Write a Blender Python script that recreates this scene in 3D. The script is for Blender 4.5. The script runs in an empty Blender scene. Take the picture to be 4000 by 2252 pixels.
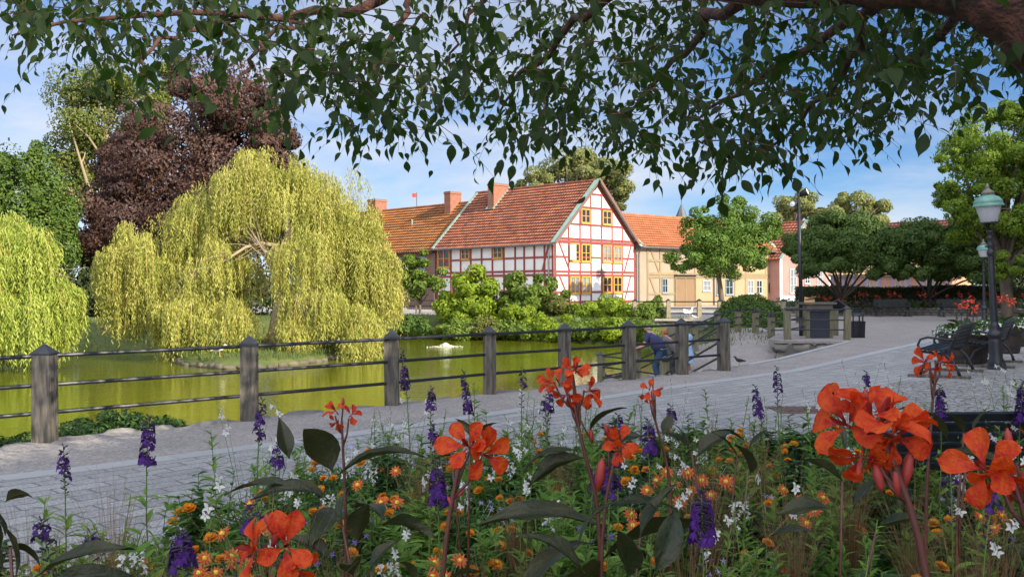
import bpy, math, random
import numpy as np
from mathutils import Vector, Matrix
PI = math.pi
R = math.radians
scene = bpy.context.scene
col = scene.collection
rng = np.random.default_rng(7)
random.seed(7)

# ---------------------------------------------------------------- camera
F = 3700.0
ROLL = R(0.3)
CAM = np.array([0.0, 0.0, 1.6])
cd = bpy.data.cameras.new("camera")
cam = bpy.data.objects.new("camera", cd)
col.objects.link(cam)
cam.location = CAM
cam.rotation_euler = (PI / 2, ROLL, 0)
cd.sensor_width = 36
cd.lens = 36 * F / 4000
cd.clip_start = 0.05
cd.clip_end = 3000
cd.dof.use_dof = False
scene.camera = cam
CR = np.array([math.cos(ROLL), 0, -math.sin(ROLL)])
CU = np.array([math.sin(ROLL), 0, math.cos(ROLL)])
CF = np.array([0.0, 1.0, 0.0])

def P(u, v, d):
    return CAM + d * (CF + (u - 2000) / F * CR - (v - 1126) / F * CU)

def G(u, v, z=0.0):
    r = CF + (u - 2000) / F * CR - (v - 1126) / F * CU
    t = (z - CAM[2]) / r[2]
    return CAM + t * r

# ---------------------------------------------------------------- light
SUN_EL = 27.0
SUN_AZ = np.array([0.8, -0.6])
scene.view_settings.view_transform = 'Standard'
scene.view_settings.look = 'None'
scene.view_settings.gamma = 1
scene.view_settings.exposure = 1.1
w = bpy.data.worlds.new("World")
scene.world = w
w.use_nodes = True
nt = w.node_tree
nt.nodes.clear()
def N(tree, t, **kw):
    n = tree.nodes.new(t)
    for k, v in kw.items():
        setattr(n, k, v)
    return n
sky = N(nt, 'ShaderNodeTexSky', sky_type='NISHITA', sun_disc=False)
sky.sun_elevation = R(SUN_EL)
sky.sun_rotation = math.atan2(SUN_AZ[0], SUN_AZ[1])
sky.altitude = 50
sky.air_density = 0.8
sky.dust_density = 0.1
sky.ozone_density = 4.0
tc = N(nt, 'ShaderNodeTexCoord')
sep = N(nt, 'ShaderNodeSeparateXYZ')
nt.links.new(tc.outputs['Generated'], sep.inputs[0])
def wm(op, a, b=None, clamp=False):
    n = N(nt, 'ShaderNodeMath', operation=op, use_clamp=clamp)
    for i, x in enumerate((a, b)):
        if x is None: continue
        if isinstance(x, (int, float)): n.inputs[i].default_value = x
        else: nt.links.new(x, n.inputs[i])
    return n.outputs[0]
zz = wm('ADD', wm('MAXIMUM', sep.outputs[2], 0.0), 0.16)
cx = wm('DIVIDE', sep.outputs[0], zz)
cy = wm('DIVIDE', sep.outputs[1], zz)
comb = N(nt, 'ShaderNodeCombineXYZ')
nt.links.new(cx, comb.inputs[0]); nt.links.new(cy, comb.inputs[1])
noi = N(nt, 'ShaderNodeTexNoise')
noi.inputs['Scale'].default_value = 0.8
noi.inputs['Detail'].default_value = 9
noi.inputs['Roughness'].default_value = 0.58
noi.inputs['Distortion'].default_value = 0.35
nt.links.new(comb.outputs[0], noi.inputs['Vector'])
# fewer clouds to the right of the view and high up
mask = wm('SUBTRACT', noi.outputs['Fac'], wm('MULTIPLY', wm('MAXIMUM', wm('SUBTRACT', sep.outputs[0], 0.12), 0.0), 0.55))
mask = wm('SUBTRACT', mask, wm('MULTIPLY', wm('MAXIMUM', wm('SUBTRACT', sep.outputs[2], 0.18), 0.0), 0.35))
mask = wm('MULTIPLY', wm('SUBTRACT', mask, 0.315), 3.6, True)
noi2 = N(nt, 'ShaderNodeTexNoise')
noi2.inputs['Scale'].default_value = 3.1
noi2.inputs['Detail'].default_value = 6
nt.links.new(comb.outputs[0], noi2.inputs['Vector'])
mask = wm('MULTIPLY', mask, wm('ADD', wm('MULTIPLY', noi2.outputs['Fac'], 0.9), 0.4), True)
mix = N(nt, 'ShaderNodeMixRGB')
# added cloud brightness outside the view, behind and overhead, to fill the shaded foreground
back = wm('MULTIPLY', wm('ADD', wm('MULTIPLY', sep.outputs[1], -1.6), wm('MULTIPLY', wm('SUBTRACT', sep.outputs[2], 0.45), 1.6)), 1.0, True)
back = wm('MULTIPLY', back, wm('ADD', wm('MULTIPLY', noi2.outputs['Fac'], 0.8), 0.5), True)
nt.links.new(wm('MULTIPLY', mask, 0.93), mix.inputs[0])
tint = N(nt, 'ShaderNodeMixRGB', blend_type='MULTIPLY')
tint.inputs[0].default_value = 1.0
tint.inputs[2].default_value = (0.72, 0.86, 1.0, 1)
nt.links.new(sky.outputs[0], tint.inputs[1])
nt.links.new(tint.outputs[0], mix.inputs[1])
mix.inputs[2].default_value = (5.6, 5.8, 6.3, 1)
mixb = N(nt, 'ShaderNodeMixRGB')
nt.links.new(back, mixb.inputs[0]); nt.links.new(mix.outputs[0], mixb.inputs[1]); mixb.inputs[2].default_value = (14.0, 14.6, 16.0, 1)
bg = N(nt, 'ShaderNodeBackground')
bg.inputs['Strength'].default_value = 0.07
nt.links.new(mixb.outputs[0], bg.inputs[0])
wo = N(nt, 'ShaderNodeOutputWorld')
nt.links.new(bg.outputs[0], wo.inputs[0])
sl = bpy.data.lights.new("sun", 'SUN')
so = bpy.data.objects.new("sun", sl)
col.objects.link(so)
sl.energy = 3.7
sl.angle = R(0.5)
sl.color = (1.0, 0.90, 0.72)
ce, se = math.cos(R(SUN_EL)), math.sin(R(SUN_EL))
SUN = Vector((SUN_AZ[0] * ce, SUN_AZ[1] * ce, se))
so.rotation_euler = SUN.to_track_quat('Z', 'Y').to_euler()
so.location = (30, -20, 40)
scene.cycles.max_bounces = 6
scene.cycles.diffuse_bounces = 3
scene.cycles.transparent_max_bounces = 8

# ---------------------------------------------------------------- materials
MATS = {}
def mat(name, c, c2=None, rough=0.7, trans=0.0, noise=0.0, nscale=5.0, bump=0.0, bscale=40.0, metal=0.0, island=False,
        spec=0.5, stretch=None, det=6.0, tcol=None, mixed=None):
    """c..c2 mixed by noise (object coords) or per island; trans = share of translucency."""
    if name in MATS: return MATS[name]
    m = bpy.data.materials.new(name)
    m.use_nodes = True
    t = m.node_tree
    b = t.nodes['Principled BSDF']
    out = t.nodes['Material Output']
    L = t.links.new
    b.inputs['Roughness'].default_value = rough
    b.inputs['Metallic'].default_value = metal
    b.inputs['Specular IOR Level'].default_value = spec
    c = (*c, 1); cc = (*(c2 or c[:3]), 1)
    src = None
    co = N(t, 'ShaderNodeTexCoord')
    vec = co.outputs['Object']
    if stretch:
        mp = N(t, 'ShaderNodeMapping'); mp.inputs['Scale'].default_value = stretch
        L(vec, mp.inputs[0]); vec = mp.outputs[0]
    if c2 is not None:
        mx = N(t, 'ShaderNodeMixRGB'); mx.inputs[1].default_value = c; mx.inputs[2].default_value = cc
        fac = None
        if noise > 0:
            n = N(t, 'ShaderNodeTexNoise'); n.inputs['Scale'].default_value = nscale; n.inputs['Detail'].default_value = det
            L(vec, n.inputs['Vector'])
            r = N(t, 'ShaderNodeMapRange'); r.inputs[1].default_value = 0.5 - 0.25 / noise; r.inputs[2].default_value = 0.5 + 0.25 / noise
            L(n.outputs['Fac'], r.inputs[0]); fac = r.outputs[0]
        if island:
            g = N(t, 'ShaderNodeNewGeometry')
            if fac is not None:
                a = N(t, 'ShaderNodeMath', operation='MULTIPLY_ADD'); a.inputs[1].default_value = 0.5; 
                h = N(t, 'ShaderNodeMath', operation='MULTIPLY'); h.inputs[1].default_value = 0.5
                L(fac, h.inputs[0]); L(g.outputs['Random Per Island'], a.inputs[0]); L(h.outputs[0], a.inputs[2]); fac = a.outputs[0]
            else: fac = g.outputs['Random Per Island']
        if fac is None: mx.inputs[0].default_value = 0.5
        else: L(fac, mx.inputs[0])
        src = mx.outputs[0]
    if src is not None: L(src, b.inputs['Base Color'])
    else: b.inputs['Base Color'].default_value = c
    if bump > 0:
        n = N(t, 'ShaderNodeTexNoise'); n.inputs['Scale'].default_value = bscale; n.inputs['Detail'].default_value = 4
        L(vec, n.inputs['Vector'])
        bp = N(t, 'ShaderNodeBump'); bp.inputs['Strength'].default_value = bump; bp.inputs['Distance'].default_value = 0.02
        L(n.outputs['Fac'], bp.inputs['Height']); L(bp.outputs[0], b.inputs['Normal'])
    if trans > 0:
        tr = N(t, 'ShaderNodeBsdfTranslucent')
        if tcol is not None: tr.inputs[0].default_value = (*tcol, 1)
        elif src is not None: L(src, tr.inputs[0])
        else: tr.inputs[0].default_value = c
        ms = N(t, 'ShaderNodeMixShader'); ms.inputs[0].default_value = trans
        L(b.outputs[0], ms.inputs[1]); L(tr.outputs[0], ms.inputs[2]); L(ms.outputs[0], out.inputs['Surface'])
    MATS[name] = m
    return m

# ---------------------------------------------------------------- mesh builder
ORG = {}
def org(o):
    return ORG.get(o.name, np.zeros(3)) if o is not None else np.zeros(3)

class MB:
    def __init__(s):
        s.v = []; s.f = {}; s.n = 0
    def add(s, V, FF, mi=0):
        V = np.asarray(V, dtype=float).reshape(-1, 3)
        if isinstance(FF, np.ndarray):
            s.f.setdefault(FF.shape[1], []).append((FF + s.n, mi))
        else:
            d = {}
            for q in FF: d.setdefault(len(q), []).append(q)
            for k, q in d.items():
                s.f.setdefault(k, []).append((np.array(q, dtype=int) + s.n, mi))
        s.v.append(V); s.n += len(V)
        return s
    def box(s, c, size, M=None, mi=0):
        h = np.array(size) / 2
        V = np.array([[x, y, z] for z in (-1, 1) for y in (-1, 1) for x in (-1, 1)]) * h
        if M is not None: V = V @ np.array(M).T
        return s.add(V + np.array(c), [(0, 2, 3, 1), (4, 5, 7, 6), (0, 1, 5, 4), (2, 6, 7, 3), (0, 4, 6, 2), (1, 3, 7, 5)], mi)
    def frustum(s, c, a, b, h, M=None, mi=0):   # base size a, top size b (tuples), base centre c
        V = np.array([[x * a[0] / 2, y * a[1] / 2, 0] for y in (-1, 1) for x in (-1, 1)] + [[x * b[0] / 2, y * b[1] / 2, h] for y in (-1, 1) for x in (-1, 1)])
        if M is not None: V = V @ np.array(M).T
        return s.add(V + np.array(c), [(0, 2, 3, 1), (4, 5, 7, 6), (0, 1, 5, 4), (2, 6, 7, 3), (0, 4, 6, 2), (1, 3, 7, 5)], mi)
    def beam(s, p0, p1, wd, ht, up=(0, 0, 1), mi=0):
        p0 = np.array(p0, float); p1 = np.array(p1, float)
        d = p1 - p0; L = np.linalg.norm(d); d /= L
        up = np.array(up, float); a = np.cross(up, d)
        if np.linalg.norm(a) < 1e-5: a = np.cross((1, 0, 0), d)
        a /= np.linalg.norm(a); b = np.cross(d, a)
        return s.box((p0 + p1) / 2, (L, wd, ht), np.stack([d, a, b], 1), mi)
    def prism(s, poly, d, mi=0):       # poly: 3D points in a plane, extruded along vector d
        p = np.array(poly, float); n = len(p); d = np.array(d, float)
        V = np.vstack([p, p + d])
        return s.add(V, [tuple(range(n))[::-1], tuple(range(n, 2 * n))] + [(i, (i + 1) % n, (i + 1) % n + n, i + n) for i in range(n)], mi)
    def tube(s, pts, rad, n=8, mi=0, cap=True):
        pts = np.array(pts, float); m = len(pts)
        rad = np.broadcast_to(np.array(rad, float), (m,))
        T = np.gradient(pts, axis=0); T /= np.linalg.norm(T, axis=1)[:, None] + 1e-12
        a = np.cross(T[0], (0.31, 0.2, 0.93))
        if np.linalg.norm(a) < 1e-3: a = np.cross(T[0], (1, 0, 0))
        a /= np.linalg.norm(a)
        V = []
        th = np.arange(n) * 2 * PI / n
        for i in range(m):
            a = a - T[i] * np.dot(a, T[i]); a /= np.linalg.norm(a) + 1e-12
            b = np.cross(T[i], a)
            V.append(pts[i] + rad[i] * (np.cos(th)[:, None] * a + np.sin(th)[:, None] * b))
        V = np.vstack(V)
        i0 = np.arange(n); i1 = (i0 + 1) % n
        FF = np.vstack([np.stack([k * n + i0, k * n + i1, (k + 1) * n + i1, (k + 1) * n + i0], 1) for k in range(m - 1)])
        s.add(V, FF, mi)
        if cap:
            k = s.n - len(V)
            for q in (tuple(range(n))[::-1], tuple((m - 1) * n + i for i in range(n))):
                s.f.setdefault(n, []).append((np.array([q]) + k, mi))
        return s
    def lathe(s, prof, c=(0, 0, 0), n=24, mi=0, M=None, flute=0):
        V = []
        th = np.arange(n) * 2 * PI / n
        for r, z in prof:
            rr = r * (1 + (flute * (np.arange(n) % 2)))
            V.append(np.stack([rr * np.cos(th), rr * np.sin(th), np.full(n, z)], 1))
        V = np.vstack(V)
        if M is not None: V = V @ np.array(M).T
        V = V + np.array(c)
        i0 = np.arange(n); i1 = (i0 + 1) % n
        m = len(prof)
        FF = np.vstack([np.stack([k * n + i0, k * n + i1, (k + 1) * n + i1, (k + 1) * n + i0], 1) for k in range(m - 1)])
        return s.add(V, FF, mi)
    def blob(s, c, r, seg=10, rings=7, jit=0.0, M=None, mi=0):
        V = []; r = np.broadcast_to(np.array(r, float), (3,))
        for i in range(rings + 1):
            ph = PI * i / rings
            for j in range(seg):
                th = 2 * PI * j / seg
                k = 1 + jit * (rng.random() - 0.5) * (0 < i < rings)
                V.append((math.sin(ph) * math.cos(th) * r[0] * k, math.sin(ph) * math.sin(th) * r[1] * k, math.cos(ph) * r[2] * k))
        V = np.array(V)
        if M is not None: V = V @ np.array(M).T
        FF = [(i * seg + j, (i + 1) * seg + j, (i + 1) * seg + (j + 1) % seg, i * seg + (j + 1) % seg) for i in range(rings) for j in range(seg)]
        return s.add(V + np.array(c), np.array(FF), mi)
    def build(s, name, m, parent=None, smooth=False, label=None):
        me = bpy.data.meshes.new(name)
        V = np.vstack(s.v) - org(parent)
        me.vertices.add(len(V)); me.vertices.foreach_set("co", V.ravel())
        loops = []; starts = []; mis = []; k = 0
        for sz, lst in s.f.items():
            for FF, mi in lst:
                loops.append(FF.ravel()); nf = len(FF)
                starts.append(k + np.arange(nf) * sz); k += nf * sz
                mis.append(np.full(nf, mi))
        loops = np.concatenate(loops); starts = np.concatenate(starts); mis = np.concatenate(mis)
        me.loops.add(len(loops)); me.loops.foreach_set("vertex_index", loops.astype(np.int32))
        me.polygons.add(len(starts)); me.polygons.foreach_set("loop_start", starts.astype(np.int32))
        for x in (m if isinstance(m, (list, tuple)) else [m]): me.materials.append(x)
        me.update(calc_edges=True)
        me.polygons.foreach_set("material_index", mis.astype(np.int32))
        me.polygons.foreach_set("use_smooth", np.full(len(starts), bool(smooth)))
        me.validate()
        o = bpy.data.objects.new(name, me); col.objects.link(o)
        if parent is not None: o.parent = parent
        ORG[o.name] = org(parent)
        if label: o['label'] = label
        return o

USED = {}
def tag(o, label, cat, group=None):
    o['label'] = label; o['category'] = cat
    if group: o['group'] = group
    USED.setdefault(label, []).append(o.name)
    return o
def thing(name, label, cat, loc=(0, 0, 0), group=None):
    o = bpy.data.objects.new(name, None); col.objects.link(o)
    o.location = loc; ORG[o.name] = np.array(loc, float); o.empty_display_size = 0.2
    return tag(o, label, cat, group)
def struct(name, mb, m, smooth=False, kind='structure'):
    o = mb.build(name, m, None, smooth); o['kind'] = kind
    return o
KIDS = {}
def dup(root, loc, rz=0.0, sc=1.0, label=None, group=None, tilt=(0, 0)):
    r = root.copy(); col.objects.link(r)
    r.location = loc; r.rotation_euler = (tilt[0], tilt[1], rz)
    r.scale = (sc, sc, sc) if np.isscalar(sc) else sc
    if label: r['label'] = label
    if group: r['group'] = group
    for ch in list(root.children):
        c = ch.copy(); col.objects.link(c); c.parent = r
        for g in list(ch.children):
            d = g.copy(); col.objects.link(d); d.parent = c
    return r

# ---------------------------------------------------------------- leaf scattering
def norm(a): return a / (np.linalg.norm(a, axis=-1, keepdims=True) + 1e-9)
def frames(dirs, nrm):
    """rotation matrices: local x = dirs, local z ~ nrm"""
    x = norm(dirs); y = norm(np.cross(nrm, x)); z = np.cross(x, y)
    return np.stack([x, y, z], 2)
def scatter(mb, TV, TF, pos, rot, sc, mi=0):
    n = len(pos); k = len(TV)
    sc = np.asarray(sc, float)
    if sc.ndim == 1: sc = np.stack([sc] * 3, 1)
    V = np.einsum('nij,nkj->nki', rot, TV[None] * sc[:, None, :]) + pos[:, None, :]
    FF = (TF[None] + (np.arange(n) * k)[:, None, None]).reshape(-1, TF.shape[1])
    mb.add(V.reshape(-1, 3), FF, mi)
def rdir(n, g=rng): return norm(g.normal(size=(n, 3)))
# far leaf: folded diamond, length 1, width .5
L4V = np.array([[0, 0, 0], [0.45, 0.28, 0.07], [1, 0, -0.05], [0.45, -0.28, 0.07]])
L4F = np.array([[0, 1, 2], [0, 2, 3]])
# slim leaf (willow)
LSV = np.array([[0, 0, 0], [0.4, 0.11, 0.0], [1, 0, 0.0], [0.4, -0.11, 0.0]])
def leafgrid(prof, fold=0.25, droop=0.25, cols=1):
    V = []; F_ = []
    m = len(prof); w = 2 * cols + 1
    for x, hw in prof:
        for j in range(-cols, cols + 1):
            y = hw * j / cols
            V.append((x, y, abs(y) * fold - droop * x * x))
    for i in range(m - 1):
        for j in range(w - 1):
            F_.append((i * w + j, (i + 1) * w + j, (i + 1) * w + j + 1, i * w + j + 1))
    return np.array(V, float), np.array(F_)
# cherry leaf, ovate with a drawn-out tip
CHV, CHF = leafgrid([(0, .01), (.1, .13), (.28, .235), (.46, .25), (.62, .195), (.77, .1), (.89, .035), (1.0, .004)], 0.35, 0.3)
OVV, OVF = leafgrid([(0, .02), (.2, .16), (.45, .22), (.7, .16), (1.0, .004)], 0.3, 0.3)
LAV, LAF = leafgrid([(0, .02), (.25, .09), (.5, .11), (.8, .06), (1.0, .003)], 0.3, 0.35)

def crown_pts(n, c, r, g, clumps=30, cr=0.28, flat=0.8):
    """points on the upper shells of clumps that fill an ellipsoid; returns positions and outward normals"""
    c = np.array(c, float); r = np.array(r, float)
    q = rdir(clumps, g) * (g.random((clumps, 1)) ** 0.38) * 0.86
    cc = c + q * r
    k = g.integers(0, clumps, n)
    d = rdir(n, g)
    rad = (cr * (0.6 + 0.8 * g.random(clumps)))[k][:, None] * r.mean() * (0.62 + 0.42 * g.random((n, 1)) ** 0.5)
    p = cc[k] + d * rad * np.array([1, 1, flat])
    nn = norm(d + 0.5 * norm((p - c) / r) + 0.35 * g.normal(size=(n, 3)))
    return p, nn, cc

def leaves_at(mb, p, nn, size, g, TV=L4V, TF=L4F, droop=0.35, jit=0.4):
    n = len(p)
    t = norm(np.cross(nn, rdir(n, g)))
    t[:, 2] -= droop
    s = size * (1 - jit / 2 + jit * g.random(n))
    scatter(mb, TV, TF, p, frames(t, nn), s)

def limb(mb, a, b, r0, r1, bend=0.15, n=6, g=rng, sag=0.0, seg=6):
    a = np.array(a, float); b = np.array(b, float)
    L = np.linalg.norm(b - a); off = g.normal(size=3) * bend * L * 0.5
    t = np.linspace(0, 1, seg)[:, None]
    pts = a + (b - a) * t + off * np.sin(t * PI) + np.array([0, 0, sag * L]) * np.sin(t * PI)
    mb.tube(pts, np.linspace(r0, r1, seg), n)
    return pts

def tree(name, label, base, ellips, leafn, leafsz, lm, bm, group=None, trunk_r=0.2, seed=1, clumps=34, cr=0.3, fork=0.35, cat='tree',
         lean=(0, 0), limbs=10, TV=L4V, TF=L4F, droop=0.35, trunks=None, flat=0.8):
    g = np.random.default_rng(seed)
    base = np.array(base, float)
    t = thing(name, label, cat, base, group)
    tk = MB(); cw = MB()
    tot = sum(e[1][0] * e[1][2] for e in ellips)
    allc = []
    for (c, r) in ellips:
        c = np.array(c, float); r = np.array(r, float)
        n = int(leafn * r[0] * r[2] / tot)
        p, nn, cc = crown_pts(n, c, r, g, max(6, int(clumps * r[0] * r[2] / tot)), cr, flat)
        leaves_at(cw, p, nn, leafsz, g, TV, TF, droop)
        allc.append(cc)
    allc = np.vstack(allc)
    c0 = np.array(ellips[0][0], float); r0 = np.array(ellips[0][1], float)
    zt = base[2] + (c0[2] - base[2]) * (1 - fork) if trunks is None else trunks
    top = np.array([base[0] * 0.6 + c0[0] * 0.4 + lean[0], base[1] * 0.6 + c0[1] * 0.4 + lean[1], zt])
    limb(tk, base - np.array([0, 0, .2]), top, trunk_r * 1.15, trunk_r * 0.75, 0.03, 9, g)
    tk.build('trunk', bm, t, True)
    bb = MB()
    idx = g.permutation(len(allc))[:limbs]
    for i in idx:
        pts = limb(bb, top, allc[i], trunk_r * 0.5, trunk_r * 0.1, 0.12, 6, g, 0.08)
        for k in range(3):
            j = g.integers(0, len(allc))
            if np.linalg.norm(allc[j] - pts[3]) < r0[0] * 0.8:
                limb(bb, pts[3], allc[j], trunk_r * 0.2, trunk_r * 0.05, 0.15, 5, g)
    bb.build('branches', bm, t, True)
    cw.build('crown', lm, t)
    return t
# ================================================================ SETTING
WZ = -1.15
def XY(l, z=0.0): return [tuple(G(u, v, z)[:2]) for u, v in l]
EDGE_PX = [(-1500, 1935), (-500, 1815), (0, 1747), (148, 1718), (388, 1692), (560, 1680), (714, 1666), (940, 1640), (1087, 1624), (1300, 1602),
           (1506, 1583), (1677, 1564), (1890, 1538), (2060, 1524), (2205, 1509), (2438, 1483), (2624, 1464), (2811, 1444)]
RAMP_PX = [(2930, 1424), (3044, 1403), (3200, 1364), (3320, 1334)]
EDGE = XY(EDGE_PX); RAMP = XY(RAMP_PX)
PLAT = [(9.6, 27.75), (8.9, 28.05), (8.0, 28.3), (7.9, 29.2), (9.3, 33), (11.2, 38), (12.6, 43), (13.5, 52)]
slab = EDGE + RAMP + PLAT + [(60, 52), (60, -12), (-30, -12)]

def resample(poly, step, g, jit=0.0, closed=False):
    out = []
    n = len(poly)
    for i in range(n if closed else n - 1):
        a = np.array(poly[i]); b = np.array(poly[(i + 1) % n])
        k = max(1, int(np.linalg.norm(b - a) / step))
        for j in range(k):
            out.append(a + (b - a) * j / k + g.normal(size=2) * jit)
    if not closed: out.append(np.array(poly[-1]))
    return out

def inside(px, py, poly):
    c = np.zeros(px.shape, bool); n = len(poly)
    for i in range(n):
        x0, y0 = poly[i]; x1, y1 = poly[(i + 1) % n]
        if y0 == y1: continue
        cond = ((y0 > py) != (y1 > py)) & (px < (x1 - x0) * (py - y0) / (y1 - y0) + x0)
        c ^= cond
    return c
def pdist(px, py, poly):
    d = np.full(px.shape, 1e9); n = len(poly)
    for i in range(n):
        a = np.array(poly[i]); b = np.array(poly[(i + 1) % n]); ab = b - a
        t = np.clip(((px - a[0]) * ab[0] + (py - a[1]) * ab[1]) / (ab @ ab + 1e-9), 0, 1)
        d = np.minimum(d, np.hypot(px - a[0] - t * ab[0], py - a[1] - t * ab[1]))
    return d
POND = [tuple(np.array(p) + (0.25, -0.35)) for p in EDGE[:16]] + [(2.2, 21.5), (2.2, 24.9), (3.5, 27.2), (4.9, 29.6), (5.5, 33), (6.3, 38), (6.4, 42), (5, 45.5),
        (3.0, 48), (0, 50.5), (-3, 52.5), (-7, 54), (-12, 51), (-17, 46.5), (-21, 42.5), (-30, 41), (-46, 39), (-46, 4)]
def hfun(x, y):
    i = inside(x, y, POND); d = pdist(x, y, POND)
    slp = np.where((x > 4.5) & (y > 20) & (y < 47.3), 0.13, 0.34)
    h = np.where(i, WZ - np.minimum(d, 1.2) * 0.8, np.minimum(WZ + 0.02 + d * slp, 0.0))
    pe = np.full(x.shape, 1e9)
    for k in range(2, len(PLAT) - 1):
        a = np.array(PLAT[k]); b = np.array(PLAT[k + 1]); ab = b - a
        t = np.clip(((x - a[0]) * ab[0] + (y - a[1]) * ab[1]) / (ab @ ab), 0, 1)
        pe = np.minimum(pe, np.hypot(x - a[0] - t * ab[0], y - a[1] - t * ab[1]))
    h = np.where(i | (y < 29.5), h, np.maximum(h, -0.05 - 0.3 * pe))
    # gravel ramp rising from the landing to the raised terrace
    c = np.array([[3.2, 23.5, -1.0], [5.0, 26.2, -1.0], [6.4, 27.4, -.72], [7.6, 30.5, -.3], [8.6, 32.5, -.05], [9.4, 35, 0.0]])
    best = np.full(x.shape, 1e9); hz = np.zeros(x.shape)
    for k in range(len(c) - 1):
        a, b = c[k], c[k + 1]; ab = b[:2] - a[:2]
        t = np.clip(((x - a[0]) * ab[0] + (y - a[1]) * ab[1]) / (ab @ ab), 0, 1)
        dd = np.hypot(x - a[0] - t * ab[0], y - a[1] - t * ab[1])
        z = a[2] + (b[2] - a[2]) * t
        hz = np.where(dd < best, z, hz); best = np.minimum(dd, best)
    wgt = np.clip((3.4 - best) / 1.2, 0, 1)
    h = np.where(i, h, h * (1 - wgt) + hz * wgt)
    # fall away under the slab so that only its own edge shows
    s = inside(x, y, slab)
    h = np.where(s, np.minimum(h, -0.06), h)
    return h
gx = np.concatenate([[-1500, -700, -300, -120, -80], np.arange(-60, 60.1, 0.6), [80, 120, 300, 700, 1500]])
gy = np.concatenate([[-900, -300, -100, -40], np.arange(-14, 70.1, 0.6), [75, 80, 90, 100, 130, 200, 400, 900, 2200]])
X, Y = np.meshgrid(gx, gy)
Z = hfun(X, Y)
near = (np.abs(X) < 60) & (Y > 0) & (Y < 70)
Z = Z + near * rng.normal(size=Z.shape) * 0.012
mb = MB(); nx = len(gx); ny = len(gy)
ii, jj = np.meshgrid(np.arange(nx - 1), np.arange(ny - 1)); k = (jj * nx + ii).ravel()
mb.add(np.stack([X, Y, Z], 2).reshape(-1, 3), np.stack([k, k + 1, k + nx + 1, k + nx], 1))
M_grass = mat('grass_ground', (0.05, 0.085, 0.014), (0.11, 0.12, 0.03), 0.9, noise=1.2, nscale=1.6, bump=0.5, bscale=30)
struct('ground', mb, M_grass, True)

# gravel on ramp and landing (4 mm proud, follows the terrain)
M_gravel = mat('gravel', (0.30, 0.275, 0.265), (0.40, 0.37, 0.35), 0.95, noise=1.0, nscale=2.2, bump=0.9, bscale=120)
def fine_gravel(name, a, b, scale):
    m = mat(name, a, b, 0.95, noise=0.9, nscale=1.3, bump=0.0)
    t = m.node_tree; bs = t.nodes['Principled BSDF']
    src = bs.inputs['Base Color'].links[0].from_socket
    co = [n for n in t.nodes if n.type == 'TEX_COORD'][0]
    v = N(t, 'ShaderNodeTexVoronoi'); v.inputs['Scale'].default_value = scale
    t.links.new(co.outputs['Object'], v.inputs['Vector'])
    hs = N(t, 'ShaderNodeMixRGB', blend_type='OVERLAY'); hs.inputs[0].default_value = 0.35
    r = N(t, 'ShaderNodeRGBToBW'); t.links.new(v.outputs['Color'], r.inputs[0])
    t.links.new(src, hs.inputs[1]); t.links.new(r.outputs[0], hs.inputs[2]); t.links.new(hs.outputs[0], bs.inputs['Base Color'])
    bp = N(t, 'ShaderNodeBump'); bp.inputs['Strength'].default_value = 0.7; bp.inputs['Distance'].default_value = 0.012
    t.links.new(v.outputs['Distance'], bp.inputs['Height']); t.links.new(bp.outputs[0], bs.inputs['Normal'])
    return m
M_gravel = fine_gravel('gravel_fine', (0.25, 0.225, 0.215), (0.35, 0.315, 0.29), 38)
gxx = np.arange(1.5, 11, 0.25); gyy = np.arange(18.5, 37, 0.25)
X, Y = np.meshgrid(gxx, gyy)
keep = np.zeros(X.shape)
c = [(2.9, 19), (3.4, 23.8), (5.2, 26.6), (6.7, 27.9), (7.9, 30.8), (8.9, 33), (10, 36)]
bd = np.full(X.shape, 1e9)
for q in range(len(c) - 1):
    a = np.array(c[q]); b = np.array(c[q + 1]); ab = b - a
    t = np.clip(((X - a[0]) * ab[0] + (Y - a[1]) * ab[1]) / (ab @ ab), 0, 1)
    bd = np.minimum(bd, np.hypot(X - a[0] - t * ab[0], Y - a[1] - t * ab[1]))
keep = (bd < 1.75 + 0.15 * np.sin(Y * 2.1)) & ~inside(X, Y, POND)
Z = hfun(X, Y) + 0.03
mb = MB(); nx = len(gxx); ny = len(gyy)
ii, jj = np.meshgrid(np.arange(nx - 1), np.arange(ny - 1)); k = (jj * nx + ii).ravel()
kk = keep.ravel(); sel = kk[k] & kk[k + 1] & kk[k + nx] & kk[k + nx + 1]
k = k[sel]
mb.add(np.stack([X, Y, Z], 2).reshape(-1, 3), np.stack([k, k + 1, k + nx + 1, k + nx], 1))
struct('ramp_path', mb, M_gravel, True)

# raised promenade: a slab with its own edge
g = np.random.default_rng(3)
mb = MB()
sp = [tuple(p) for p in slab]
mb.prism([(x, y, -1.9) for x, y in sp], (0, 0, 1.9))
struct('promenade', mb, M_gravel)

# irregular rim stones set along the edge above the pond
M_stone = mat('granite_rim', (0.13, 0.125, 0.11), (0.27, 0.255, 0.24), 0.85, noise=1.0, nscale=9, bump=0.6, bscale=30, island=True)
mb = MB()
pts = resample(EDGE[1:] + RAMP[:1], 0.42, g)
for a, b in zip(pts[:-1], pts[1:]):
    m_ = (a + b) / 2; d = b - a; L = np.linalg.norm(d); an = math.atan2(d[1], d[0]) + g.normal() * 0.08
    M = np.array(Matrix.Rotation(an, 3, 'Z'))
    nrm_ = np.array([-d[1], d[0]]) / L
    m_ = m_ + nrm_ * (0.05 + g.normal() * 0.03)
    mb.blob((m_[0], m_[1], -0.10 + g.normal() * 0.012), (L * 0.54, 0.12 + g.random() * 0.05, 0.125), 10, 6, 0.2, M)
struct('rim_stones', mb, M_stone, True)
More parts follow.
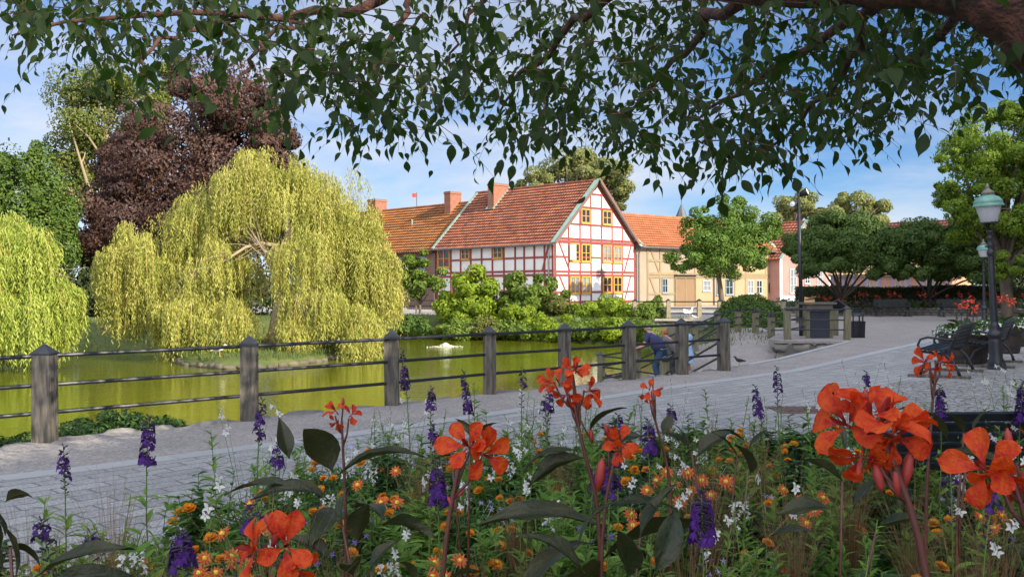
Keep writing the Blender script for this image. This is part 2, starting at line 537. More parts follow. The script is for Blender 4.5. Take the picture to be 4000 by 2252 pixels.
# kerb stones along the ramp side of the promenade
M_kerb = mat('granite_kerb', (0.33, 0.33, 0.335), (0.41, 0.41, 0.41), 0.8, noise=0.8, nscale=14, bump=0.3, bscale=80, island=True)
mb = MB()
pts = resample(RAMP, 0.9, g)
for a, b in zip(pts[:-1], pts[1:]):
    mb.beam((*a, -0.045), (*(b - (b - a) * 0.012), -0.045), 0.16, 0.13)
struct('ramp_kerb', mb, M_kerb)

# paving of granite setts in rows, boundary line against the gravel
LINE_PX = [(-1500, 2095), (-500, 1945), (0, 1872), (340, 1833), (676, 1790), (988, 1749), (1340, 1703), (1900, 1622), (2350, 1556), (2584, 1520), (2850, 1484), (3100, 1450), (3267, 1414), (3430, 1376), (3650, 1328)]
LINE = XY(LINE_PX)
back = [(24, 40), (40, 40), (40, -3), (-20, -3)]
M_setts = bpy.data.materials.new('setts'); M_setts.use_nodes = True
t = M_setts.node_tree; bs = t.nodes['Principled BSDF']; bs.inputs['Roughness'].default_value = 0.85
co = N(t, 'ShaderNodeTexCoord'); mp = N(t, 'ShaderNodeMapping')
mp.inputs['Rotation'].default_value = (0, 0, -R(46))
t.links.new(co.outputs['Object'], mp.inputs[0])
wn = N(t, 'ShaderNodeTexNoise'); wn.inputs['Scale'].default_value = 1.6; wn.inputs['Detail'].default_value = 3
t.links.new(co.outputs['Object'], wn.inputs['Vector'])
va = N(t, 'ShaderNodeVectorMath', operation='MULTIPLY_ADD'); va.inputs[1].default_value = (0.09, 0.09, 0)
t.links.new(wn.outputs['Color'], va.inputs[0]); t.links.new(mp.outputs[0], va.inputs[2])
bk = N(t, 'ShaderNodeTexBrick'); bk.inputs['Scale'].default_value = 1.0
bk.inputs['Brick Width'].default_value = 0.42; bk.inputs['Row Height'].default_value = 0.2
bk.inputs['Mortar Size'].default_value = 0.012; bk.inputs['Mortar Smooth'].default_value = 0.3; bk.inputs['Bias'].default_value = 0
bk.inputs['Color1'].default_value = (0.29, 0.285, 0.28, 1); bk.inputs['Color2'].default_value = (0.39, 0.385, 0.375, 1); bk.inputs['Mortar'].default_value = (0.20, 0.195, 0.195, 1)
t.links.new(va.outputs[0], bk.inputs['Vector'])
sn = N(t, 'ShaderNodeTexNoise'); sn.inputs['Scale'].default_value = 45; sn.inputs['Detail'].default_value = 8
t.links.new(co.outputs['Object'], sn.inputs['Vector'])
ov = N(t, 'ShaderNodeMixRGB', blend_type='OVERLAY'); ov.inputs[0].default_value = 0.75
t.links.new(bk.outputs['Color'], ov.inputs[1]); t.links.new(sn.outputs['Fac'], ov.inputs[2])
t.links.new(ov.outputs[0], bs.inputs['Base Color'])
bm_ = N(t, 'ShaderNodeMath', operation='MULTIPLY_ADD'); bm_.inputs[1].default_value = -1.0
t.links.new(bk.outputs['Fac'], bm_.inputs[0]); t.links.new(sn.outputs['Fac'], bm_.inputs[2])
bp = N(t, 'ShaderNodeBump'); bp.inputs['Strength'].default_value = 0.75; bp.inputs['Distance'].default_value = 0.03
t.links.new(bm_.outputs[0], bp.inputs['Height']); t.links.new(bp.outputs[0], bs.inputs['Normal'])
mb = MB()
mb.add([(x, y, 0.006) for x, y in LINE + back], [tuple(range(len(LINE) + 4))[::-1]])
struct('sett_paving', mb, M_setts)
# line of flat granite slabs between gravel and setts
mb = MB()
pts = resample(LINE, 0.95, g)
for a, b in zip(pts[:-1], pts[1:]):
    d = (b - a); 
    mb.beam((*a, -0.03), (*(b - d * 0.01), -0.03), 0.26, 0.09)
struct('slab_line', mb, M_kerb)

# cobbles with moss on the right
M_cob = bpy.data.materials.new('cobbles'); M_cob.use_nodes = True
t = M_cob.node_tree; bs = t.nodes['Principled BSDF']; bs.inputs['Roughness'].default_value = 0.85
co = N(t, 'ShaderNodeTexCoord'); mp = N(t, 'ShaderNodeMapping'); mp.inputs['Scale'].default_value = (1, 1.5, 1); mp.inputs['Rotation'].default_value = (0, 0, R(20))
t.links.new(co.outputs['Object'], mp.inputs[0])
vo = N(t, 'ShaderNodeTexVoronoi', feature='DISTANCE_TO_EDGE'); vo.inputs['Scale'].default_value = 7.5
vc = N(t, 'ShaderNodeTexVoronoi'); vc.inputs['Scale'].default_value = 7.5
for q in (vo, vc): t.links.new(mp.outputs[0], q.inputs['Vector'])
rp = N(t, 'ShaderNodeMapRange'); rp.inputs[1].default_value = 0.0; rp.inputs[2].default_value = 0.09
t.links.new(vo.outputs['Distance'], rp.inputs[0])
bw = N(t, 'ShaderNodeRGBToBW'); t.links.new(vc.outputs['Color'], bw.inputs[0])
m1 = N(t, 'ShaderNodeMixRGB'); m1.inputs[1].default_value = (0.24, 0.235, 0.235, 1); m1.inputs[2].default_value = (0.42, 0.40, 0.385, 1)
t.links.new(bw.outputs[0], m1.inputs[0])
ns = N(t, 'ShaderNodeTexNoise'); ns.inputs['Scale'].default_value = 1.4; t.links.new(co.outputs['Object'], ns.inputs['Vector'])
jc = N(t, 'ShaderNodeMixRGB'); jc.inputs[1].default_value = (0.15, 0.14, 0.12, 1); jc.inputs[2].default_value = (0.10, 0.13, 0.04, 1)
r2 = N(t, 'ShaderNodeMapRange'); r2.inputs[1].default_value = 0.42; r2.inputs[2].default_value = 0.6; t.links.new(ns.outputs['Fac'], r2.inputs[0]); t.links.new(r2.outputs[0], jc.inputs[0])
m2 = N(t, 'ShaderNodeMixRGB'); t.links.new(rp.outputs[0], m2.inputs[0]); t.links.new(jc.outputs[0], m2.inputs[1]); t.links.new(m1.outputs[0], m2.inputs[2])
t.links.new(m2.outputs[0], bs.inputs['Base Color'])
bp = N(t, 'ShaderNodeBump'); bp.inputs['Strength'].default_value = 0.9; bp.inputs['Distance'].default_value = 0.03
t.links.new(rp.outputs[0], bp.inputs['Height']); t.links.new(bp.outputs[0], bs.inputs['Normal'])
mb = MB()
cob = XY([(3380, 1700), (3250, 1620), (3330, 1560), (3480, 1500), (3620, 1485), (3760, 1440), (3830, 1400), (4200, 1370), (4900, 1500), (5200, 1800)])
mb.add([(x, y, 0.011) for x, y in cob], [tuple(range(len(cob)))])
struct('cobble_paving', mb, M_cob)

# square drain cover of rusty iron in the paving
M_rust = mat('rusty_iron', (0.12, 0.075, 0.06), (0.20, 0.13, 0.11), 0.7, noise=1, nscale=12, bump=0.3, bscale=50)
c0 = G(3150, 1603); t = thing('drain_cover', 'rusty square drain cover set in the grey paving before the flower bed', 'drain cover', (c0[0], c0[1], 0.012))
mb = MB()
mb.box((c0[0], c0[1], 0.012), (0.85, 0.62, 0.012))
mb.build('rim_plate', M_rust, t)
mb = MB()
for q in range(9):
    mb.box((c0[0] - 0.36 + q * 0.09, c0[1], 0.024), (0.045, 0.54, 0.014), np.array(Matrix.Rotation(0.35, 3, 'Z')))
mb.build('grating', M_rust, t)

# flower bed soil
BED_PX = [(-2600, 2900), (-1200, 2700), (-300, 2480), (300, 2320), (800, 2120), (1200, 1970), (1500, 1900), (1800, 1870), (2300, 1830), (2700, 1780), (3100, 1755), (3500, 1745), (4000, 1745), (5200, 1800)]
BED = XY(BED_PX)
bedpoly = BED + [(7, 0.3), (-5, 0.3)]
M_soil = mat('bed_soil', (0.018, 0.014, 0.011), (0.035, 0.027, 0.02), 1.0, noise=1, nscale=6, bump=1.0, bscale=60)
mb = MB(); 
mb.prism([(x, y, 0.012) for x, y in bedpoly], (0, 0, 0.05))
struct('flower_bed_soil', mb, M_soil)
BEDZ = 0.06

# water
M_water = bpy.data.materials.new('pond_water'); M_water.use_nodes = True
t = M_water.node_tree; bs = t.nodes['Principled BSDF']
bs.inputs['Base Color'].default_value = (0.115, 0.125, 0.006, 1); bs.inputs['Roughness'].default_value = 0.04
bs.inputs['IOR'].default_value = 1.33; bs.inputs['Specular IOR Level'].default_value = 0.6
co = N(t, 'ShaderNodeTexCoord')
mp = N(t, 'ShaderNodeMapping'); mp.inputs['Scale'].default_value = (1.0, 2.4, 1); mp.inputs['Rotation'].default_value = (0, 0, R(-8))
t.links.new(co.outputs['Object'], mp.inputs[0])
n1 = N(t, 'ShaderNodeTexNoise'); n1.inputs['Scale'].default_value = 1.7; n1.inputs['Detail'].default_value = 4; n1.inputs['Roughness'].default_value = 0.55
n2 = N(t, 'ShaderNodeTexNoise'); n2.inputs['Scale'].default_value = 0.45; n2.inputs['Detail'].default_value = 2
t.links.new(mp.outputs[0], n1.inputs['Vector']); t.links.new(co.outputs['Object'], n2.inputs['Vector'])
mu = N(t, 'ShaderNodeMath', operation='MULTIPLY'); t.links.new(n1.outputs['Fac'], mu.inputs[0]); t.links.new(n2.outputs['Fac'], mu.inputs[1])
bp = N(t, 'ShaderNodeBump'); bp.inputs['Strength'].default_value = 0.16; bp.inputs['Distance'].default_value = 0.16
t.links.new(mu.outputs[0], bp.inputs['Height']); t.links.new(bp.outputs[0], bs.inputs['Normal'])
mb = MB()
mb.add([(-60, 2, WZ), (14, 2, WZ), (14, 62, WZ), (-60, 62, WZ)], [(0, 1, 2, 3)])
struct('pond_water', mb, M_water)

# island with stone edging
ISL = XY([(678, 1405), (720, 1426), (870, 1442), (1040, 1436), (1200, 1418), (1350, 1396), (1462, 1374), (1400, 1362), (1200, 1353), (900, 1358), (740, 1376)], WZ)
mb = MB()
ring = resample(ISL, 0.45, g, 0.03, True); n = len(ring)
cen = np.mean(ring, axis=0)
lv = []
for sc, z in ((1.0, WZ - 0.4), (1.0, WZ + 0.16), (0.93, WZ + 0.27), (0.7, WZ + 0.36), (0.35, WZ + 0.42), (0.02, WZ + 0.42)):
    lv += [(*(cen + (p - cen) * sc), z) for p in ring]
FF = [(a * n + i, a * n + (i + 1) % n, (a + 1) * n + (i + 1) % n, (a + 1) * n + i) for a in range(5) for i in range(n)]
mb.add(lv, FF)
struct('island', mb, M_grass, True)
mb = MB()
for i in range(n):
    a = ring[i]; b = ring[(i + 1) % n]; m_ = (a + b) / 2; d = b - a
    mb.blob((m_[0], m_[1], WZ + 0.03 + g.normal() * .02), (0.26 + .06 * g.random(), 0.13, 0.10 + 0.05 * g.random()), 9, 6, 0.4, np.array(Matrix.Rotation(math.atan2(d[1], d[0]) + g.normal() * .2, 3, 'Z')))
M_islst = mat('island_stone', (0.07, 0.06, 0.045), (0.19, 0.155, 0.11), 0.9, noise=1, nscale=5, bump=0.5, bscale=25, island=True)
struct('island_edging', mb, M_islst, True)

# grass blades (stuff) on banks and island
def blades(name, pts, zf, h, m, seed):
    g = np.random.default_rng(seed); n = len(pts)
    mbb = MB()
    p = np.stack([pts[:, 0], pts[:, 1], zf], 1)
    d = norm(np.stack([g.normal(size=n) * 0.35, g.normal(size=n) * 0.35, np.ones(n)], 1))
    TV = np.array([[0, -.06, 0], [0, .06, 0], [.6, .045, .05], [.6, -.045, .05], [1, 0, .2]]); 
    scatter(mbb, TV, np.array([[0, 1, 2], [0, 2, 3], [3, 2, 4]]), p, frames(d, rdir(n, g)), h * (0.5 + g.random(n)))
    o = mbb.build(name, m); o['kind'] = 'stuff'; return o
M_blade = mat('grass_blade', (0.055, 0.10, 0.015), (0.16, 0.19, 0.04), 0.8, island=True, trans=0.3)
q = np.stack([rng.uniform(cen[0] - 6, cen[0] + 6, 12000), rng.uniform(cen[1] - 6, cen[1] + 6, 12000)], 1)
q = q[inside(q[:, 0], q[:, 1], [tuple(p) for p in ring])]
rr = np.linalg.norm((q - cen), axis=1)
blades('grass', q, WZ + 0.38 - 0.028 * rr, 0.22, M_blade, 5)
q = np.stack([rng.uniform(-32, 9, 60000), rng.uniform(24, 58, 60000)], 1)
ii_ = inside(q[:, 0], q[:, 1], POND); dd_ = pdist(q[:, 0], q[:, 1], POND)
q = q[(~ii_) & (dd_ < 5.5)]
hz_ = hfun(q[:, 0], q[:, 1])
okk = ~((q[:, 0] > 2.2) & (q[:, 1] < 30.5) & (q[:, 0] - (q[:, 1] - 24) * 0.55 < 6.2) & (q[:, 0] > 3))
q = q[okk]; hz_ = hz_[okk]
blades('bank_grass', q, hz_ - 0.02, 0.17, M_blade, 6)

# street before the houses and its low retaining wall above the pond
M_street = fine_gravel('street_surface', (0.30, 0.28, 0.27), (0.38, 0.36, 0.34), 8)
mb = MB()
mb.add([(-20, 61, 0.012), (0, 57.5, 0.012), (5, 53, 0.012), (7.6, 49.5, 0.012), (8.6, 47.8, 0.012), (13.4, 46.8, 0.012), (13.6, 52.5, 0.012), (60, 52.5, 0.012), (60, 130, 0.012), (-40, 130, 0.012)], [tuple(range(10))])
struct('street', mb, M_street)
M_rub = mat('rubble_wall', (0.10, 0.095, 0.085), (0.24, 0.22, 0.19), 0.9, noise=1, nscale=3, bump=0.6, bscale=15, island=True)
def rubble(name, label, p0, p1, z0, z1, size, seed, cat='stone wall', thick=0.35, cap=None):
    g = np.random.default_rng(seed)
    p0 = np.array(p0); p1 = np.array(p1); L = np.linalg.norm(p1 - p0); d = (p1 - p0) / L
    M = np.array(Matrix.Rotation(math.atan2(d[1], d[0]), 3, 'Z'))
    base = (*((p0 + p1) / 2), z0)
    t = thing(name, label, cat, base)
    m1 = MB()
    z = z0; row = 0
    while z < z1 - 0.02:
        h = min(size * g.uniform(0.7, 1.1), z1 - z); x = -g.random() * size
        while x < L:
            wd = size * g.uniform(0.9, 2.1)
            c_ = p0 + d * min(max(x + wd / 2, 0.1), L - 0.1)
            m1.blob((c_[0], c_[1], z + h / 2), (wd * 0.54, thick * 0.55, h * 0.56), 10, 7, 0.14, M)
            x += wd
        z += h * 0.93
    m1.build('stonework', M_rub, t, True)
    m2 = MB(); m2.beam((*p0, (z0 + z1) / 2 - .04), (*p1, (z0 + z1) / 2 - .04), thick * 0.75, z1 - z0 - 0.1)
    m2.build('mortar_core', mat('mortar', (0.09, 0.085, 0.08), (0.14, 0.13, 0.12), 0.95, noise=1, nscale=8), t)
    if cap:
        m3 = MB(); m3.beam((*p0, z1 + 0.04), (*p1, z1 + 0.04), thick + 0.15, 0.09); m3.build('coping', cap, t)
    return t
M_cope = mat('coping_stone', (0.42, 0.36, 0.31), (0.52, 0.45, 0.38), 0.85, noise=1, nscale=5, bump=0.3)
rubble('pond_wall', 'low dark rubble wall with pale coping behind the pond, where the white gull stands', (7.2, 47.8), (13.3, 46.6), -0.75, -0.06, 0.3, 4, cap=M_cope)
rubble('terrace_wall', 'lichened boulder wall carrying the fenced terrace beside the gravel ramp', (7.85, 28.0), (10.2, 27.0), -0.85, -0.02, 0.34, 8, thick=0.45)
M_bw = mat('dry_stone', (0.08, 0.072, 0.06), (0.17, 0.15, 0.125), 0.9, noise=1, nscale=4, bump=0.5, bscale=20, island=True)
# ================================================================ BUILDINGS
M_red = mat('red_timber', (0.21, 0.035, 0.03), (0.30, 0.06, 0.05), 0.7, noise=1, nscale=3, bump=0.2)
M_white = mat('white_plaster', (0.70, 0.68, 0.64), (0.78, 0.77, 0.73), 0.9, noise=1.3, nscale=1.1, bump=0.15, bscale=20)
M_ochre = mat('ochre_frame', (0.52, 0.27, 0.04), (0.6, 0.33, 0.06), 0.6, noise=1, nscale=4)
M_glass = mat('window_glass', (0.02, 0.025, 0.03), rough=0.06, spec=0.8)
M_curt = mat('net_curtain', (0.30, 0.32, 0.34), (0.14, 0.15, 0.17), 0.4, noise=1.6, nscale=2.5, stretch=(6, 6, 0.6))
M_copper = mat('green_copper', (0.20, 0.33, 0.27), (0.33, 0.45, 0.38), 0.6, noise=1, nscale=2)
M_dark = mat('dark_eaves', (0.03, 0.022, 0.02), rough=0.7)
M_pipe = mat('grey_pipe', (0.10, 0.11, 0.115), (0.16, 0.165, 0.17), 0.5, noise=1, nscale=5, metal=0.3)
M_tile_red = mat('red_tile', (0.14, 0.042, 0.024), (0.36, 0.13, 0.07), 0.75, noise=1.3, nscale=1.1, bump=0.2, bscale=8, island=True)
M_tile_or = mat('orange_tile', (0.34, 0.10, 0.04), (0.50, 0.19, 0.08), 0.75, noise=1.2, nscale=0.9, island=True)
M_tile_br = mat('brown_orange_tile', (0.16, 0.065, 0.022), (0.40, 0.15, 0.042), 0.8, noise=1.3, nscale=0.5, island=True)
M_tile_old = mat('mossy_tile', (0.20, 0.15, 0.08), (0.36, 0.27, 0.17), 0.85, noise=1.3, nscale=0.8, island=True)
def brick_mat(name, a, b, mo, sc=1.0):
    m = bpy.data.materials.new(name); m.use_nodes = True
    t = m.node_tree; bs = t.nodes['Principled BSDF']; bs.inputs['Roughness'].default_value = 0.9
    co = N(t, 'ShaderNodeTexCoord'); mp = N(t, 'ShaderNodeMapping'); mp.inputs['Rotation'].default_value = (PI / 2, 0, 0)
    sx = N(t, 'ShaderNodeSeparateXYZ'); cb = N(t, 'ShaderNodeCombineXYZ'); ad = N(t, 'ShaderNodeMath', operation='ADD')
    t.links.new(co.outputs['Object'], sx.inputs[0]); t.links.new(sx.outputs[0], ad.inputs[0]); t.links.new(sx.outputs[1], ad.inputs[1])
    t.links.new(ad.outputs[0], cb.inputs[0]); t.links.new(sx.outputs[2], cb.inputs[1])
    bk = N(t, 'ShaderNodeTexBrick'); bk.inputs['Scale'].default_value = sc
    bk.inputs['Brick Width'].default_value = 0.3; bk.inputs['Row Height'].default_value = 0.09; bk.inputs['Mortar Size'].default_value = 0.01
    for q, v in (('Color1', a), ('Color2', b), ('Mortar', mo)): bk.inputs[q].default_value = (*v, 1)
    t.links.new(cb.outputs[0], bk.inputs['Vector']); t.links.new(bk.outputs[0], bs.inputs['Base Color'])
    return m
M_brick = brick_mat('chimney_brick', (0.27, 0.085, 0.045), (0.36, 0.13, 0.07), (0.28, 0.2, 0.15))
M_brickdk = brick_mat('brown_brick', (0.17, 0.07, 0.05), (0.24, 0.10, 0.07), (0.2, 0.16, 0.13))
M_brickpk = brick_mat('pink_brick', (0.30, 0.13, 0.09), (0.38, 0.18, 0.13), (0.36, 0.28, 0.24), 0.8)

def tiles(mb, o, u, v, nrm, lu, lv, pitch=0.27, course=0.36, amp=0.028, step=0.1, sag=0.0):
    o = np.array(o, float); nu = int(lu / pitch) * 4 + 1
    nc = max(2, int(lv / course)); cz = lv / nc
    us = np.linspace(0, lu, nu); wav = np.sin(us / pitch * 2 * PI) * amp + np.cos(us / pitch * 4 * PI) * amp * 0.3
    for j in range(nc):
        jt = rng.normal(size=nu) * 0.004
        lo = o + np.outer(us, u) + (j * cz - 0.02) * v + np.outer(wav + step + jt, nrm)
        hi = o + np.outer(us, u) + ((j + 1) * cz + 0.04) * v + np.outer(wav + 0.005, nrm)
        lip = lo - nrm * 0.035
        # every tile column its own island so that its colour differs
        for a, b in ((lo, hi), (lip, lo)):
            k = 0
            idx = np.arange(0, nu - 4, 4)
            cols = idx[:, None] + np.arange(5)[None]
            VV = np.concatenate([a[cols], b[cols]], 1)
            nI = len(idx)
            base = (np.arange(nI) * 10)[:, None]
            FF = np.concatenate([np.stack([base[:, 0] + q, base[:, 0] + q + 1, base[:, 0] + q + 6, base[:, 0] + q + 5], 1) for q in range(4)])
            mb.add(VV.reshape(-1, 3), FF)

class Face:
    def __init__(s, o, a, n): s.o = np.array(o, float); s.a = norm(np.array(a, float)); s.n = norm(np.array(n, float))
    def pt(s, a, z, off=0.0): return s.o + s.a * a + np.array([0, 0, z]) + s.n * off
    def board(s, mb, a0, z0, a1, z1, wd, off=0.045, th=0.07):
        mb.beam(s.pt(a0, z0, off - th / 2), s.pt(a1, z1, off - th / 2), th, wd, up=np.cross(s.pt(a1, z1) - s.pt(a0, z0), s.n))
    def acoord(s, U, V=None):
        # distance along the wall whose image column is U
        ku = (U - 2000) / F
        # (o.x + a.x t) = ku (o.y + a.y t)
        return (ku * s.o[1] - s.o[0]) / (s.a[0] - ku * s.a[1])
    def zcoord(s, a, V):
        p = s.pt(a, 0); U = 2000 + p[0] / p[1] * F
        return P(U, V, p[1])[2]

def window(fc, a0, a1, z0, z1, mf, parent, cols=2, rows=2, glass=None, fw=0.1, label=None, off=0.05, sill=True):
    mb = MB(); w_ = 0.5 * fw
    for (b0, c0_, b1, c1_) in ((a0, z0 + w_, a1, z0 + w_), (a0, z1 - w_, a1, z1 - w_)):
        fc.board(mb, b0, c0_, b1, c1_, fw, off + .02, 0.1)
    for b in (a0 + w_, a1 - w_): fc.board(mb, b, z0, b, z1, fw, off + .016, 0.1)
    for c_ in range(1, cols):
        b = a0 + (a1 - a0) * c_ / cols; fc.board(mb, b, z0 + fw, b, z1 - fw, fw * 0.95, off + .012, 0.08)
    for r_ in range(1, rows):
        zc = z0 + (z1 - z0) * r_ / rows; fc.board(mb, a0 + fw, zc, a1 - fw, zc, 0.05, off, 0.06)
    if sill: fc.board(mb, a0 - .06, z0 - 0.03, a1 + .06, z0 - 0.03, 0.06, off + .07, 0.14)
    o = mb.build('window', mf, parent, label=label)
    mb = MB(); fc.board(mb, (a0 + a1) / 2, z0 + fw * 0.7, (a0 + a1) / 2, z1 - fw * 0.7, (a1 - a0) - fw * 1.4, off - 0.035, 0.03)
    mb.build('pane', glass or M_glass, o)
    return o

# ---- the half-timbered house with the red frame
H0 = P(2165, 0, 70)[:2]; H0 = np.array([3.12, 70.0])
Ld = norm(np.array([-0.719, 0.695])); Gd = norm(np.array([0.697, 0.717])); Gd = np.array([-Ld[1] * -1, -Ld[0]]) if False else np.array([0.695, 0.719])
def W3(s, t, z): return np.array([*(H0 + Ld * s + Gd * t), z])
LEN, WID, EAV, RDG = 13.1, 10.0, 5.06, 9.85
nL = np.array([-Gd[0], -Gd[1], 0]); nG = np.array([-Ld[0], -Ld[1], 0])
u3 = np.array([*Ld, 0.0]); g3 = np.array([*Gd, 0.0])
house = thing('timbered_house', 'white half-timbered house with dark red beams, ochre windows and a steep red tiled roof', 'house', W3(0, 0, 0))
mb = MB()
mb.prism([W3(0, 0, 0), W3(0, WID, 0), W3(0, WID, EAV), W3(0, WID / 2, RDG - .05), W3(0, 0, EAV)], u3 * LEN)
mb.build('wall', M_white, house)
FL = Face(W3(0, 0, 0), u3, nL)
FG = Face(W3(0, 0, 0), g3, nG)
mb = MB()
GU = [(100 * 0 + x) * 0.3448 + 2100 for x in (200, 352, 482, 605, 725, 845, 960, 1087)]
ga = [FG.acoord(U) for U in GU]; ga[0] = 0.12; ga[-1] = WID - 0.12
rails = [(.55, .17), (1.3, .15), (2.58, .17), (2.84, .17), (3.95, .14), (5.08, .22), (5.32, .17), (6.45, .15), (7.78, .15), (8.85, .14)]
def roofhalf(z): return (RDG - z) / (RDG - EAV) * WID / 2
for z, wd in rails:
    if z < EAV: a0, a1 = 0, WID
    else: a0, a1 = WID / 2 - roofhalf(z) , WID / 2 + roofhalf(z)
    FG.board(mb, a0 + .05, z, a1 - .05, z, wd, 0.05)
for i, a in enumerate(ga):
    hw = abs(a - WID / 2); ztop = RDG - hw / (WID / 2) * (RDG - EAV) - .15
    ztop = min(ztop, 8.85)
    FG.board(mb, a, 0.05, a, max(ztop, EAV), 0.22 if i in (0, 7) else 0.14, 0.045)
for (a0, z0, a1, z1) in ((0.55, 5.0, 1.75, 2.9), (0.55, 2.55, 1.75, .6), (WID - .6, 5.0, WID - 1.5, 2.9), (WID - .7, 2.5, WID - 1.5, .6)):
    FG.board(mb, a0, z0, a1, z1, 0.14, 0.040)
for sgn in (0, 1):
    e = 0.05 if sgn == 0 else WID - 0.05
    FG.board(mb, e, EAV + .02, WID / 2, RDG - .12, 0.26, 0.056)
# long side posts and rails
LU = [1480 + x * 0.3448 for x in (820, 930, 1045, 1168, 1290, 1420, 1548, 1650, 1765, 1880)]
la = [0.12] + sorted(FL.acoord(U) for U in LU) + [LEN - 0.12]
for i, a in enumerate(la): FL.board(mb, a, 0.05, a, EAV, 0.16, 0.045)
for z, wd in ((4.98, .2), (3.92, .14), (2.9, .15), (2.6, .17), (1.35, .14), (.5, .17)):
    FL.board(mb, 0.02, z, LEN - .02, z, wd, 0.05)
FL.board(mb, 0.5, 4.9, 1.15, 2.95, 0.14, 0.04); FL.board(mb, LEN - .4, 4.9, la[-2] - .1, 2.95, 0.14, 0.04)
mb.build('timber_frame', M_red, house)
for (i, z0, z1, gl) in ((1, 3.62, 5.0, M_glass), (2, 3.6, 4.98, M_glass), (4, 3.62, 4.97, M_curt), (5, 3.6, 4.95, M_curt),
                        (1, 1.2, 2.5, M_curt), (2, 1.2, 2.5, M_curt), (4, 1.2, 2.5, M_glass), (5, 1.2, 2.5, M_glass), (2, 6.55, 7.68, M_glass), (4, 6.55, 7.68, M_glass)):
    window(FG, ga[i] + .12, ga[i + 1] - .1, z0, z1, M_ochre, house, glass=gl, off=0.06)
for (i, z0, z1) in ((10, 3.35, 4.85), (8, 3.95, 4.86), (5, 3.95, 4.86), (6, 1.1, 2.5), (9, 1.1, 2.5)):
    window(FL, la[i - 0 if i < len(la) - 1 else i - 1] + .12, la[min(i + 1, len(la) - 1)] - .1, z0, z1, M_ochre, house, off=0.06)
# open casement on the gable
mb = MB(); q = FG.pt(ga[1] + .18, 4.3, .3); mb.box(q, (0.05, 0.5, 1.15), np.array(Matrix.Rotation(R(-80), 3, 'Z'))); mb.build('open_casement', mat('pale_frame', (0.6, 0.55, 0.45)), house)
# roof
def roof_pair(parent, o, u, g, wid, length, eav, rdg, m, over=0.25, pitch=0.27, course=0.36, verge=None, name='roof', ends=(0.12, 0.12), both=True, curve=False):
    rise = rdg - eav; hw = wid / 2; sl = math.hypot(rise, hw)
    up = np.array([0, 0, 1.0]); rt = None
    for side in ((0, 1) if both else (0,)):
        gg = g if side == 0 else -g
        base = o + g * (0 if side == 0 else wid) + up * eav
        v = (gg * hw + up * rise) / sl; nr = norm(np.cross(v, u)); nr = nr if nr[2] > 0 else -nr
        mb = MB()
        tiles(mb, base - v * over - u * ends[0] + nr * 0.06, u, v, nr, length + sum(ends), sl + over, pitch, course)
        mb.beam(base - v * over + nr * .0 + v * 0, base - v * over + u * length, 0.1, 0.05, up=nr)
        mb.prism([base - v * over - u * ends[0], base - v * over + u * (length + ends[1]), base + v * sl + u * (length + ends[1]), base + v * sl - u * ends[0]], nr * 0.05)
        ro = mb.build(name, m, parent)
        if side == 0: rt = ro
    mb = MB()
    pk = o + g * hw + up * (rdg + 0.11)
    for q in np.arange(-ends[0], length, 0.4):
        mb.tube([pk + u * q, pk + u * (q + 0.42)], [0.13, 0.11], 8)
    mb.build('ridge_tiles', m, rt)
    return rt
rf = roof_pair(house, W3(0, 0, 0), u3, g3, WID, LEN, EAV, RDG, M_tile_red, 0.35)
for s_, t1 in ((-0.16, 1), (LEN + .16, 1)):
    for sd in (0, 1):
        mb = MB(); e = W3(s_, -0.3 if sd == 0 else WID + .3, EAV - 0.29 + .2); pk = W3(s_, WID / 2, RDG + .2)
        mb.beam(e, pk, 0.5 if s_ < 0 else 0.28, 0.06, up=(0, 0, 1)); mb.build('copper_verge', M_copper, rf)
mb = MB()
for sd in (0, 1):
    e = W3(-0.42, -0.28 if sd == 0 else WID + .28, EAV - 0.12); pk = W3(-0.42, WID / 2, RDG + .08)
    mb.beam(e, pk, 0.05, 0.22, up=(0, 0, 1))
mb.build('barge_board', mat('barge', (0.20, 0.10, 0.08)), rf)
mb = MB(); mb.tube([W3(-.3, -.36, EAV - .22), W3(LEN + .1, -.36, EAV - .22)], 0.08, 8); mb.build('gutter', M_pipe, house)
mb = MB(); mb.tube([W3(.1, -.36, EAV - .22), W3(.45, -.14, EAV - .65), W3(.45, -.12, 3.5), W3(.45, -.12, 0.1)], 0.055, 8); mb.build('drainpipe', M_pipe, house)
def chimney(parent, W, s0, s1, t0, t1, z0, z1, m=M_brick):
    mb = MB()
    c = (W(s0, t0, 0) + W(s1, t1, 0)) / 2; a = math.atan2(Ld[1], Ld[0]); M = np.array(Matrix.Rotation(a, 3, 'Z'))
    mb.box((c[0], c[1], (z0 + z1) / 2), (abs(s1 - s0), abs(t1 - t0), z1 - z0), M)
    mb.box((c[0], c[1], z1 + .03), (abs(s1 - s0) + .1, abs(t1 - t0) + .1, .14), M)
    o = mb.build('chimney', m, parent)
    mb = MB(); mb.box((c[0], c[1], z1 + .14), (abs(s1 - s0) + .02, abs(t1 - t0) + .02, .08), M); mb.build('chimney_cap', mat('cap_lead', (0.16, 0.15, 0.12)), o)
    return o
ch = chimney(rf, W3, 9.55, 10.25, 3.25, 5.0, 7.4, 10.25)
mb = MB(); v_ = norm(g3 * 5 + np.array([0, 0, RDG - EAV]))
for s_ in (9.5, 10.32):
    mb.beam(W3(s_, 3.1, EAV + 3.1 * .958 + .22), W3(s_, 5.0, RDG + .2), 0.14, 0.06)
mb.beam(W3(9.4, 3.12, EAV + 3.12 * .958 + .2), W3(10.4, 3.12, EAV + 3.12 * .958 + .2), 0.2, 0.05)
mb.build('flashing', M_copper, ch)

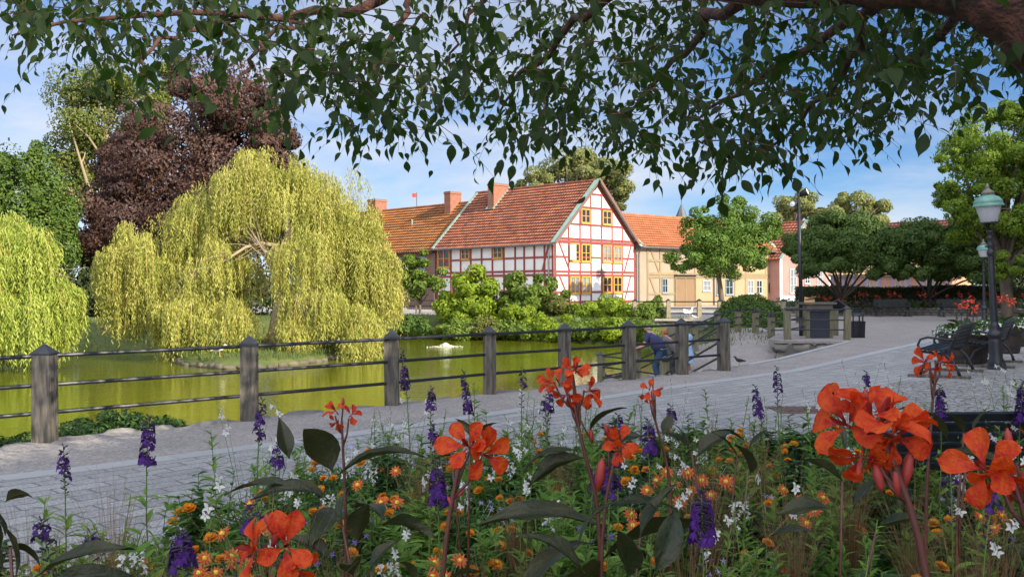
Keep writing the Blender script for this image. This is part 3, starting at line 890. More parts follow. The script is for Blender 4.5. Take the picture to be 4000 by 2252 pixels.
# ---- long lower house to the left, brown brick under orange-brown tiles
lh = thing('brick_house', 'low dark brick house with orange-brown tiles and two chimneys, left of the timbered house', 'house', W3(13.4, 0, 0))
mb = MB(); O2 = W3(13.3, 0, 0)
mb.prism([W3(13.3, 0, 0), W3(13.3, 9.4, 0), W3(13.3, 9.4, 4.85), W3(13.3, 4.7, 9.0), W3(13.3, 0, 4.85)], u3 * 19)
mb.build('wall', M_brickdk, lh)
r2_ = roof_pair(lh, W3(13.45, 0, 0), u3, g3, 9.4, 18.8, 4.85, 9.05, M_tile_br, 0.3, pitch=0.3, course=0.38, ends=(0.0, 0.1))
chimney(r2_, W3, 15.3, 16.1, 3.6, 4.9, 7.6, 10.0)
chimney(r2_, W3, 26.2, 27.4, 3.8, 5.2, 8, 10.1)
mb = MB(); mb.box(W3(19.3, 2.6, 7.4), (.1, .1, .7)); mb.box(W3(19.3, 2.6, 7.8), (.16, .16, .08)); mb.build('vent_pipe', M_copper, r2_)
F2 = Face(W3(13.3, 0, 0), u3, nL)
M_bluefr = mat('grey_blue_frame', (0.20, 0.27, 0.33), (0.28, 0.35, 0.41), 0.6)
for a in (1.2, 3.4, 8.2, 11.2): window(F2, a, a + 1.2, 3.2, 4.3, M_bluefr, lh, off=.05)
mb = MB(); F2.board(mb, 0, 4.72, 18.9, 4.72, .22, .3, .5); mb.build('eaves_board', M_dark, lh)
# wooden yard gate in front of it
M_plank = mat('brown_planks', (0.13, 0.09, 0.07), (0.20, 0.145, 0.11), 0.85, noise=1, nscale=2, bump=0.4, stretch=(8, 8, 0.5), bscale=4)
gt = thing('plank_fence', 'brown vertical plank fence between the willow and the timbered house', 'fence', (*P(1650, 0, 74)[:2], 0))
mb = MB(); a = P(1590, 1120, 74.5); b = P(1697, 1120, 72.5)
for q in range(15):
    p = a + (b - a) * (q + .5) / 15; mb.box((p[0], p[1], 0.95), (0.137, 0.04, 1.9), np.array(Matrix.Rotation(math.atan2(b[1] - a[1], b[0] - a[0]), 3, 'Z')))
mb.build('planks', M_plank, gt)
mb = MB(); mb.beam((a[0], a[1] + .06, 1.5), (b[0], b[1] + .06, 1.5), .05, .1); mb.beam((a[0], a[1] + .06, .4), (b[0], b[1] + .06, .4), .05, .1); mb.build('rail', M_plank, gt)

# ---- beige timbered house to the right
B0 = np.array([10.45, 77.3]); Bd = norm(np.array([0.763, 0.646])); Bn = np.array([0.646, -0.763])
def B3(a, t, z): return np.array([*(B0 + Bd * a - Bn * t), z])
b3 = np.array([*Bd, 0.0]); FB = Face(B3(0, 0, 0), b3, (*Bn, 0))
bh = thing('beige_house', 'long beige plastered house with tan timbers, a brown gate and a bright orange roof', 'house', B3(0, 0, 0))
M_beige = mat('beige_plaster', (0.31, 0.24, 0.175), (0.38, 0.295, 0.215), 0.9, noise=1, nscale=1.2, bump=0.15, bscale=15)
M_tan = mat('tan_timber', (0.24, 0.18, 0.10), (0.30, 0.23, 0.13), 0.8, noise=1, nscale=3)
M_yell = mat('yellow_plaster', (0.40, 0.27, 0.155), (0.46, 0.315, 0.185), 0.9, noise=1, nscale=1.2)
aend = FB.acoord(3032); BL = aend
mb = MB(); mb.prism([B3(0, 0, 0), B3(0, 8, 0), B3(0, 8, 5.2), B3(0, 4, 7.85), B3(0, 0, 5.2)], b3 * BL)
mb.build('wall', M_beige, bh)
aY = FB.acoord(2712)
mb = MB(); FB.board(mb, (aY + BL) / 2, 0.05, (aY + BL) / 2, 5.15, BL - aY, 0.02, 0.05); mb.build('yellow_wall', M_yell, bh, label='warm yellow right half of the wall')
cU = lambda x: FB.acoord(2500 + x * 0.3516)
mb = MB()
for x in (85, 225, 385, 610, 815, 1050, 1170, 1500):
    FB.board(mb, cU(x), 0, cU(x), 5.1, 0.2, 0.05)
for z in (5.0, 3.85, 2.75, 2.5): FB.board(mb, cU(85), z, BL - .05, z, 0.2, 0.055)
FB.board(mb, cU(85), 1.1, cU(385), 1.1, 0.17, 0.056)
FB.board(mb, cU(110), 4.95, cU(215), 2.8, 0.16, 0.046); FB.board(mb, cU(110), 2.4, cU(215), .2, 0.16, 0.046)
FB.board(mb, cU(1440), 4.9, cU(1390), 2.9, 0.13, 0.06)
mb.build('timber_frame', M_tan, bh)
mb = MB(); FB.board(mb, (cU(395) + cU(600)) / 2, 0.03, (cU(395) + cU(600)) / 2, 2.35, cU(600) - cU(395), 0.09, .08)
dr = mb.build('door', mat('gate_wood', (0.20, 0.12, 0.06), (0.28, 0.18, 0.10), 0.8, noise=1, nscale=2, stretch=(9, 9, .5), bump=.5, bscale=3), bh)
mb = MB()
for x in (388, 497, 608): FB.board(mb, cU(x), 0.02, cU(x), 2.5, 0.1, 0.12, .1)
FB.board(mb, cU(380), 2.5, cU(615), 2.5, 0.16, 0.13, .12); mb.build('door_frame', M_tan, dr)
mb = MB(); FB.board(mb, cU(375), 2.68, cU(620), 2.68, 0.06, 0.4, .5); mb.build('canopy_board', M_pipe, bh)
M_greyfr = mat('grey_frame', (0.42, 0.42, 0.42), (0.5, 0.5, 0.5), 0.6)
for x0, x1, y0, y1, mf, gl in ((243, 303, 1100, 1262, M_bluefr, M_glass), (690, 782, 1120, 1242, M_greyfr, M_curt), (845, 888, 1112, 1285, M_bluefr, M_glass),
                               (945, 1028, 1110, 1282, M_bluefr, M_glass), (1188, 1256, 1118, 1270, M_greyfr, M_curt), (1287, 1352, 1118, 1270, M_greyfr, M_glass),
                               (1310, 1360, 790, 900, M_bluefr, M_glass), (700, 760, 800, 900, M_bluefr, M_glass), (930, 990, 800, 900, M_bluefr, M_glass)):
    a0, a1 = cU(x0), cU(x1); z1 = FB.zcoord(a0, 700 + y0 * .3516); z0 = FB.zcoord(a0, 700 + y1 * .3516)
    window(FB, a0, a1, z0, z1, mf, bh, cols=2 if x1 - x0 > 50 else 1, rows=3 if z1 - z0 > 1.4 else 2, glass=gl, fw=.08, off=.06)
mb = MB()
for q in np.linspace(0, PI, 9): pass
a0, a1 = cU(1425), cU(1477); mc = (a0 + a1) / 2; hw = (a1 - a0) / 2
poly = [FB.pt(a0, 1.1, .03), FB.pt(a1, 1.1, .03)] + [FB.pt(mc + hw * math.cos(q), 1.75 + hw * math.sin(q), .03) for q in np.linspace(0, PI, 9)]
mb.prism(poly, np.array([*Bn, 0]) * 0.05); mb.build('arched_opening', mat('niche_dark', (0.06, 0.025, 0.02)), bh)
mb = MB(); FB.board(mb, (cU(1530)), 0.05, cU(1530), 2.75, cU(1556) - cU(1503), 0.1, .08); mb.build('side_gate', M_ochre if False else mat('yellow_boards', (0.42, 0.29, 0.10), (0.5, 0.36, 0.15), .8, noise=1, nscale=3, stretch=(20, 20, .3)), bh)
rb = roof_pair(bh, B3(0, 0, 0), b3, -np.array([*Bn, 0]), 8, BL, 5.2, 7.85, M_tile_or, 0.45, pitch=0.3, course=0.4, ends=(0.05, 0.1))
mb = MB()
for q0, q1 in (((-.1, -.45, 4.95), (-.1, 1.0, 6.05)), ((-.1, 1.0, 6.05), (-.1, 4, 8.1))): mb.beam(B3(*q0), B3(*q1), 0.75, 0.07)
mb.build('copper_verge', M_copper, rb)
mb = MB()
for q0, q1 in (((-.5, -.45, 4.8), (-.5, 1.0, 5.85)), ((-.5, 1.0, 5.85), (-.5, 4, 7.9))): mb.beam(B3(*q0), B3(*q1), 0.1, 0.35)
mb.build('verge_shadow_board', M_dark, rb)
mb = MB(); mb.beam(B3(BL + .05, -.5, 4.95), B3(BL + .05, 1.2, 6.2), 0.5, .07); mb.build('far_verge', M_copper, rb)
mb = MB(); mb.tube([B3(-.2, -.5, 4.9), B3(BL, -.5, 4.9)], 0.08, 8); mb.build('gutter', M_pipe, bh)
for a in (-.25, cU(815)):
    mb = MB(); mb.tube([B3(a, -.5, 4.85), B3(a, -.1, 4.4), B3(a, -.1, .1)], 0.06, 8); mb.build('drainpipe', M_pipe, bh)
# narrow link wall between the two houses
lk = thing('link_building', 'narrow beige link with a red roof between timbered and beige houses', 'building', (10.2, 77.4, 0))
mb = MB(); pA = W3(0.0, WID + .02, 0); 
mb.prism([pA + g3 * 0.0, B3(-.02, 0, 0), B3(-.02, 5, 0), pA + u3 * 5], (0, 0, 5.0)); mb.build('wall', M_beige, lk)
mb = MB(); tiles(mb, pA + np.array([0, 0, 4.95]) - np.array([*nG]) * -0.2, g3, norm(u3 + np.array([0, 0, .8])), norm(np.cross(g3, u3 + np.array([0, 0, .8]))) * (1 if np.cross(g3, u3 + np.array([0, 0, .8]))[2] > 0 else -1), 1.2, 3.4)
mb.build('roof', M_tile_red, lk)

# ---- pink gabled house
K0 = np.array([24.9, 88.0]); Kg = norm(np.array([0.76, 0.65])); Kl = np.array([-Kg[1], Kg[0]])
def K3(s, t, z): return np.array([*(K0 + Kl * s + Kg * t), z])
pk_ = thing('pink_house', 'small pink rendered house with a white base and a red tiled roof', 'house', K3(0, 0, 0))
M_pink = mat('pink_render', (0.36, 0.19, 0.165), (0.44, 0.25, 0.215), 0.9, noise=1.2, nscale=1.0)
KW, KE, KR = 8.6, 4.3, 7.75
mb = MB(); mb.prism([K3(0, 0, 0), K3(0, KW, 0), K3(0, KW, KE), K3(0, KW / 2, KR), K3(0, 0, KE)], np.array([*Kl, 0]) * 9); mb.build('wall', M_pink, pk_)
FK = Face(K3(0, 0, 0), (*Kg, 0), (*-Kl, 0))
mb = MB(); FK.board(mb, -.02, .4, KW + .02, .4, .8, .04, .08)
for a in (.12, KW - .12): FK.board(mb, a, .8, a, KE - .1, .34, .05, .08)
mb.build('white_trim', M_white, pk_)
kU = lambda x: FK.acoord(2500 + x * 0.3516)
for x0, x1, z0, z1 in ((1662, 1732, 1.0, 3.3), (1828, 1884, 1.9, 3.1), (1965, 2025, 1.0, 3.3), (1810, 1880, 4.6, 5.9)):
    window(FK, kU(x0), kU(x1), z0, z1, M_greyfr, pk_, 2, 3, M_curt if z0 < 1.5 else M_glass, fw=.08)
rk = roof_pair(pk_, K3(0, 0, 0), np.array([*Kl, 0]), np.array([*Kg, 0]), KW, 9, KE, KR, M_tile_red, 0.3, pitch=.36, course=.42)
mb = MB()
for sd in (0, 1):
    mb.beam(K3(-.2, -0.25 if sd == 0 else KW + .25, KE - .05), K3(-.2, KW / 2, KR + .25), 0.32, 0.07)
mb.build('copper_verge', M_copper, rk)
# ---- low brick house with blue-grey timbers
E0 = P(3238, 0, 74)[:2]; E1 = P(3712, 0, 70)[:2]; Ed = norm(E1 - E0); EL = np.linalg.norm(E1 - E0); En = np.array([Ed[1], -Ed[0]])
def E3(a, t, z): return np.array([*(E0 + Ed * a - En * t), z])
eh = thing('low_brick_house', 'low pink brick house with blue-grey timbers and orange window frames behind the hedge', 'house', E3(0, 0, 0))
mb = MB(); mb.prism([E3(0, 0, 0), E3(0, 7, 0), E3(0, 7, 2.6), E3(0, 3.5, 5.3), E3(0, 0, 2.6)], np.array([*Ed, 0]) * EL); mb.build('wall', M_brickpk, eh)
M_bluet = mat('blue_grey_timber', (0.16, 0.18, 0.30), (0.21, 0.23, 0.36), 0.75)
M_orfr = mat('orange_frame', (0.46, 0.18, 0.07), (0.52, 0.23, 0.1), 0.7)
FE = Face(E3(0, 0, 0), (*Ed, 0), (*En, 0)); eU = lambda x: FE.acoord(3200 + x / 3.22)
mb = MB()
for x in (165, 300, 430, 585, 755, 925, 1110, 1290, 1490, 1615): FE.board(mb, eU(x), 0, eU(x), 2.5, .2, .05)
FE.board(mb, 0.02, 2.45, EL - .02, 2.45, .24, .055); mb.build('timber_frame', M_bluet, eh)
for x0, x1, z0 in ((600, 742, 1.3), (945, 1092, .6), (1310, 1470, .6)): window(FE, eU(x0), eU(x1), z0, 2.25, M_orfr, eh, 2, 1, M_curt, fw=.1)
mb = MB(); FE.board(mb, eU(245), 0.03, eU(245), 2.2, eU(290) - eU(200), .07, .06); mb.build('door', M_orfr, eh)
roof_pair(eh, E3(0, 0, 0), np.array([*Ed, 0]), -np.array([*En, 0]), 7, EL, 2.6, 5.3, M_tile_old, 0.3, pitch=.4, course=.42)

# ---- far roofs
def simple_house(name, label, c0, c1, depth, eav, rdg, wm_, rm, gable_u=None):
    c0 = np.array(c0); c1 = np.array(c1); d = norm(c1 - c0); L = np.linalg.norm(c1 - c0); nn = np.array([d[1], -d[0]])
    o3 = np.array([*c0, 0.0]); d3 = np.array([*d, 0]); b = -np.array([*nn, 0])
    t = thing(name, label, 'house', o3)
    mb = MB(); up = np.array([0, 0, 1.0])
    mb.prism([o3, o3 + b * depth, o3 + b * depth + up * eav, o3 + b * depth / 2 + up * (rdg - .05), o3 + up * eav], d3 * L); mb.build('wall', wm_, t)
    r_ = roof_pair(t, o3, d3, b, depth, L, eav, rdg, rm, .3, pitch=.45, course=.5)
    return t, r_, Face(o3, d3, (*nn, 0))
M_apr = mat('apricot_plaster', (0.55, 0.30, 0.17), (0.6, 0.34, 0.2), .9)
M_tile_dk = mat('dark_red_tile', (0.14, 0.035, 0.03), (0.2, 0.06, 0.045), .8, noise=1, nscale=1)
ap = P(3632, 858, 112); 
t_, r_, f_ = simple_house('gabled_house', 'far apricot house whose dark red roof and gable rise above the dark trees', (ap[0] - 13, ap[1] + 12.5), (ap[0] + 1.5, ap[1] - 1.5), 7.5, 6.6, 9.4, M_apr, M_tile_dk)
mb = MB(); q = P(3655, 905, 104); mb.box((q[0], q[1] + 3, q[2] - 5.5), (7, 5, 9)); mb.build('annex_wall', M_apr, t_)
mb = MB(); tiles(mb, q + np.array([-3.6, -.2, -1.4]), np.array([1., 0, 0]), norm(np.array([0, 1, .7])), norm(np.array([0, -.7, 1])), 7.2, 3, .4, .45); mb.build('annex_roof', M_tile_or, r_)
sp_ = P(2662, 848, 170)
st = thing('church_spire', 'slim dark grey spire with a finial behind the beige house', 'spire', (sp_[0], sp_[1], 0))
mb = MB(); mb.box((sp_[0], sp_[1], (sp_[2] - 1) / 2), (3.2, 3.2, sp_[2] - 1)); mb.build('tower', mat('tower_stone', (0.3, 0.27, 0.24)), st)
M_slate = mat('slate', (0.07, 0.075, 0.09), (0.11, 0.115, 0.13), .6, noise=1, nscale=1)
mb = MB(); mb.lathe([(2.2, 0), (1.35, 1.0), (.5, 3.0), (.05, 4.0)], (sp_[0], sp_[1], sp_[2] - 1.6), 8); mb.build('steeple', M_slate, st)
mb = MB(); mb.tube([(sp_[0], sp_[1], sp_[2] + 1.6), (sp_[0], sp_[1], sp_[2] + 5.2)], .06, 6); mb.blob((sp_[0], sp_[1], sp_[2] + 3.4), .2); mb.blob((sp_[0], sp_[1], sp_[2] + 5.1), .22); mb.build('finial', M_slate, st)
fl = P(1616, 815, 93)
ft = thing('flagpole', 'thin flagpole with a small red flag above the brown-orange roof', 'flagpole', (fl[0], fl[1] + 3, 0))
mb = MB(); mb.tube([(fl[0], fl[1] + 3, 0), (fl[0], fl[1] + 3, fl[2] + 1.9)], .04, 6); mb.build('pole', M_pipe, ft)
mb = MB(); mb.add([(fl[0] + x, fl[1] + 3 + .08 * math.sin(x * 5), fl[2] + 1.4 + z) for z in (0, .42) for x in (0, -.15, -.3, -.45)], [(0, 1, 5, 4), (1, 2, 6, 5), (2, 3, 7, 6)]); mb.build('flag', mat('red_flag', (.6, .06, .06)), ft)
ctv = P(1520, 815, 100)

# ---- added brick building out of view, placed to shade the square
T0 = np.array([13.0, -15.0]); T1 = np.array([34.5, 45.0])
t_, r_, f_ = simple_house('shade_caster_row', 'long brick town house row standing along the near side of the square, outside the picture', T1, T0, 9, 11.2, 15.3, M_brickdk, M_tile_red)
for q in range(9):
    for z in (1.2, 4.8, 8.4): window(f_, 4 + q * 6.6, 5.4 + q * 6.6, z, z + 1.8, M_greyfr, t_)
# ================================================================ TREES AND SHRUBS
M_bark = mat('bark_grey', (0.09, 0.07, 0.05), (0.19, 0.15, 0.11), 0.9, noise=1.2, nscale=6, bump=0.6, bscale=20, stretch=(1, 1, .3))
M_barkl = mat('bark_pale', (0.25, 0.19, 0.12), (0.38, 0.30, 0.19), 0.9, noise=1.2, nscale=5, bump=0.6, bscale=20, stretch=(1, 1, .4))
M_barkd = mat('bark_dark', (0.035, 0.028, 0.022), (0.075, 0.06, 0.045), 0.9, noise=1.2, nscale=6, bump=0.6, bscale=20)
def leafm(name, a, b, trans=0.3, rough=0.55, tcol=None): return mat(name, a, b, rough, island=True, trans=trans, spec=0.35, tcol=tcol)
def leafn(name, a, b, trans, ns=.9): return mat(name, a, b, .55, island=True, noise=1.4, nscale=ns, trans=trans, spec=.35)
L_willow = leafn('willow_leaf', (0.22, 0.26, 0.035), (0.56, 0.52, 0.13), 0.33)
L_willow2 = leafn('willow_leaf_green', (0.20, 0.29, 0.03), (0.50, 0.54, 0.11), 0.33)
L_beech = leafn('copper_leaf', (0.026, 0.010, 0.011), (0.13, 0.066, 0.045), 0.15, .35)
L_birch = leafm('birch_leaf', (0.055, 0.085, 0.012), (0.19, 0.21, 0.035), 0.25)
L_yew = leafm('yew_leaf', (0.035, 0.09, 0.010), (0.12, 0.17, 0.02), 0.15)
L_mid = leafm('mid_leaf', (0.06, 0.11, 0.015), (0.16, 0.21, 0.03), 0.3)
L_lime = leafm('lime_leaf', (0.075, 0.155, 0.012), (0.22, 0.30, 0.02), 0.35)
L_far = leafm('far_leaf', (0.13, 0.17, 0.05), (0.30, 0.30, 0.09), 0.3)
L_spr = leafm('spreading_leaf', (0.045, 0.10, 0.018), (0.12, 0.18, 0.035), 0.35)
L_dark = leafm('dark_leaf', (0.022, 0.042, 0.012), (0.06, 0.085, 0.022), 0.2)
L_maple = leafm('maple_leaf', (0.06, 0.135, 0.016), (0.16, 0.25, 0.03), 0.33)
L_box = leafm('box_leaf', (0.05, 0.11, 0.014), (0.11, 0.18, 0.025), 0.25)

def EL(U, V, ru, rv, d, ry=None):
    c = P(U, V, d); rx = ru / F * d; rz = rv / F * d
    return (c, (rx, ry or (rx + rz) / 2, rz))

def willow(name, label, base, lobes, m, seed, n_str, lsz=0.19, trunk_pts=None, tr=0.34, K=24, limbs=(), thin=()):
    g = np.random.default_rng(seed)
    t = thing(name, label, 'willow', base, 'weeping willows at the pond')
    cw = MB(); bb = MB(); tw = MB()
    tot = sum(l[2] * (l[3] - l[1] + 100) for l in lobes)
    for (U, V, hw, Vb, d) in lobes:
        c = P(U, V, d); rx = hw / F * d; drop = (Vb - V) / F * d
        n = int(n_str * hw * (Vb - V + 100) / tot)
        ns = 7 + int(hw / 14)
        sa = g.random(ns) * 2 * PI; sr = np.sqrt(g.random(ns)) * .82; sz = g.normal(size=ns) * .2 * rx
        kk = g.integers(0, ns, n); th = g.random(n) * 2 * PI; r0_ = np.sqrt(g.random(n)) * (.2 + .16 * g.random(ns))[kk]
        ox = np.cos(sa)[kk] * sr[kk] + np.cos(th) * r0_; oy = np.sin(sa)[kk] * sr[kk] + np.sin(th) * r0_
        rr = np.minimum(np.hypot(ox, oy), 1.0); th = np.arctan2(oy, ox)
        dome = rx * 0.75 * (1 - np.sqrt(np.maximum(1 - (sr ** 2)[kk], 0))) + rx * 3.2 * r0_ ** 2 - sz[kk] + abs(g.normal(size=n)) * .12
        lump = 0
        st = np.stack([c[0] + ox * rx, c[1] + oy * rx * 0.9, c[2] - dome + lump - 0.1], 1)
        # strands end lower at the rim; in ragged bunches
        bunch = 0.5 + 0.5 * np.sin(ox * 9 + d) * np.cos(oy * 7)
        Ls = (drop - dome) * np.clip((0.3 + 0.4 * sr + 0.35 * g.random(ns))[kk] + g.normal(size=n) * 0.13, 0.15, 1.02)
        Ls = np.maximum(Ls, 0.5)
        out = np.stack([ox, oy, np.zeros(n)], 1) * 0.7 + g.normal(size=(n, 3)) * 0.25; out[:, 2] = 0
        sw = g.normal(size=(n, 3)) * 0.12; sw[:, 2] = 0
        for k in range(K):
            # number of leaves grows with the strand length
            ta = (k + g.random(n)) / K
            sel = (ta * Ls) < 99
            z = ta * Ls
            p = st + out * (0.45 * (1 - np.exp(-z * 1.6)))[:, None] * min(rx, 1.6) * 0.6 + sw * np.sin(z * 2.5 + th)[:, None]
            p[:, 2] += 0.22 * np.minimum(z, 0.5) - z
            p[:, 2] = np.maximum(p[:, 2], WZ + 0.05)
            sd = np.stack([np.cos(th * 7 + k * 2.4), np.sin(th * 7 + k * 2.4), -1.5 - 0.9 * g.random(n)], 1)
            leaves_d = norm(sd + g.normal(size=(n, 3)) * 0.25)
            nn_ = norm(out + g.normal(size=(n, 3)) * 0.6 + np.array([0, 0, .4]))
            scatter(cw, LSV, L4F, p, frames(leaves_d, nn_), lsz * (0.7 + 0.6 * g.random(n)))
        # fine twigs inside the curtain
        for q in range(min(60, n // 6)):
            k = g.integers(0, n); z = np.linspace(0, Ls[k] * .9, 5)
            pts = st[k] + out[k] * (0.45 * (1 - np.exp(-z * 1.6)))[:, None] * min(rx, 1.6) * 0.6
            pts[:, 2] += 0.22 * np.minimum(z, .5) - z
            pts[:, 2] = np.maximum(pts[:, 2], WZ + .1)
            tw.tube(pts, [.012, .01, .008, .006, .004], 3, cap=False)
    cw.build('crown', m, t)
    tw.build('hanging_twigs', mat('willow_twig', (0.35, 0.26, 0.08)), t)
    tp = [P(*q) for q in trunk_pts]; rad = np.linspace(tr, tr * .45, len(tp))
    bb.tube(tp, rad, 10)
    for lim in limbs:
        pp = [P(*q[:3]) for q in lim]
        bb.tube(pp, np.linspace(lim[0][3], .025, len(pp)), 7)
        for k in range(1, len(pp)):
            for j in range(6):
                a = pp[k]; dv = norm((pp[k] - pp[k - 1]) + g.normal(size=3) * np.linalg.norm(pp[k] - pp[k - 1]) * .55 + np.array([0, 0, -.15]))
                limb(bb, a - (pp[k] - pp[k - 1]) * g.random(), a + dv * g.uniform(.5, 1.2), .022, .005, .2, 4, g)
    bb.build('trunk', M_barkl, t, True)
    return t

wb = P(1058, 1362, 38.6)
willow('weeping_willow', 'large golden weeping willow on the stone-edged island in the pond', wb,
       [(1065, 572, 190, 900, 39), (850, 715, 180, 1010, 39), (965, 640, 150, 950, 38.2), (560, 858, 165, 1290, 38), (430, 950, 60, 1150, 38.3), (800, 900, 190, 1180, 38), (1270, 705, 185, 1100, 39.5), (1180, 650, 150, 1000, 40),
        (1400, 800, 130, 1180, 39.8), (1440, 900, 120, 1370, 39.3), (800, 1110, 180, 1425, 36.8), (700, 1150, 90, 1360, 36.5), (1280, 1130, 210, 1440, 37.4), (1510, 1080, 70, 1290, 39.5),
        (1220, 860, 170, 1190, 38.2), (450, 1060, 70, 1320, 38), (540, 1080, 100, 1340, 37.6), (1480, 950, 90, 1200, 39), (1160, 1230, 80, 1440, 36.8), (1400, 1180, 110, 1410, 38)],
       L_willow, 11, 8600, 0.165, trunk_pts=[(1050, 1372, 38.6), (1078, 1300, 38.5), (1100, 1180, 38.3), (1100, 1100, 38.2), (1085, 1020, 38.2), (1130, 930, 38.5), (1110, 800, 38.8)], tr=.36,
       limbs=[[(1088, 1050, 38.1, .13), (1040, 990, 37.6), (980, 900, 37.4)], [(1085, 1030, 38.1, .12), (1150, 1010, 37.4), (1230, 1040, 37.3)],
              [(1090, 960, 38.4, .1), (1020, 950, 38), (960, 965, 37.5), (860, 1030, 36.9), (740, 1075, 36.6)], [(1110, 850, 38.7, .07), (1010, 790, 38.1), (950, 770, 37.9)],
              [(1090, 1130, 38, .1), (1150, 1160, 37), (1170, 1190, 36.8)]])
willow('weeping_willow', 'bright green weeping willow hanging into the pond at the left edge, with long straight curtains', P(-40, 1430, 34),
       [(60, 845, 150, 1180, 33), (-120, 800, 230, 1430, 33.4), (160, 900, 70, 1090, 33), (250, 1055, 80, 1380, 33.3), (60, 1080, 170, 1440, 32.5), (-150, 1080, 170, 1430, 33), (300, 1100, 38, 1385, 33.6), (150, 1070, 110, 1400, 32.8), (0, 880, 160, 1200, 32.6)],
       L_willow2, 12, 5200, 0.175, trunk_pts=[(-60, 1440, 34), (-50, 1200, 34), (-30, 1000, 33.6), (0, 900, 33.2)], tr=.3, K=26,
       limbs=[[(-40, 1100, 33.8, .12), (60, 1020, 33), (200, 1050, 33)]])

tree('copper_beech', 'huge dark purple copper beech behind the golden willow', P(700, 1300, 62),
     [EL(900, 430, 230, 235, 62), EL(700, 620, 330, 240, 61), EL(480, 850, 260, 230, 60), EL(850, 850, 300, 250, 61), EL(380, 1020, 150, 230, 60), EL(1060, 560, 130, 200, 62), EL(700, 1080, 420, 170, 62), EL(520, 560, 130, 160, 62), EL(700, 330, 90, 120, 62)],
     100000, 0.25, L_beech, M_barkl, trunk_r=.6, seed=21, clumps=230, cr=.34, limbs=46, trunks=2, droop=.9, flat=.62)
tree('lime_tree', 'tall yellow-green tree rising behind the left shoulder of the copper beech', P(420, 1240, 76),
     [EL(380, 420, 170, 230, 76), EL(300, 640, 150, 190, 76), EL(560, 480, 110, 200, 75), EL(620, 330, 70, 110, 77), EL(230, 740, 60, 60, 75), EL(1090, 540, 70, 70, 76)],
     32000, 0.25, L_birch, M_barkl, trunk_r=.4, seed=22, clumps=90, cr=.34, limbs=30, trunks=6)
tree('evergreen_tree', 'dense green evergreen with upright plumes at the left edge, beside the copper beech', P(90, 1260, 54),
     [EL(60, 900, 175, 300, 54), EL(190, 830, 90, 250, 54.5), EL(140, 720, 60, 160, 53), EL(-60, 820, 150, 260, 54), EL(250, 950, 60, 200, 54), EL(30, 690, 60, 120, 53.5)],
     52000, 0.2, L_yew, M_barkd, trunk_r=.35, seed=23, clumps=120, cr=.26, limbs=8, trunks=1, droop=-.7, flat=1.7)
tree('backdrop_tree', 'dark shrubby tree under the copper beech, behind the left willow', P(320, 1270, 57),
     [EL(330, 1150, 210, 130, 58), EL(560, 1190, 200, 90, 58), EL(120, 1160, 200, 130, 58), EL(800, 1190, 200, 85, 60), EL(1050, 1170, 200, 90, 60), EL(1330, 1150, 170, 90, 62)],
     16000, 0.25, L_dark, M_barkd, trunk_r=.25, seed=24, clumps=90, cr=.3, limbs=10, trunks=1)
tree('poplar_tree', 'pale green airy tree standing behind the ridge of the timbered house', P(2260, 1200, 98),
     [EL(2180, 700, 140, 110, 98), EL(2340, 690, 150, 125, 98), EL(2080, 740, 90, 70, 97), EL(2440, 760, 70, 85, 97), EL(2260, 630, 120, 60, 98), EL(2300, 840, 180, 80, 98), EL(2540, 880, 60, 20, 97)],
     30000, 0.30, L_far, M_bark, trunk_r=.5, seed=25, clumps=90, cr=.27, limbs=30, trunks=8)
tree('maple_tree', 'round green tree in front of the beige house, its lower crown in shadow', P(2822, 1212, 66),
     [EL(2780, 960, 160, 120, 66), EL(2920, 900, 130, 120, 67), EL(2850, 800, 75, 60, 67), EL(2700, 1010, 120, 60, 65), EL(2960, 1000, 90, 60, 66), EL(2640, 1050, 60, 30, 65), EL(2720, 840, 60, 60, 66), EL(3010, 910, 45, 70, 67), EL(2850, 910, 150, 110, 66), EL(2830, 1010, 150, 80, 65)],
     34000, 0.21, L_maple, M_bark, trunk_r=.2, seed=26, clumps=130, cr=.33, limbs=12, trunks=2.6)
tree('oak_tree', 'far tree with an uneven crown left of the floodlight pole', P(3100, 1190, 112),
     [EL(3110, 790, 90, 60, 112), EL(3070, 830, 70, 60, 112), EL(3180, 840, 60, 60, 112)], 12000, 0.33, L_far, M_bark, trunk_r=.4, seed=27, clumps=46, cr=.32, limbs=20, trunks=8)
tree('oak_tree', 'far olive-yellow tree with gaps in its crown, right of the floodlight pole', P(3340, 1190, 108),
     [EL(3330, 800, 85, 62, 108), EL(3420, 830, 70, 60, 108), EL(3260, 840, 60, 55, 107), EL(3380, 870, 110, 50, 108)], 15000, 0.32, L_far, M_bark, trunk_r=.4, seed=28, clumps=56, cr=.3, limbs=24, trunks=8)
tree('spreading_tree', 'low dark spreading tree with a short forked trunk between hedge and flower bed', P(3312, 1205, 52),
     [EL(3250, 960, 160, 80, 52), EL(3400, 960, 170, 90, 52), EL(3160, 1030, 90, 60, 52), EL(3300, 880, 150, 60, 53), EL(3430, 1040, 110, 45, 51), EL(3480, 930, 120, 70, 52), EL(3120, 940, 90, 70, 53), EL(3230, 1040, 90, 40, 51)],
     60000, 0.17, L_spr, M_barkd, trunk_r=.15, seed=29, clumps=200, cr=.32, limbs=9, trunks=.9, flat=.75)
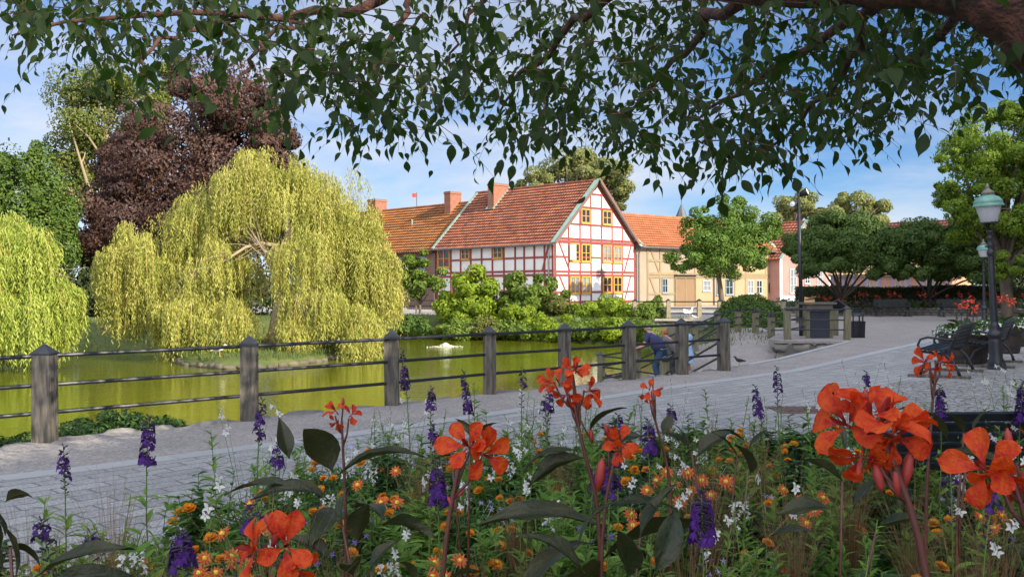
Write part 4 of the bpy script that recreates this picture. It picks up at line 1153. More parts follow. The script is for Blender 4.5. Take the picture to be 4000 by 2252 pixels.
tree('spreading_tree', 'low dark spreading tree whose forked branches reach over the brick house behind the far bench', P(3660, 1205, 53),
     [EL(3580, 970, 150, 80, 53), EL(3740, 1000, 160, 100, 53), EL(3520, 1040, 90, 40, 53), EL(3640, 910, 150, 60, 54), EL(3850, 1040, 130, 70, 52), EL(3780, 930, 120, 70, 52), EL(3900, 1090, 120, 40, 50), EL(3560, 1060, 110, 35, 51)],
     60000, 0.17, L_spr, M_barkd, trunk_r=.15, seed=30, clumps=200, cr=.32, limbs=9, trunks=.9, flat=.75)
tree('lime_green_tree', 'tall bright green tree filling the right edge behind the street lamps', P(3950, 1262, 44),
     [EL(3880, 620, 200, 230, 44), EL(3760, 800, 110, 160, 43), EL(4080, 600, 200, 260, 44), EL(3900, 880, 180, 130, 43), EL(3720, 620, 70, 60, 43), EL(4150, 900, 180, 170, 43), EL(3690, 760, 50, 90, 43), EL(3960, 430, 130, 90, 45), EL(3950, 1030, 130, 70, 42)],
     56000, 0.16, L_lime, M_bark, trunk_r=.3, seed=31, clumps=190, cr=.28, limbs=40, trunks=2.2, droop=.5, flat=.6)

GR = 'shrubs along the far pond bank'
tree('dark_tree', 'dark tree behind the hedge under the bright green tree at the right edge', P(4000, 1190, 62),
     [EL(3920, 1010, 150, 110, 62), EL(4120, 980, 160, 130, 62), EL(3800, 1060, 90, 60, 63)], 14000, .24, L_dark, M_barkd, trunk_r=.2, seed=33, clumps=70, cr=.3, limbs=10, trunks=1.2)
def shrub(name, label, ells, n, sz, m, seed, clumps=20, cr=.36, group=None, stem=True, cat='shrub', TV=L4V, TF=L4F, droop=.3, flat=.8, base=None):
    g = np.random.default_rng(seed)
    c0 = np.array(ells[0][0]); zb = min(e[0][2] - e[1][2] for e in ells)
    t = thing(name, label, cat, base if base is not None else (c0[0], c0[1], zb), group)
    if group == GR: n = int(n * 1.9); clumps = int(clumps * 1.3)
    mbb = MB(); tot = sum(e[1][0] * e[1][2] for e in ells); mk = MB()
    for c, r in ells:
        k = int(n * r[0] * r[2] / tot)
        p, nn, cc = crown_pts(k, c, r, g, max(5, int(clumps * r[0] * r[2] / tot)), cr, flat)
        leaves_at(mbb, p, nn, sz, g, TV, TF, droop)
        for q in cc[:6]: limb(mk, (c[0] + g.normal() * .15, c[1] + g.normal() * .15, zb), q, .035, .01, .15, 4, g)
    mbb.build('foliage', m, t)
    if stem: mk.build('stem', M_bark, t)
    return t
L_sh1 = leafm('shrub_yellow', (0.13, 0.22, 0.012), (0.30, 0.38, 0.02), .35)
L_sh2 = leafm('shrub_green', (0.07, 0.13, 0.015), (0.19, 0.26, 0.03), .3)
L_sh3 = leafm('shrub_olive', (0.08, 0.11, 0.02), (0.20, 0.20, 0.04), .3)

tree('robinia_tree', 'small light green tree between the willow and the timbered house, with layered foliage', P(1640, 1260, 60),
     [EL(1640, 1010, 75, 40, 60), EL(1600, 1080, 70, 40, 60), EL(1690, 1080, 60, 60, 60), EL(1650, 1130, 80, 40, 59), EL(1570, 1050, 30, 40, 60)], 4200, .26, L_sh2, M_bark, trunk_r=.1, seed=40, clumps=36, cr=.33, limbs=14, trunks=.6, flat=.6)
shrub('shrub', 'tall yellow-green shrub in front of the white side wall of the timbered house', [EL(1850, 1150, 100, 105, 55), EL(1800, 1230, 110, 90, 54.5), EL(1880, 1240, 90, 80, 54), EL(1740, 1190, 50, 60, 55), EL(1850, 1060, 60, 40, 55.5)], 7600, .25, L_sh1, 41, 60, .3, GR)
shrub('shrub', 'dark shrub with pointed shoots growing beside the corner of the timbered house', [EL(2050, 1180, 100, 100, 55), EL(2120, 1120, 60, 50, 55.5), EL(2010, 1110, 50, 60, 55), EL(2180, 1190, 70, 60, 55)], 4600, .25, L_sh2, 42, 46, .3, GR, droop=-.2)
shrub('shrub', 'bushy lime-coloured shrub low in the middle of the far bank', [EL(2010, 1240, 70, 80, 53), EL(2090, 1270, 70, 60, 52.5)], 2600, .22, L_sh1, 43, 26, .32, GR)
shrub('shrub', 'brownish twiggy shrub under the red gable', [EL(2180, 1210, 70, 70, 54), EL(2150, 1270, 60, 60, 53)], 2600, .2, L_sh3, 44, 26, .32, GR)
shrub('shrub', 'broad bright green laurel hedge below the gable windows', [EL(2330, 1215, 130, 60, 53), EL(2430, 1240, 110, 75, 51), EL(2280, 1260, 90, 60, 52)], 7600, .2, L_sh1, 45, 70, .28, GR)
shrub('shrub', 'rounded green shrub at the right end of the bank shrubs, next to the rubble wall', [EL(2530, 1235, 85, 75, 49.5), EL(2560, 1190, 40, 40, 50), EL(2480, 1280, 80, 50, 48.5)], 5200, .18, L_sh2, 46, 50, .3, GR)
shrub('shrub', 'sprawling pale-leaved shrub leaning over the water in the middle of the far bank', [EL(1900, 1300, 160, 34, 52), EL(2080, 1300, 130, 34, 51.5), EL(1760, 1290, 60, 30, 52)], 4000, .22, leafm('pale_leaf', (.10, .15, .04), (.27, .30, .09), .3), 47, 44, .34, GR, droop=.8)
shrub('shrub', 'white-leaved climber hanging down to the water below the laurel', [EL(2260, 1290, 60, 50, 50), EL(2340, 1320, 60, 28, 48.5), EL(2420, 1320, 60, 26, 47.5)], 2200, .24, leafm('hang_leaf', (.10, .18, .04), (.26, .32, .10), .3), 48, 22, .36, GR, droop=1.0)
shrub('shrub', 'low dark creeping shrub beside the willow curtain', [EL(1620, 1262, 70, 32, 54), EL(1690, 1290, 90, 26, 53), EL(1580, 1290, 50, 22, 53)], 2600, .2, L_box, 49, 26, .36, GR)
shrub('shrub', 'shadowy shrub mass in the dip behind the yellow-green shrub', [EL(1740, 1250, 60, 60, 57), EL(1960, 1250, 90, 70, 57), EL(2230, 1250, 120, 70, 57), EL(2400, 1270, 110, 40, 55)], 5000, .24, L_dark, 50, 40, .36, GR)
for i_, (u_, v_, ru_, rv_, d_, m__, lb_) in enumerate(((1760, 1285, 75, 42, 52, L_sh2, 'dense green shrub at the waterline under the tall yellow-green shrub'), (1880, 1282, 80, 44, 51.5, L_sh3, 'olive shrub at the waterline below the lime-coloured shrub'),
        (2010, 1288, 80, 42, 51, L_sh2, 'green shrub at the waterline in the very middle of the far bank'), (2140, 1285, 80, 46, 50, L_sh1, 'bright shrub at the waterline below the brownish twiggy shrub'),
        (2270, 1286, 80, 48, 48.5, L_sh2, 'green shrub at the waterline below the left end of the laurel hedge'), (2390, 1288, 75, 50, 47, L_sh1, 'bright shrub at the waterline below the right end of the laurel hedge'), (2500, 1290, 60, 44, 46, L_sh2, 'small green shrub at the waterline left of the people'))):
    shrub('shrub', lb_, [EL(u_, v_, ru_, rv_, d_, 1.2), EL(u_ + 30, v_ + 12, ru_ * .8, rv_ * .7, d_ - 1, .9)], 2500, .19, m__, 300 + i_, 26, .36, GR, droop=.5)
# clipped dome bush
def clipped(name, label, c, r, n, sz, m, seed, cat='bush', box=None, group=None):
    g = np.random.default_rng(seed)
    t = thing(name, label, cat, (c[0], c[1], c[2]), group)
    if box is None:
        d = rdir(n, g); d[:, 2] = np.abs(d[:, 2])
        bump_ = 1 + .035 * np.sin(d[:, 0] * 9) * np.cos(d[:, 1] * 8) + .02 * np.sin(d[:, 2] * 23 + d[:, 0] * 17)
        p = np.array(c) + d * np.array(r) * bump_[:, None] * (0.93 + 0.09 * g.random((n, 1)))
        nn = norm(d + g.normal(size=(n, 3)) * .5)
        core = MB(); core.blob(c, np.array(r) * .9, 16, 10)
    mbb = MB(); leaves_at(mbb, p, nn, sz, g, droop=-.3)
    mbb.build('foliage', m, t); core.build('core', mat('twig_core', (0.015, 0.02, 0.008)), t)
    return t
c_ = P(2925, 1296, 41)
clipped('clipped_bush', 'large clipped dome bush on the bank beside the sloping railing', (c_[0], c_[1], -0.75), (160 / F * 41, 1.8, 1.6 - (1153 - 1121) / F * 41 + .75), 12000, .11, L_box, 60)
# dark hedge in the background
def hedge(name, label, a, b, z0, z1, th, n, sz, m, seed):
    g = np.random.default_rng(seed); a = np.array(a); b = np.array(b); d = norm(b - a); L = np.linalg.norm(b - a); nn0 = np.array([d[1], -d[0]])
    t = thing(name, label, 'hedge', (*((a + b) / 2), z0))
    s = g.random(n) * L; f = g.random(n)
    top = f < .3; side = np.where(g.random(n) < .8, 1, -1)
    off = np.where(top, g.uniform(-th / 2, th / 2, n), side * th / 2 + g.normal(size=n) * .04)
    z = np.where(top, z1 + g.normal(size=n) * .04, g.uniform(z0, z1, n))
    xy = a + np.outer(s, d) + np.outer(off, nn0)
    p = np.stack([xy[:, 0], xy[:, 1], z + .05 * np.sin(s * .9)], 1)
    nn = np.where(top[:, None], [0, 0, 1.0], np.array([*nn0, 0]) * side[:, None]) + g.normal(size=(n, 3)) * .5
    mbb = MB(); leaves_at(mbb, p, norm(nn), sz, g); mbb.build('foliage', m, t)
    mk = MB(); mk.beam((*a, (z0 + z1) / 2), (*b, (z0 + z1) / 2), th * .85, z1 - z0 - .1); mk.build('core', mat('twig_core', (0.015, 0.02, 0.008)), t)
ha = P(3108, 1123, 57); hb = P(4300, 1123, 52)
hedge('hedge', 'long dark clipped hedge in front of the low brick house', ha[:2], hb[:2], 0, 1.55, .9, 26000, .11, L_dark, 61)

# evergreen ground cover spilling over the pond edge, near left
shrub('creeping_shrub', 'low dark-leaved creeping shrub spilling over the pond edge behind the left fence post',
      [(G(480, 1690, -.1) + np.array([-.25, .35, 0]), (.85, .4, .2)), (G(300, 1720, -.1) + np.array([-.2, .4, 0]), (.7, .4, .2)), (G(140, 1755, -.1) + np.array([-.25, .45, -.05]), (.55, .4, .16)), (G(620, 1685, -.15) + np.array([-.1, .3, 0]), (.45, .3, .12))],
      6500, .06, leafm('creeper_leaf', (.025, .07, .014), (.065, .13, .025), .2), 62, 50, .35, stem=False, TV=OVV, TF=OVF, flat=.6)

# ================================================================ CHERRY TREE OVERHEAD
TRK = [(3.15, 3.95, -0.1), (3.08, 3.98, .7), (2.98, 4.02, 1.45)] + [tuple(P(4420, 600, 4.1)), tuple(P(4230, 270, 4.1)), tuple(P(4010, 30, 4.15)), tuple(P(3720, -75, 4.3)), tuple(P(3400, -62, 4.6)), tuple(P(3000, -45, 5.0)), tuple(P(2650, -75, 5.4))]
ct = thing('cherry_tree', 'cherry tree with a reddish trunk leaning in top right, its leafy twigs hanging overhead', 'tree', TRK[0])
M_cherry = mat('cherry_bark', (0.035, 0.018, 0.013), (0.12, 0.048, 0.032), 0.9, noise=2.2, nscale=14, bump=1.0, bscale=45, stretch=(1, 1, 1))
mb = MB()
def smooth_path(pts, n):
    pts = np.array(pts, float); m = len(pts); t = np.linspace(0, m - 1, n); out = []
    for x in t:
        i = min(int(x), m - 2); f = x - i
        p0 = pts[max(i - 1, 0)]; p1 = pts[i]; p2 = pts[i + 1]; p3 = pts[min(i + 2, m - 1)]
        out.append(.5 * ((2 * p1) + (-p0 + p2) * f + (2 * p0 - 5 * p1 + 4 * p2 - p3) * f * f + (-p0 + 3 * p1 - 3 * p2 + p3) * f ** 3))
    return np.array(out)
tp = smooth_path(TRK, 60)
rad = np.interp(np.linspace(0, 9, 60), [0, 1, 2, 3, 4, 5, 6, 7, 8, 9], [.34, .27, .25, .23, .21, .19, .15, .11, .095, .07]) * (1 + .05 * np.sin(np.arange(60) * 1.3))
mb.tube(tp, rad, 22)
g = np.random.default_rng(77)
# boughs carrying the twigs: (pixel path, depths, radius)
boughs = [([(3960, 60, 4.2), (3300, -260, 5.4), (2500, -300, 6.5), (1700, -180, 6.8), (1450, 20, 6.6), (1180, 60, 6.6), (900, 60, 6.5), (500, 60, 6.2), (60, 120, 6.0)], .07),
          ([(3740, -80, 4.3), (3350, 60, 5.8), (2950, 330, 7.5), (2700, 460, 8.5)], .05),
          ([(3000, -75, 5.0), (2740, 120, 6.4), (2560, 330, 8.0), (2380, 520, 8.8)], .045),
          ([(3400, -95, 4.6), (3330, 230, 6), (3180, 430, 7.5), (2900, 650, 8.6)], .04),
          ([(2650, -90, 5.4), (2300, 30, 6.2), (2050, 300, 7.2), (1960, 420, 7.8)], .04),
          ([(3900, 0, 4.2), (3650, 150, 6), (3450, 330, 7.5), (3300, 520, 8)], .035),
          ([(1700, -180, 6.8), (1500, 200, 6.6), (1430, 450, 6.3)], .03),
          ([(2500, -300, 6.5), (1950, -60, 6.9), (1750, 250, 7.2)], .03),
          ([(1180, 60, 6.6), (1000, 200, 6.3), (950, 380, 6.2)], .02),
          ([(900, 60, 6.5), (620, 160, 6.2), (560, 300, 6)], .018)]
for bp_, r0 in boughs:
    pts = smooth_path([P(*q) for q in bp_], 16); pts += g.normal(size=pts.shape) * .025
    mb.tube(pts, np.linspace(r0, .008, 16), 7)
mb.build('trunk', M_cherry, ct, True)
# lower limit of the hanging foliage across the view (picture column, picture row)
PROF = np.array([(-300, 120), (0, 80), (60, 140), (200, 170), (300, 290), (420, 430), (530, 490), (580, 320), (690, 270), (760, 320), (850, 280), (960, 270), (1020, 430), (1060, 540), (1090, 560),
                 (1130, 400), (1230, 450), (1330, 520), (1390, 620), (1450, 650), (1540, 580), (1640, 480), (1740, 520), (1790, 400), (1870, 480), (1960, 460), (1990, 690), (2060, 600),
                 (2250, 590), (2400, 620), (2480, 720), (2580, 710), (2650, 680), (2780, 670), (2850, 800), (2900, 700), (3010, 640), (3100, 640), (3260, 620), (3320, 560), (3420, 480), (3480, 560), (3540, 500), (3650, 420), (3800, 390), (3920, 340), (4100, 400), (4400, 500)], float)
DENS = np.array([(-300, .3), (0, .35), (300, .5), (500, .6), (700, .5), (950, .5), (1100, .75), (1300, .95), (1500, .95), (1750, .6), (1880, .6), (2000, .95), (2400, 1.1), (2800, 1.15), (3100, 1.05), (3400, .95), (3700, .8), (4000, .7), (4400, .6)], float)
lv = MB(); tg = MB()
LP_, LD, LN, LS = [], [], [], []
nsp = 1120
tries = 0
made = 0
HERO = [(1440, 640, 4.6), (1470, 600, 5.2), (1400, 560, 5.0), (560, 500, 4.4), (530, 420, 4.8), (2440, 700, 6), (2480, 740, 6.4), (2590, 700, 5.4), (2850, 810, 5.6), (2870, 760, 6), (2000, 690, 6.2), (2030, 640, 6.6), (1060, 550, 4.6), (1085, 520, 5),
        (3450, 545, 4.0), (3490, 480, 4.4), (1220, 470, 5), (1330, 540, 5.4), (1540, 560, 5), (1650, 470, 5.4), (2250, 590, 6), (2340, 620, 6.5), (2700, 640, 5.5), (3000, 650, 5.8), (3180, 620, 5.6), (3300, 600, 5), (2130, 620, 6.8), (250, 250, 5), (120, 150, 5), (3560, 500, 5.5), (2930, 690, 5.2), (1900, 480, 6.5), (700, 330, 5), (860, 300, 5.2)]
while made < nsp and tries < 20000:
    tries += 1
    U = g.uniform(-350, 4350)
    if g.random() > np.interp(U, DENS[:, 0], DENS[:, 1]) / 1.15: continue
    lim = np.interp(U, PROF[:, 0], PROF[:, 1])
    V = -260 + (lim + 200) * g.random() ** 0.85
    d = g.choice([g.uniform(3.8, 5.2), g.uniform(5.2, 9.5), g.uniform(6.5, 11)], p=[.12, .48, .4])
    L = g.uniform(.28, .75); nl = int(L / .052)
    dirx = g.normal() * 1.0; diry = g.normal() * .8
    if len(HERO) > 0:
        U, V, d = HERO.pop(); L = g.uniform(.45, .6); V -= L * F / d * .62; nl = int(L / .052); dirx *= .35; diry *= .35; lim = 2000
    s0 = P(U, V, d)
    # stop the twig where the crown's lower edge is
    end_v = V + L * F / d * .62
    if end_v > lim + 15:
        L *= max(.25, (lim + 15 - V) / max(end_v - V, 1)); nl = int(L / .052)
    if nl < 3: continue
    # the gap of open sky between 1720..1880
    if lim < 1999 and 1700 < U < 1900 and V > 330 and g.random() < .6: continue
    tt = np.linspace(0, 1, nl)
    hx = np.array([dirx, diry, 0])
    pts = s0 + np.outer(tt * L * .75, hx) + np.outer(-(tt ** 2.0) * L * .8 + .22 * L * tt, [0, 0, 1])
    pts += np.cumsum(g.normal(size=pts.shape) * .006, 0)
    tg.tube(pts[:: max(1, nl // 5)], np.linspace(.0035, .001, len(pts[:: max(1, nl // 5)])), 4, cap=False)
    tang = norm(np.gradient(pts, axis=0))
    side = norm(np.cross(tang, np.array([0, 0, 1.0]) + g.normal(size=3) * .3))
    sg = np.where(np.arange(nl) % 2 == 0, 1.0, -1.0)[:, None]
    ld = norm(tang * .65 + side * sg * .75 + np.array([0, 0, -.5]) + g.normal(size=(nl, 3)) * .3)
    LP_.append(pts); LD.append(ld); LN.append(norm(np.array([0, 0, .7]) + side * sg * -.2 + g.normal(size=(nl, 3)) * .45 + np.array([0, -.25, 0])))
    LS.append(np.full(nl, g.choice([g.uniform(.062, .085), g.uniform(.085, .12)])) * g.uniform(.75, 1.12, nl))
    made += 1
LP_ = np.vstack(LP_); LD = np.vstack(LD); LN = np.vstack(LN); LS = np.concatenate(LS)
scatter(lv, CHV, CHF, LP_, frames(LD, LN), LS)
L_cherry = leafm('cherry_leaf', (0.010, 0.024, 0.004), (0.028, 0.052, 0.008), 0.35, 0.7, tcol=(0.055, 0.14, 0.010))
tg.build('twigs', M_cherry, ct)
lv.build('crown', L_cherry, ct, True)
# the rest of the crown above and behind the photographer, coarser
cw = MB()
for c, r, n in (((4.5, 6, 7.2), (5, 5, 1.6), 6000), ((3, 0, 6.8), (6, 4.5, 1.8), 4500)):
    p, nn, cc = crown_pts(n, c, r, g, 70, .24, .6)
    leaves_at(cw, p, nn, .13, g)
cw.build('upper_crown', L_cherry, ct)
# ================================================================ STREET FURNITURE
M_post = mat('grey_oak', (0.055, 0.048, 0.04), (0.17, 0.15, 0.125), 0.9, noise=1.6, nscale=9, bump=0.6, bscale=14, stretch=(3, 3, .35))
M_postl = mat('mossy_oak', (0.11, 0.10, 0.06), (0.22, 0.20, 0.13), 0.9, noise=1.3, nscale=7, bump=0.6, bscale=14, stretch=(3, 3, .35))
M_iron = mat('black_iron', (0.012, 0.013, 0.018), (0.025, 0.027, 0.035), 0.42, noise=1, nscale=8)
M_bench = mat('bench_slats', (0.012, 0.02, 0.035), (0.02, 0.032, 0.05), 0.5, noise=1, nscale=3)

def fence(name, label, posts, rails, h=1.04, w=.19, rh=(.91, .6, .305), rr=.022, mp=M_post, extra=()):
    b0 = posts[0]
    t = thing(name, label, 'fence', tuple(b0)[:3])
    for i, p in enumerate(posts):
        hh = p[3] if len(p) > 3 else h
        g = np.random.default_rng(i + 5)
        M = np.array(Matrix.Rotation(g.normal() * .02, 3, 'X')) @ np.array(Matrix.Rotation(g.normal() * .008, 3, 'Y')) @ np.array(Matrix.Rotation(R(7) + g.normal() * .05, 3, 'Z'))
        mb = MB(); mb.frustum((p[0], p[1], p[2] - .3), (w * 1.04, w * 1.04), (w, w), hh + .3 - .12, M)
        po = mb.build('post', mp, t)
        mb = MB(); z = p[2] + hh - .125
        mb.box((p[0], p[1], z + .012), (w * 1.12, w * 1.12, .03), M)
        mb.frustum((p[0], p[1], z + .027), (w * 1.12, w * 1.12), (.015, .015), .095, M)
        mb.build('cap', M_iron, po)
    allp = list(posts) + list(extra)
    for (i, j) in rails:
        a = allp[i]; b = allp[j]
        for r_ in rh:
            mb = MB(); mb.tube([(a[0], a[1], a[2] + r_), (b[0], b[1], b[2] + r_)], rr, 8); mb.build('rail', M_iron, t)
    return t
PB = [tuple(G(u, v)) for u, v in ((175, 1723), (974, 1640), (1532, 1581), (1913, 1537), (2207, 1508), (2455, 1481), (2663, 1461), (2829, 1446))]
P0_ = tuple(2 * np.array(PB[0]) - np.array(PB[1])); 
def lp(u, d, z, h=1.03):
    p = P(u, 1200, d); return (p[0], p[1], max(z, float(hfun(np.array([p[0]]), np.array([p[1]]))[0])) if z > -.99 else z, h)
C_ = lp(2597, 22, -1.0); A_ = lp(2345, 24.5, -1.0, .98)
fence('promenade_fence', 'grey oak post fence with black caps and three black rails along the pond promenade', [P0_] + PB, [(i, i + 1) for i in range(8)] + [(8, 9)], extra=[C_])
low = [C_, A_, lp(2486, 26.5, -1.0), lp(2715, 30, -.95, .98), lp(2802, 32, -.93, .98), lp(2884, 34, -.72, .9), lp(2950, 33.3, -.45, .88), lp(3012, 31.6, -.15, .88)]
I_ = lp(3076, 28.8, -0.0)
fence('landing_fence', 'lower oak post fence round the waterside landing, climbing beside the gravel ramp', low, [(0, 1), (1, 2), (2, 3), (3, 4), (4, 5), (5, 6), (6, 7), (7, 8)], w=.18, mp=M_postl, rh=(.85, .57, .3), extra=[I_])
J_ = G(3308, 1327); K_ = P(3119, 1200, 42)
fence('terrace_fence', 'oak post fence with black rails round the info stand on the boulder-edged terrace', [I_, (J_[0], J_[1], 0), (*P(3142, 1200, 31)[:2], 0), (K_[0], K_[1], 0)], [(0, 1), (0, 2), (2, 3)], w=.17, mp=M_postl)
sf = [(*P(u, 1200, d)[:2], 0.0) for u, d in ((2480, 49.5), (2610, 48.6), (2731, 48), (2813, 47.6), (2940, 47), (3060, 46.6))]
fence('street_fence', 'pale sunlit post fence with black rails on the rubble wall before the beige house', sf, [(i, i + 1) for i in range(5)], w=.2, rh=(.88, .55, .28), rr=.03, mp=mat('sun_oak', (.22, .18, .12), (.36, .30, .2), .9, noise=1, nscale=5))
sf = [(*P(u, 1200, d)[:2], 0.0) for u, d in ((1560, 62), (1625, 61.5), (1700, 61), (1790, 60))]
fence('yard_fence', 'thin pale railing before the brown plank fence', sf, [(0, 1), (1, 2), (2, 3)], w=.1, rh=(.85, .5), rr=.03, mp=M_postl)

# floodlight pole
fb = G(3132, 1311)
t = thing('floodlight_pole', 'tall slim black pole carrying two floodlights on the fenced terrace', 'lamp pole', fb)
tl = np.array([-.018, 0, 1.0])
mb = MB(); mb.tube([fb, fb + tl * 4.5], [.075, .05], 12); mb.tube([fb, fb + tl * .5], [.085, .085], 12); mb.build('pole', M_iron, t, True)
mb = MB(); mb.box(fb + tl * 4.4 + np.array([-.03, 0, 0]), (.2, .06, .06)); mb.tube([fb + tl * 4.4, fb + tl * 4.75 + np.array([.0, 0, 0])], .03, 6); mb.box(fb + tl * 4.72, (.06, .1, .3)); mb.build('bracket', M_iron, t)
M_lens = mat('lamp_lens', (.75, .76, .78), rough=.2)
for c_, dr_, rr_ in ((fb + tl * 4.6 + np.array([.2, -.02, .08]), (.75, -.45, .35), .13), (fb + tl * 4.33 + np.array([-.17, 0, -.03]), (-.6, -.7, .1), .11)):
    dq = Vector(dr_).normalized(); M = np.array(dq.to_track_quat('Z', 'Y').to_matrix())
    mb = MB(); mb.lathe([(.001, -.2), (.05, -.2), (rr_ * .75, -.1), (rr_, .06), (rr_, .1), (rr_ * .9, .1)], c_, 16, M=M)
    o = mb.build('lamp_head', M_iron, t, True)
    mb = MB(); mb.lathe([(rr_ * .9, .09), (rr_ * .5, .105), (.001, .11)], c_, 16, M=M); mb.build('lens', M_lens, o, True)

# stone block, information stand, lecterns, bin
def place(u, v, z=0): return G(u, v, z)
s0 = place(3213, 1322); d0 = s0[1]
t = thing('info_stand', 'dark panelled stand with a shallow timber roof inside the fenced terrace', 'info stand', (s0[0], s0[1], 0))
mb = MB(); mb.box((s0[0], s0[1] + .3, .42), (.62, .1, .84)); mb.build('panel', mat('panel_dark', (.02, .025, .04), (.035, .04, .055), .7, noise=1, nscale=3), t)
for sx in (-1, 1):
    mb = MB(); mb.box((s0[0] + sx * .36, s0[1] + .3, .52), (.1, .12, 1.04)); mb.build('upright', M_postl, t)
mb = MB(); mb.box((s0[0] - .05, s0[1] + .3, 1.09), (1.0, .6, .06)); mb.box((s0[0] - .05, s0[1] + .3, .99), (.8, .45, .12)); mb.build('roof_board', mat('stand_roof', (.10, .085, .07), (.16, .14, .12), .8, noise=1, nscale=4), t)
M_sheet = mat('sign_sheet', (.42, .5, .56), (.6, .66, .7), .25, noise=1.5, nscale=14)
p = P(3272, 1197, 31)
t = thing('lectern_sign', 'slanted pale information board on a dark post, right of the panelled stand', 'sign', (p[0], p[1], 0))
M = np.array(Matrix.Rotation(R(38), 3, 'Y')) @ np.array(Matrix.Rotation(R(-25), 3, 'X'))
mb = MB(); mb.box(p, (.46, .62, .035), M); o = mb.build('board', M_iron, t)
mb = MB(); mb.box(p + M @ np.array([0, 0, .022]), (.42, .58, .008), M)
ob = mb.build('sheet', M_sheet, o)
mb = MB(); mb.box((p[0] - .1, p[1] + .05, .42), (.22, .2, .84)); mb.build('post', M_postl, t)
p = P(3162, 1178, 33)
t = thing('lectern_sign', 'slanted wooden-brown information board catching the sun, left of the panelled stand', 'sign', (p[0], p[1], 0))
M = np.array(Matrix.Rotation(R(12), 3, 'Y')) @ np.array(Matrix.Rotation(R(60), 3, 'X'))
mb = MB(); mb.box(p, (.36, .3, .03), M); o = mb.build('board', mat('orange_board', (.5, .27, .1), (.58, .34, .14), .6, noise=1.3, nscale=9), t)
mb = MB(); mb.box(p + np.array([0.05, .05, .13]), (.4, .16, .03), np.array(Matrix.Rotation(R(-14), 3, 'Y'))); mb.build('hood', M_postl, o)
mb = MB(); mb.box((p[0], p[1] + .08, p[2] / 2 - .05), (.07, .07, p[2])); mb.build('post', M_iron, t)
bb_ = place(3353, 1319)
t = thing('litter_bin', 'black slatted litter bin with a raised lid beside the terrace fence', 'bin', bb_)
mb = MB(); mb.frustum((bb_[0], bb_[1] + .18, 0), (.37, .37), (.4, .4), .52, np.array(Matrix.Rotation(R(12), 3, 'Z')))
for q in range(9):
    mb.box((bb_[0] - .17 + q * .043, bb_[1] - .025 + .0, .27), (.012, .012, .48))
mb.build('body', M_iron, t)
for sx in (-1, 1):
    for sy in (-1, 1):
        mb = MB(); mb.box((bb_[0] + sx * .15, bb_[1] + .18 + sy * .15, .6), (.035, .035, .18)); mb.build('lid_post', M_iron, t)
mb = MB(); mb.lathe([(.245, 0), (.25, .03), (.2, .07), (.1, .09), (.001, .095)], (bb_[0], bb_[1] + .18, .685), 20); mb.build('lid', M_iron, t, True)

# ---- benches (local: x along the seat, front towards -y)
def bench_proto(name, label, L=1.8, m=M_bench, feet=True, group=None):
    t = thing(name, label, 'bench', (0, 0, 0), group)
    for sx in (-1, 1):
        x = sx * (L / 2 - .12); mb = MB()
        mb.tube([(x, -.30, .0), (x, -.27, .12), (x, -.2, .27), (x, -.03, .37), (x, .1, .37), (x, .22, .26), (x, .3, .1), (x, .33, 0)], [.03, .024, .022, .024, .024, .022, .024, .03], 8)
        mb.tube([(x, -.29, .41), (x, -.1, .39), (x, .1, .38), (x, .2, .46), (x, .27, .62), (x, .34, .84)], .024, 8)
        mb.tube([(x, -.3, .42), (x, -.34, .52), (x, -.3, .62), (x, -.18, .66), (x, 0, .64), (x, .15, .62), (x, .27, .63)], [.03, .022, .02, .02, .02, .02, .022], 8)
        mb.blob((x, -.33, .44), .045, 8, 6)
        mb.build('side_frame', M_iron, t, True)
        if feet:
            mb = MB(); mb.box((x, 0, -.02), (.12, 1.0, .05)); mb.build('foot_beam', M_post, t)
    mb = MB()
    for q in range(6): mb.box((0, -.27 + q * .072, .425 + .012 * abs(q - 3)), (L, .055, .03))
    mb.build('seat', m, t)
    mb = MB()
    for q in range(6):
        f = q / 5; mb.box((0, .19 + .14 * f, .5 + .34 * f), (L, .028, .055), np.array(Matrix.Rotation(-.38, 3, 'X')))
        for sx in (-1, 1): mb.blob((sx * (L / 2 - .12), .175 + .14 * f, .51 + .34 * f), .012, 6, 4)
    mb.build('backrest', m, t)
    return t
b1 = bench_proto('park_bench', 'black slatted park bench seen from its end, beside the nearest flower tub', m=mat('bench_green', (.010, .014, .013), (.02, .026, .024), .5, noise=1, nscale=3), group='benches on the square')
q0 = G(3665, 1478); 
dirb = norm(np.array([.55, .83])); b1.location = (q0[0] + dirb[0] * .85, q0[1] + dirb[1] * .85, .05)
b1.rotation_euler = (0, 0, math.atan2(dirb[1], dirb[0]) + PI)
def far_bench(u, v, rz, label, d=None):
    p = G(u, v) if d is None else P(u, v, d)
    o = dup(b1, (p[0], p[1], .05), rz, label=label); USED.setdefault(label, []).append(o.name); return o
far_bench(3487, 1236, R(-2), 'dark blue-grey bench before the low wall, left one of the two facing the square')
far_bench(3738, 1237, R(-4), 'dark blue-grey bench before the low wall, nearer the street lamps, facing the square')
far_bench(3872, 1425, math.atan2(.83, .55) + PI, 'dark bench half hidden behind the street lamp, between the first two tubs')
far_bench(3580, 1218, PI, 'dark bench standing before the hedge beyond the flowers, left of two there')
far_bench(3706, 1216, PI, 'dark bench standing before the hedge beyond the flowers, right of two there')
# black slatted bench back in front of the bed, near right
q0 = P(3960, 1590, 6.2)
t = bench_proto('slatted_bench', 'black horizontal-slatted bench back close to the flower bed at the right', L=2.0, m=M_iron, feet=False)
t.location = (q0[0] + .12, q0[1], -.03); t.rotation_euler = (0, 0, R(181)); t.scale = (1, 1, .98)

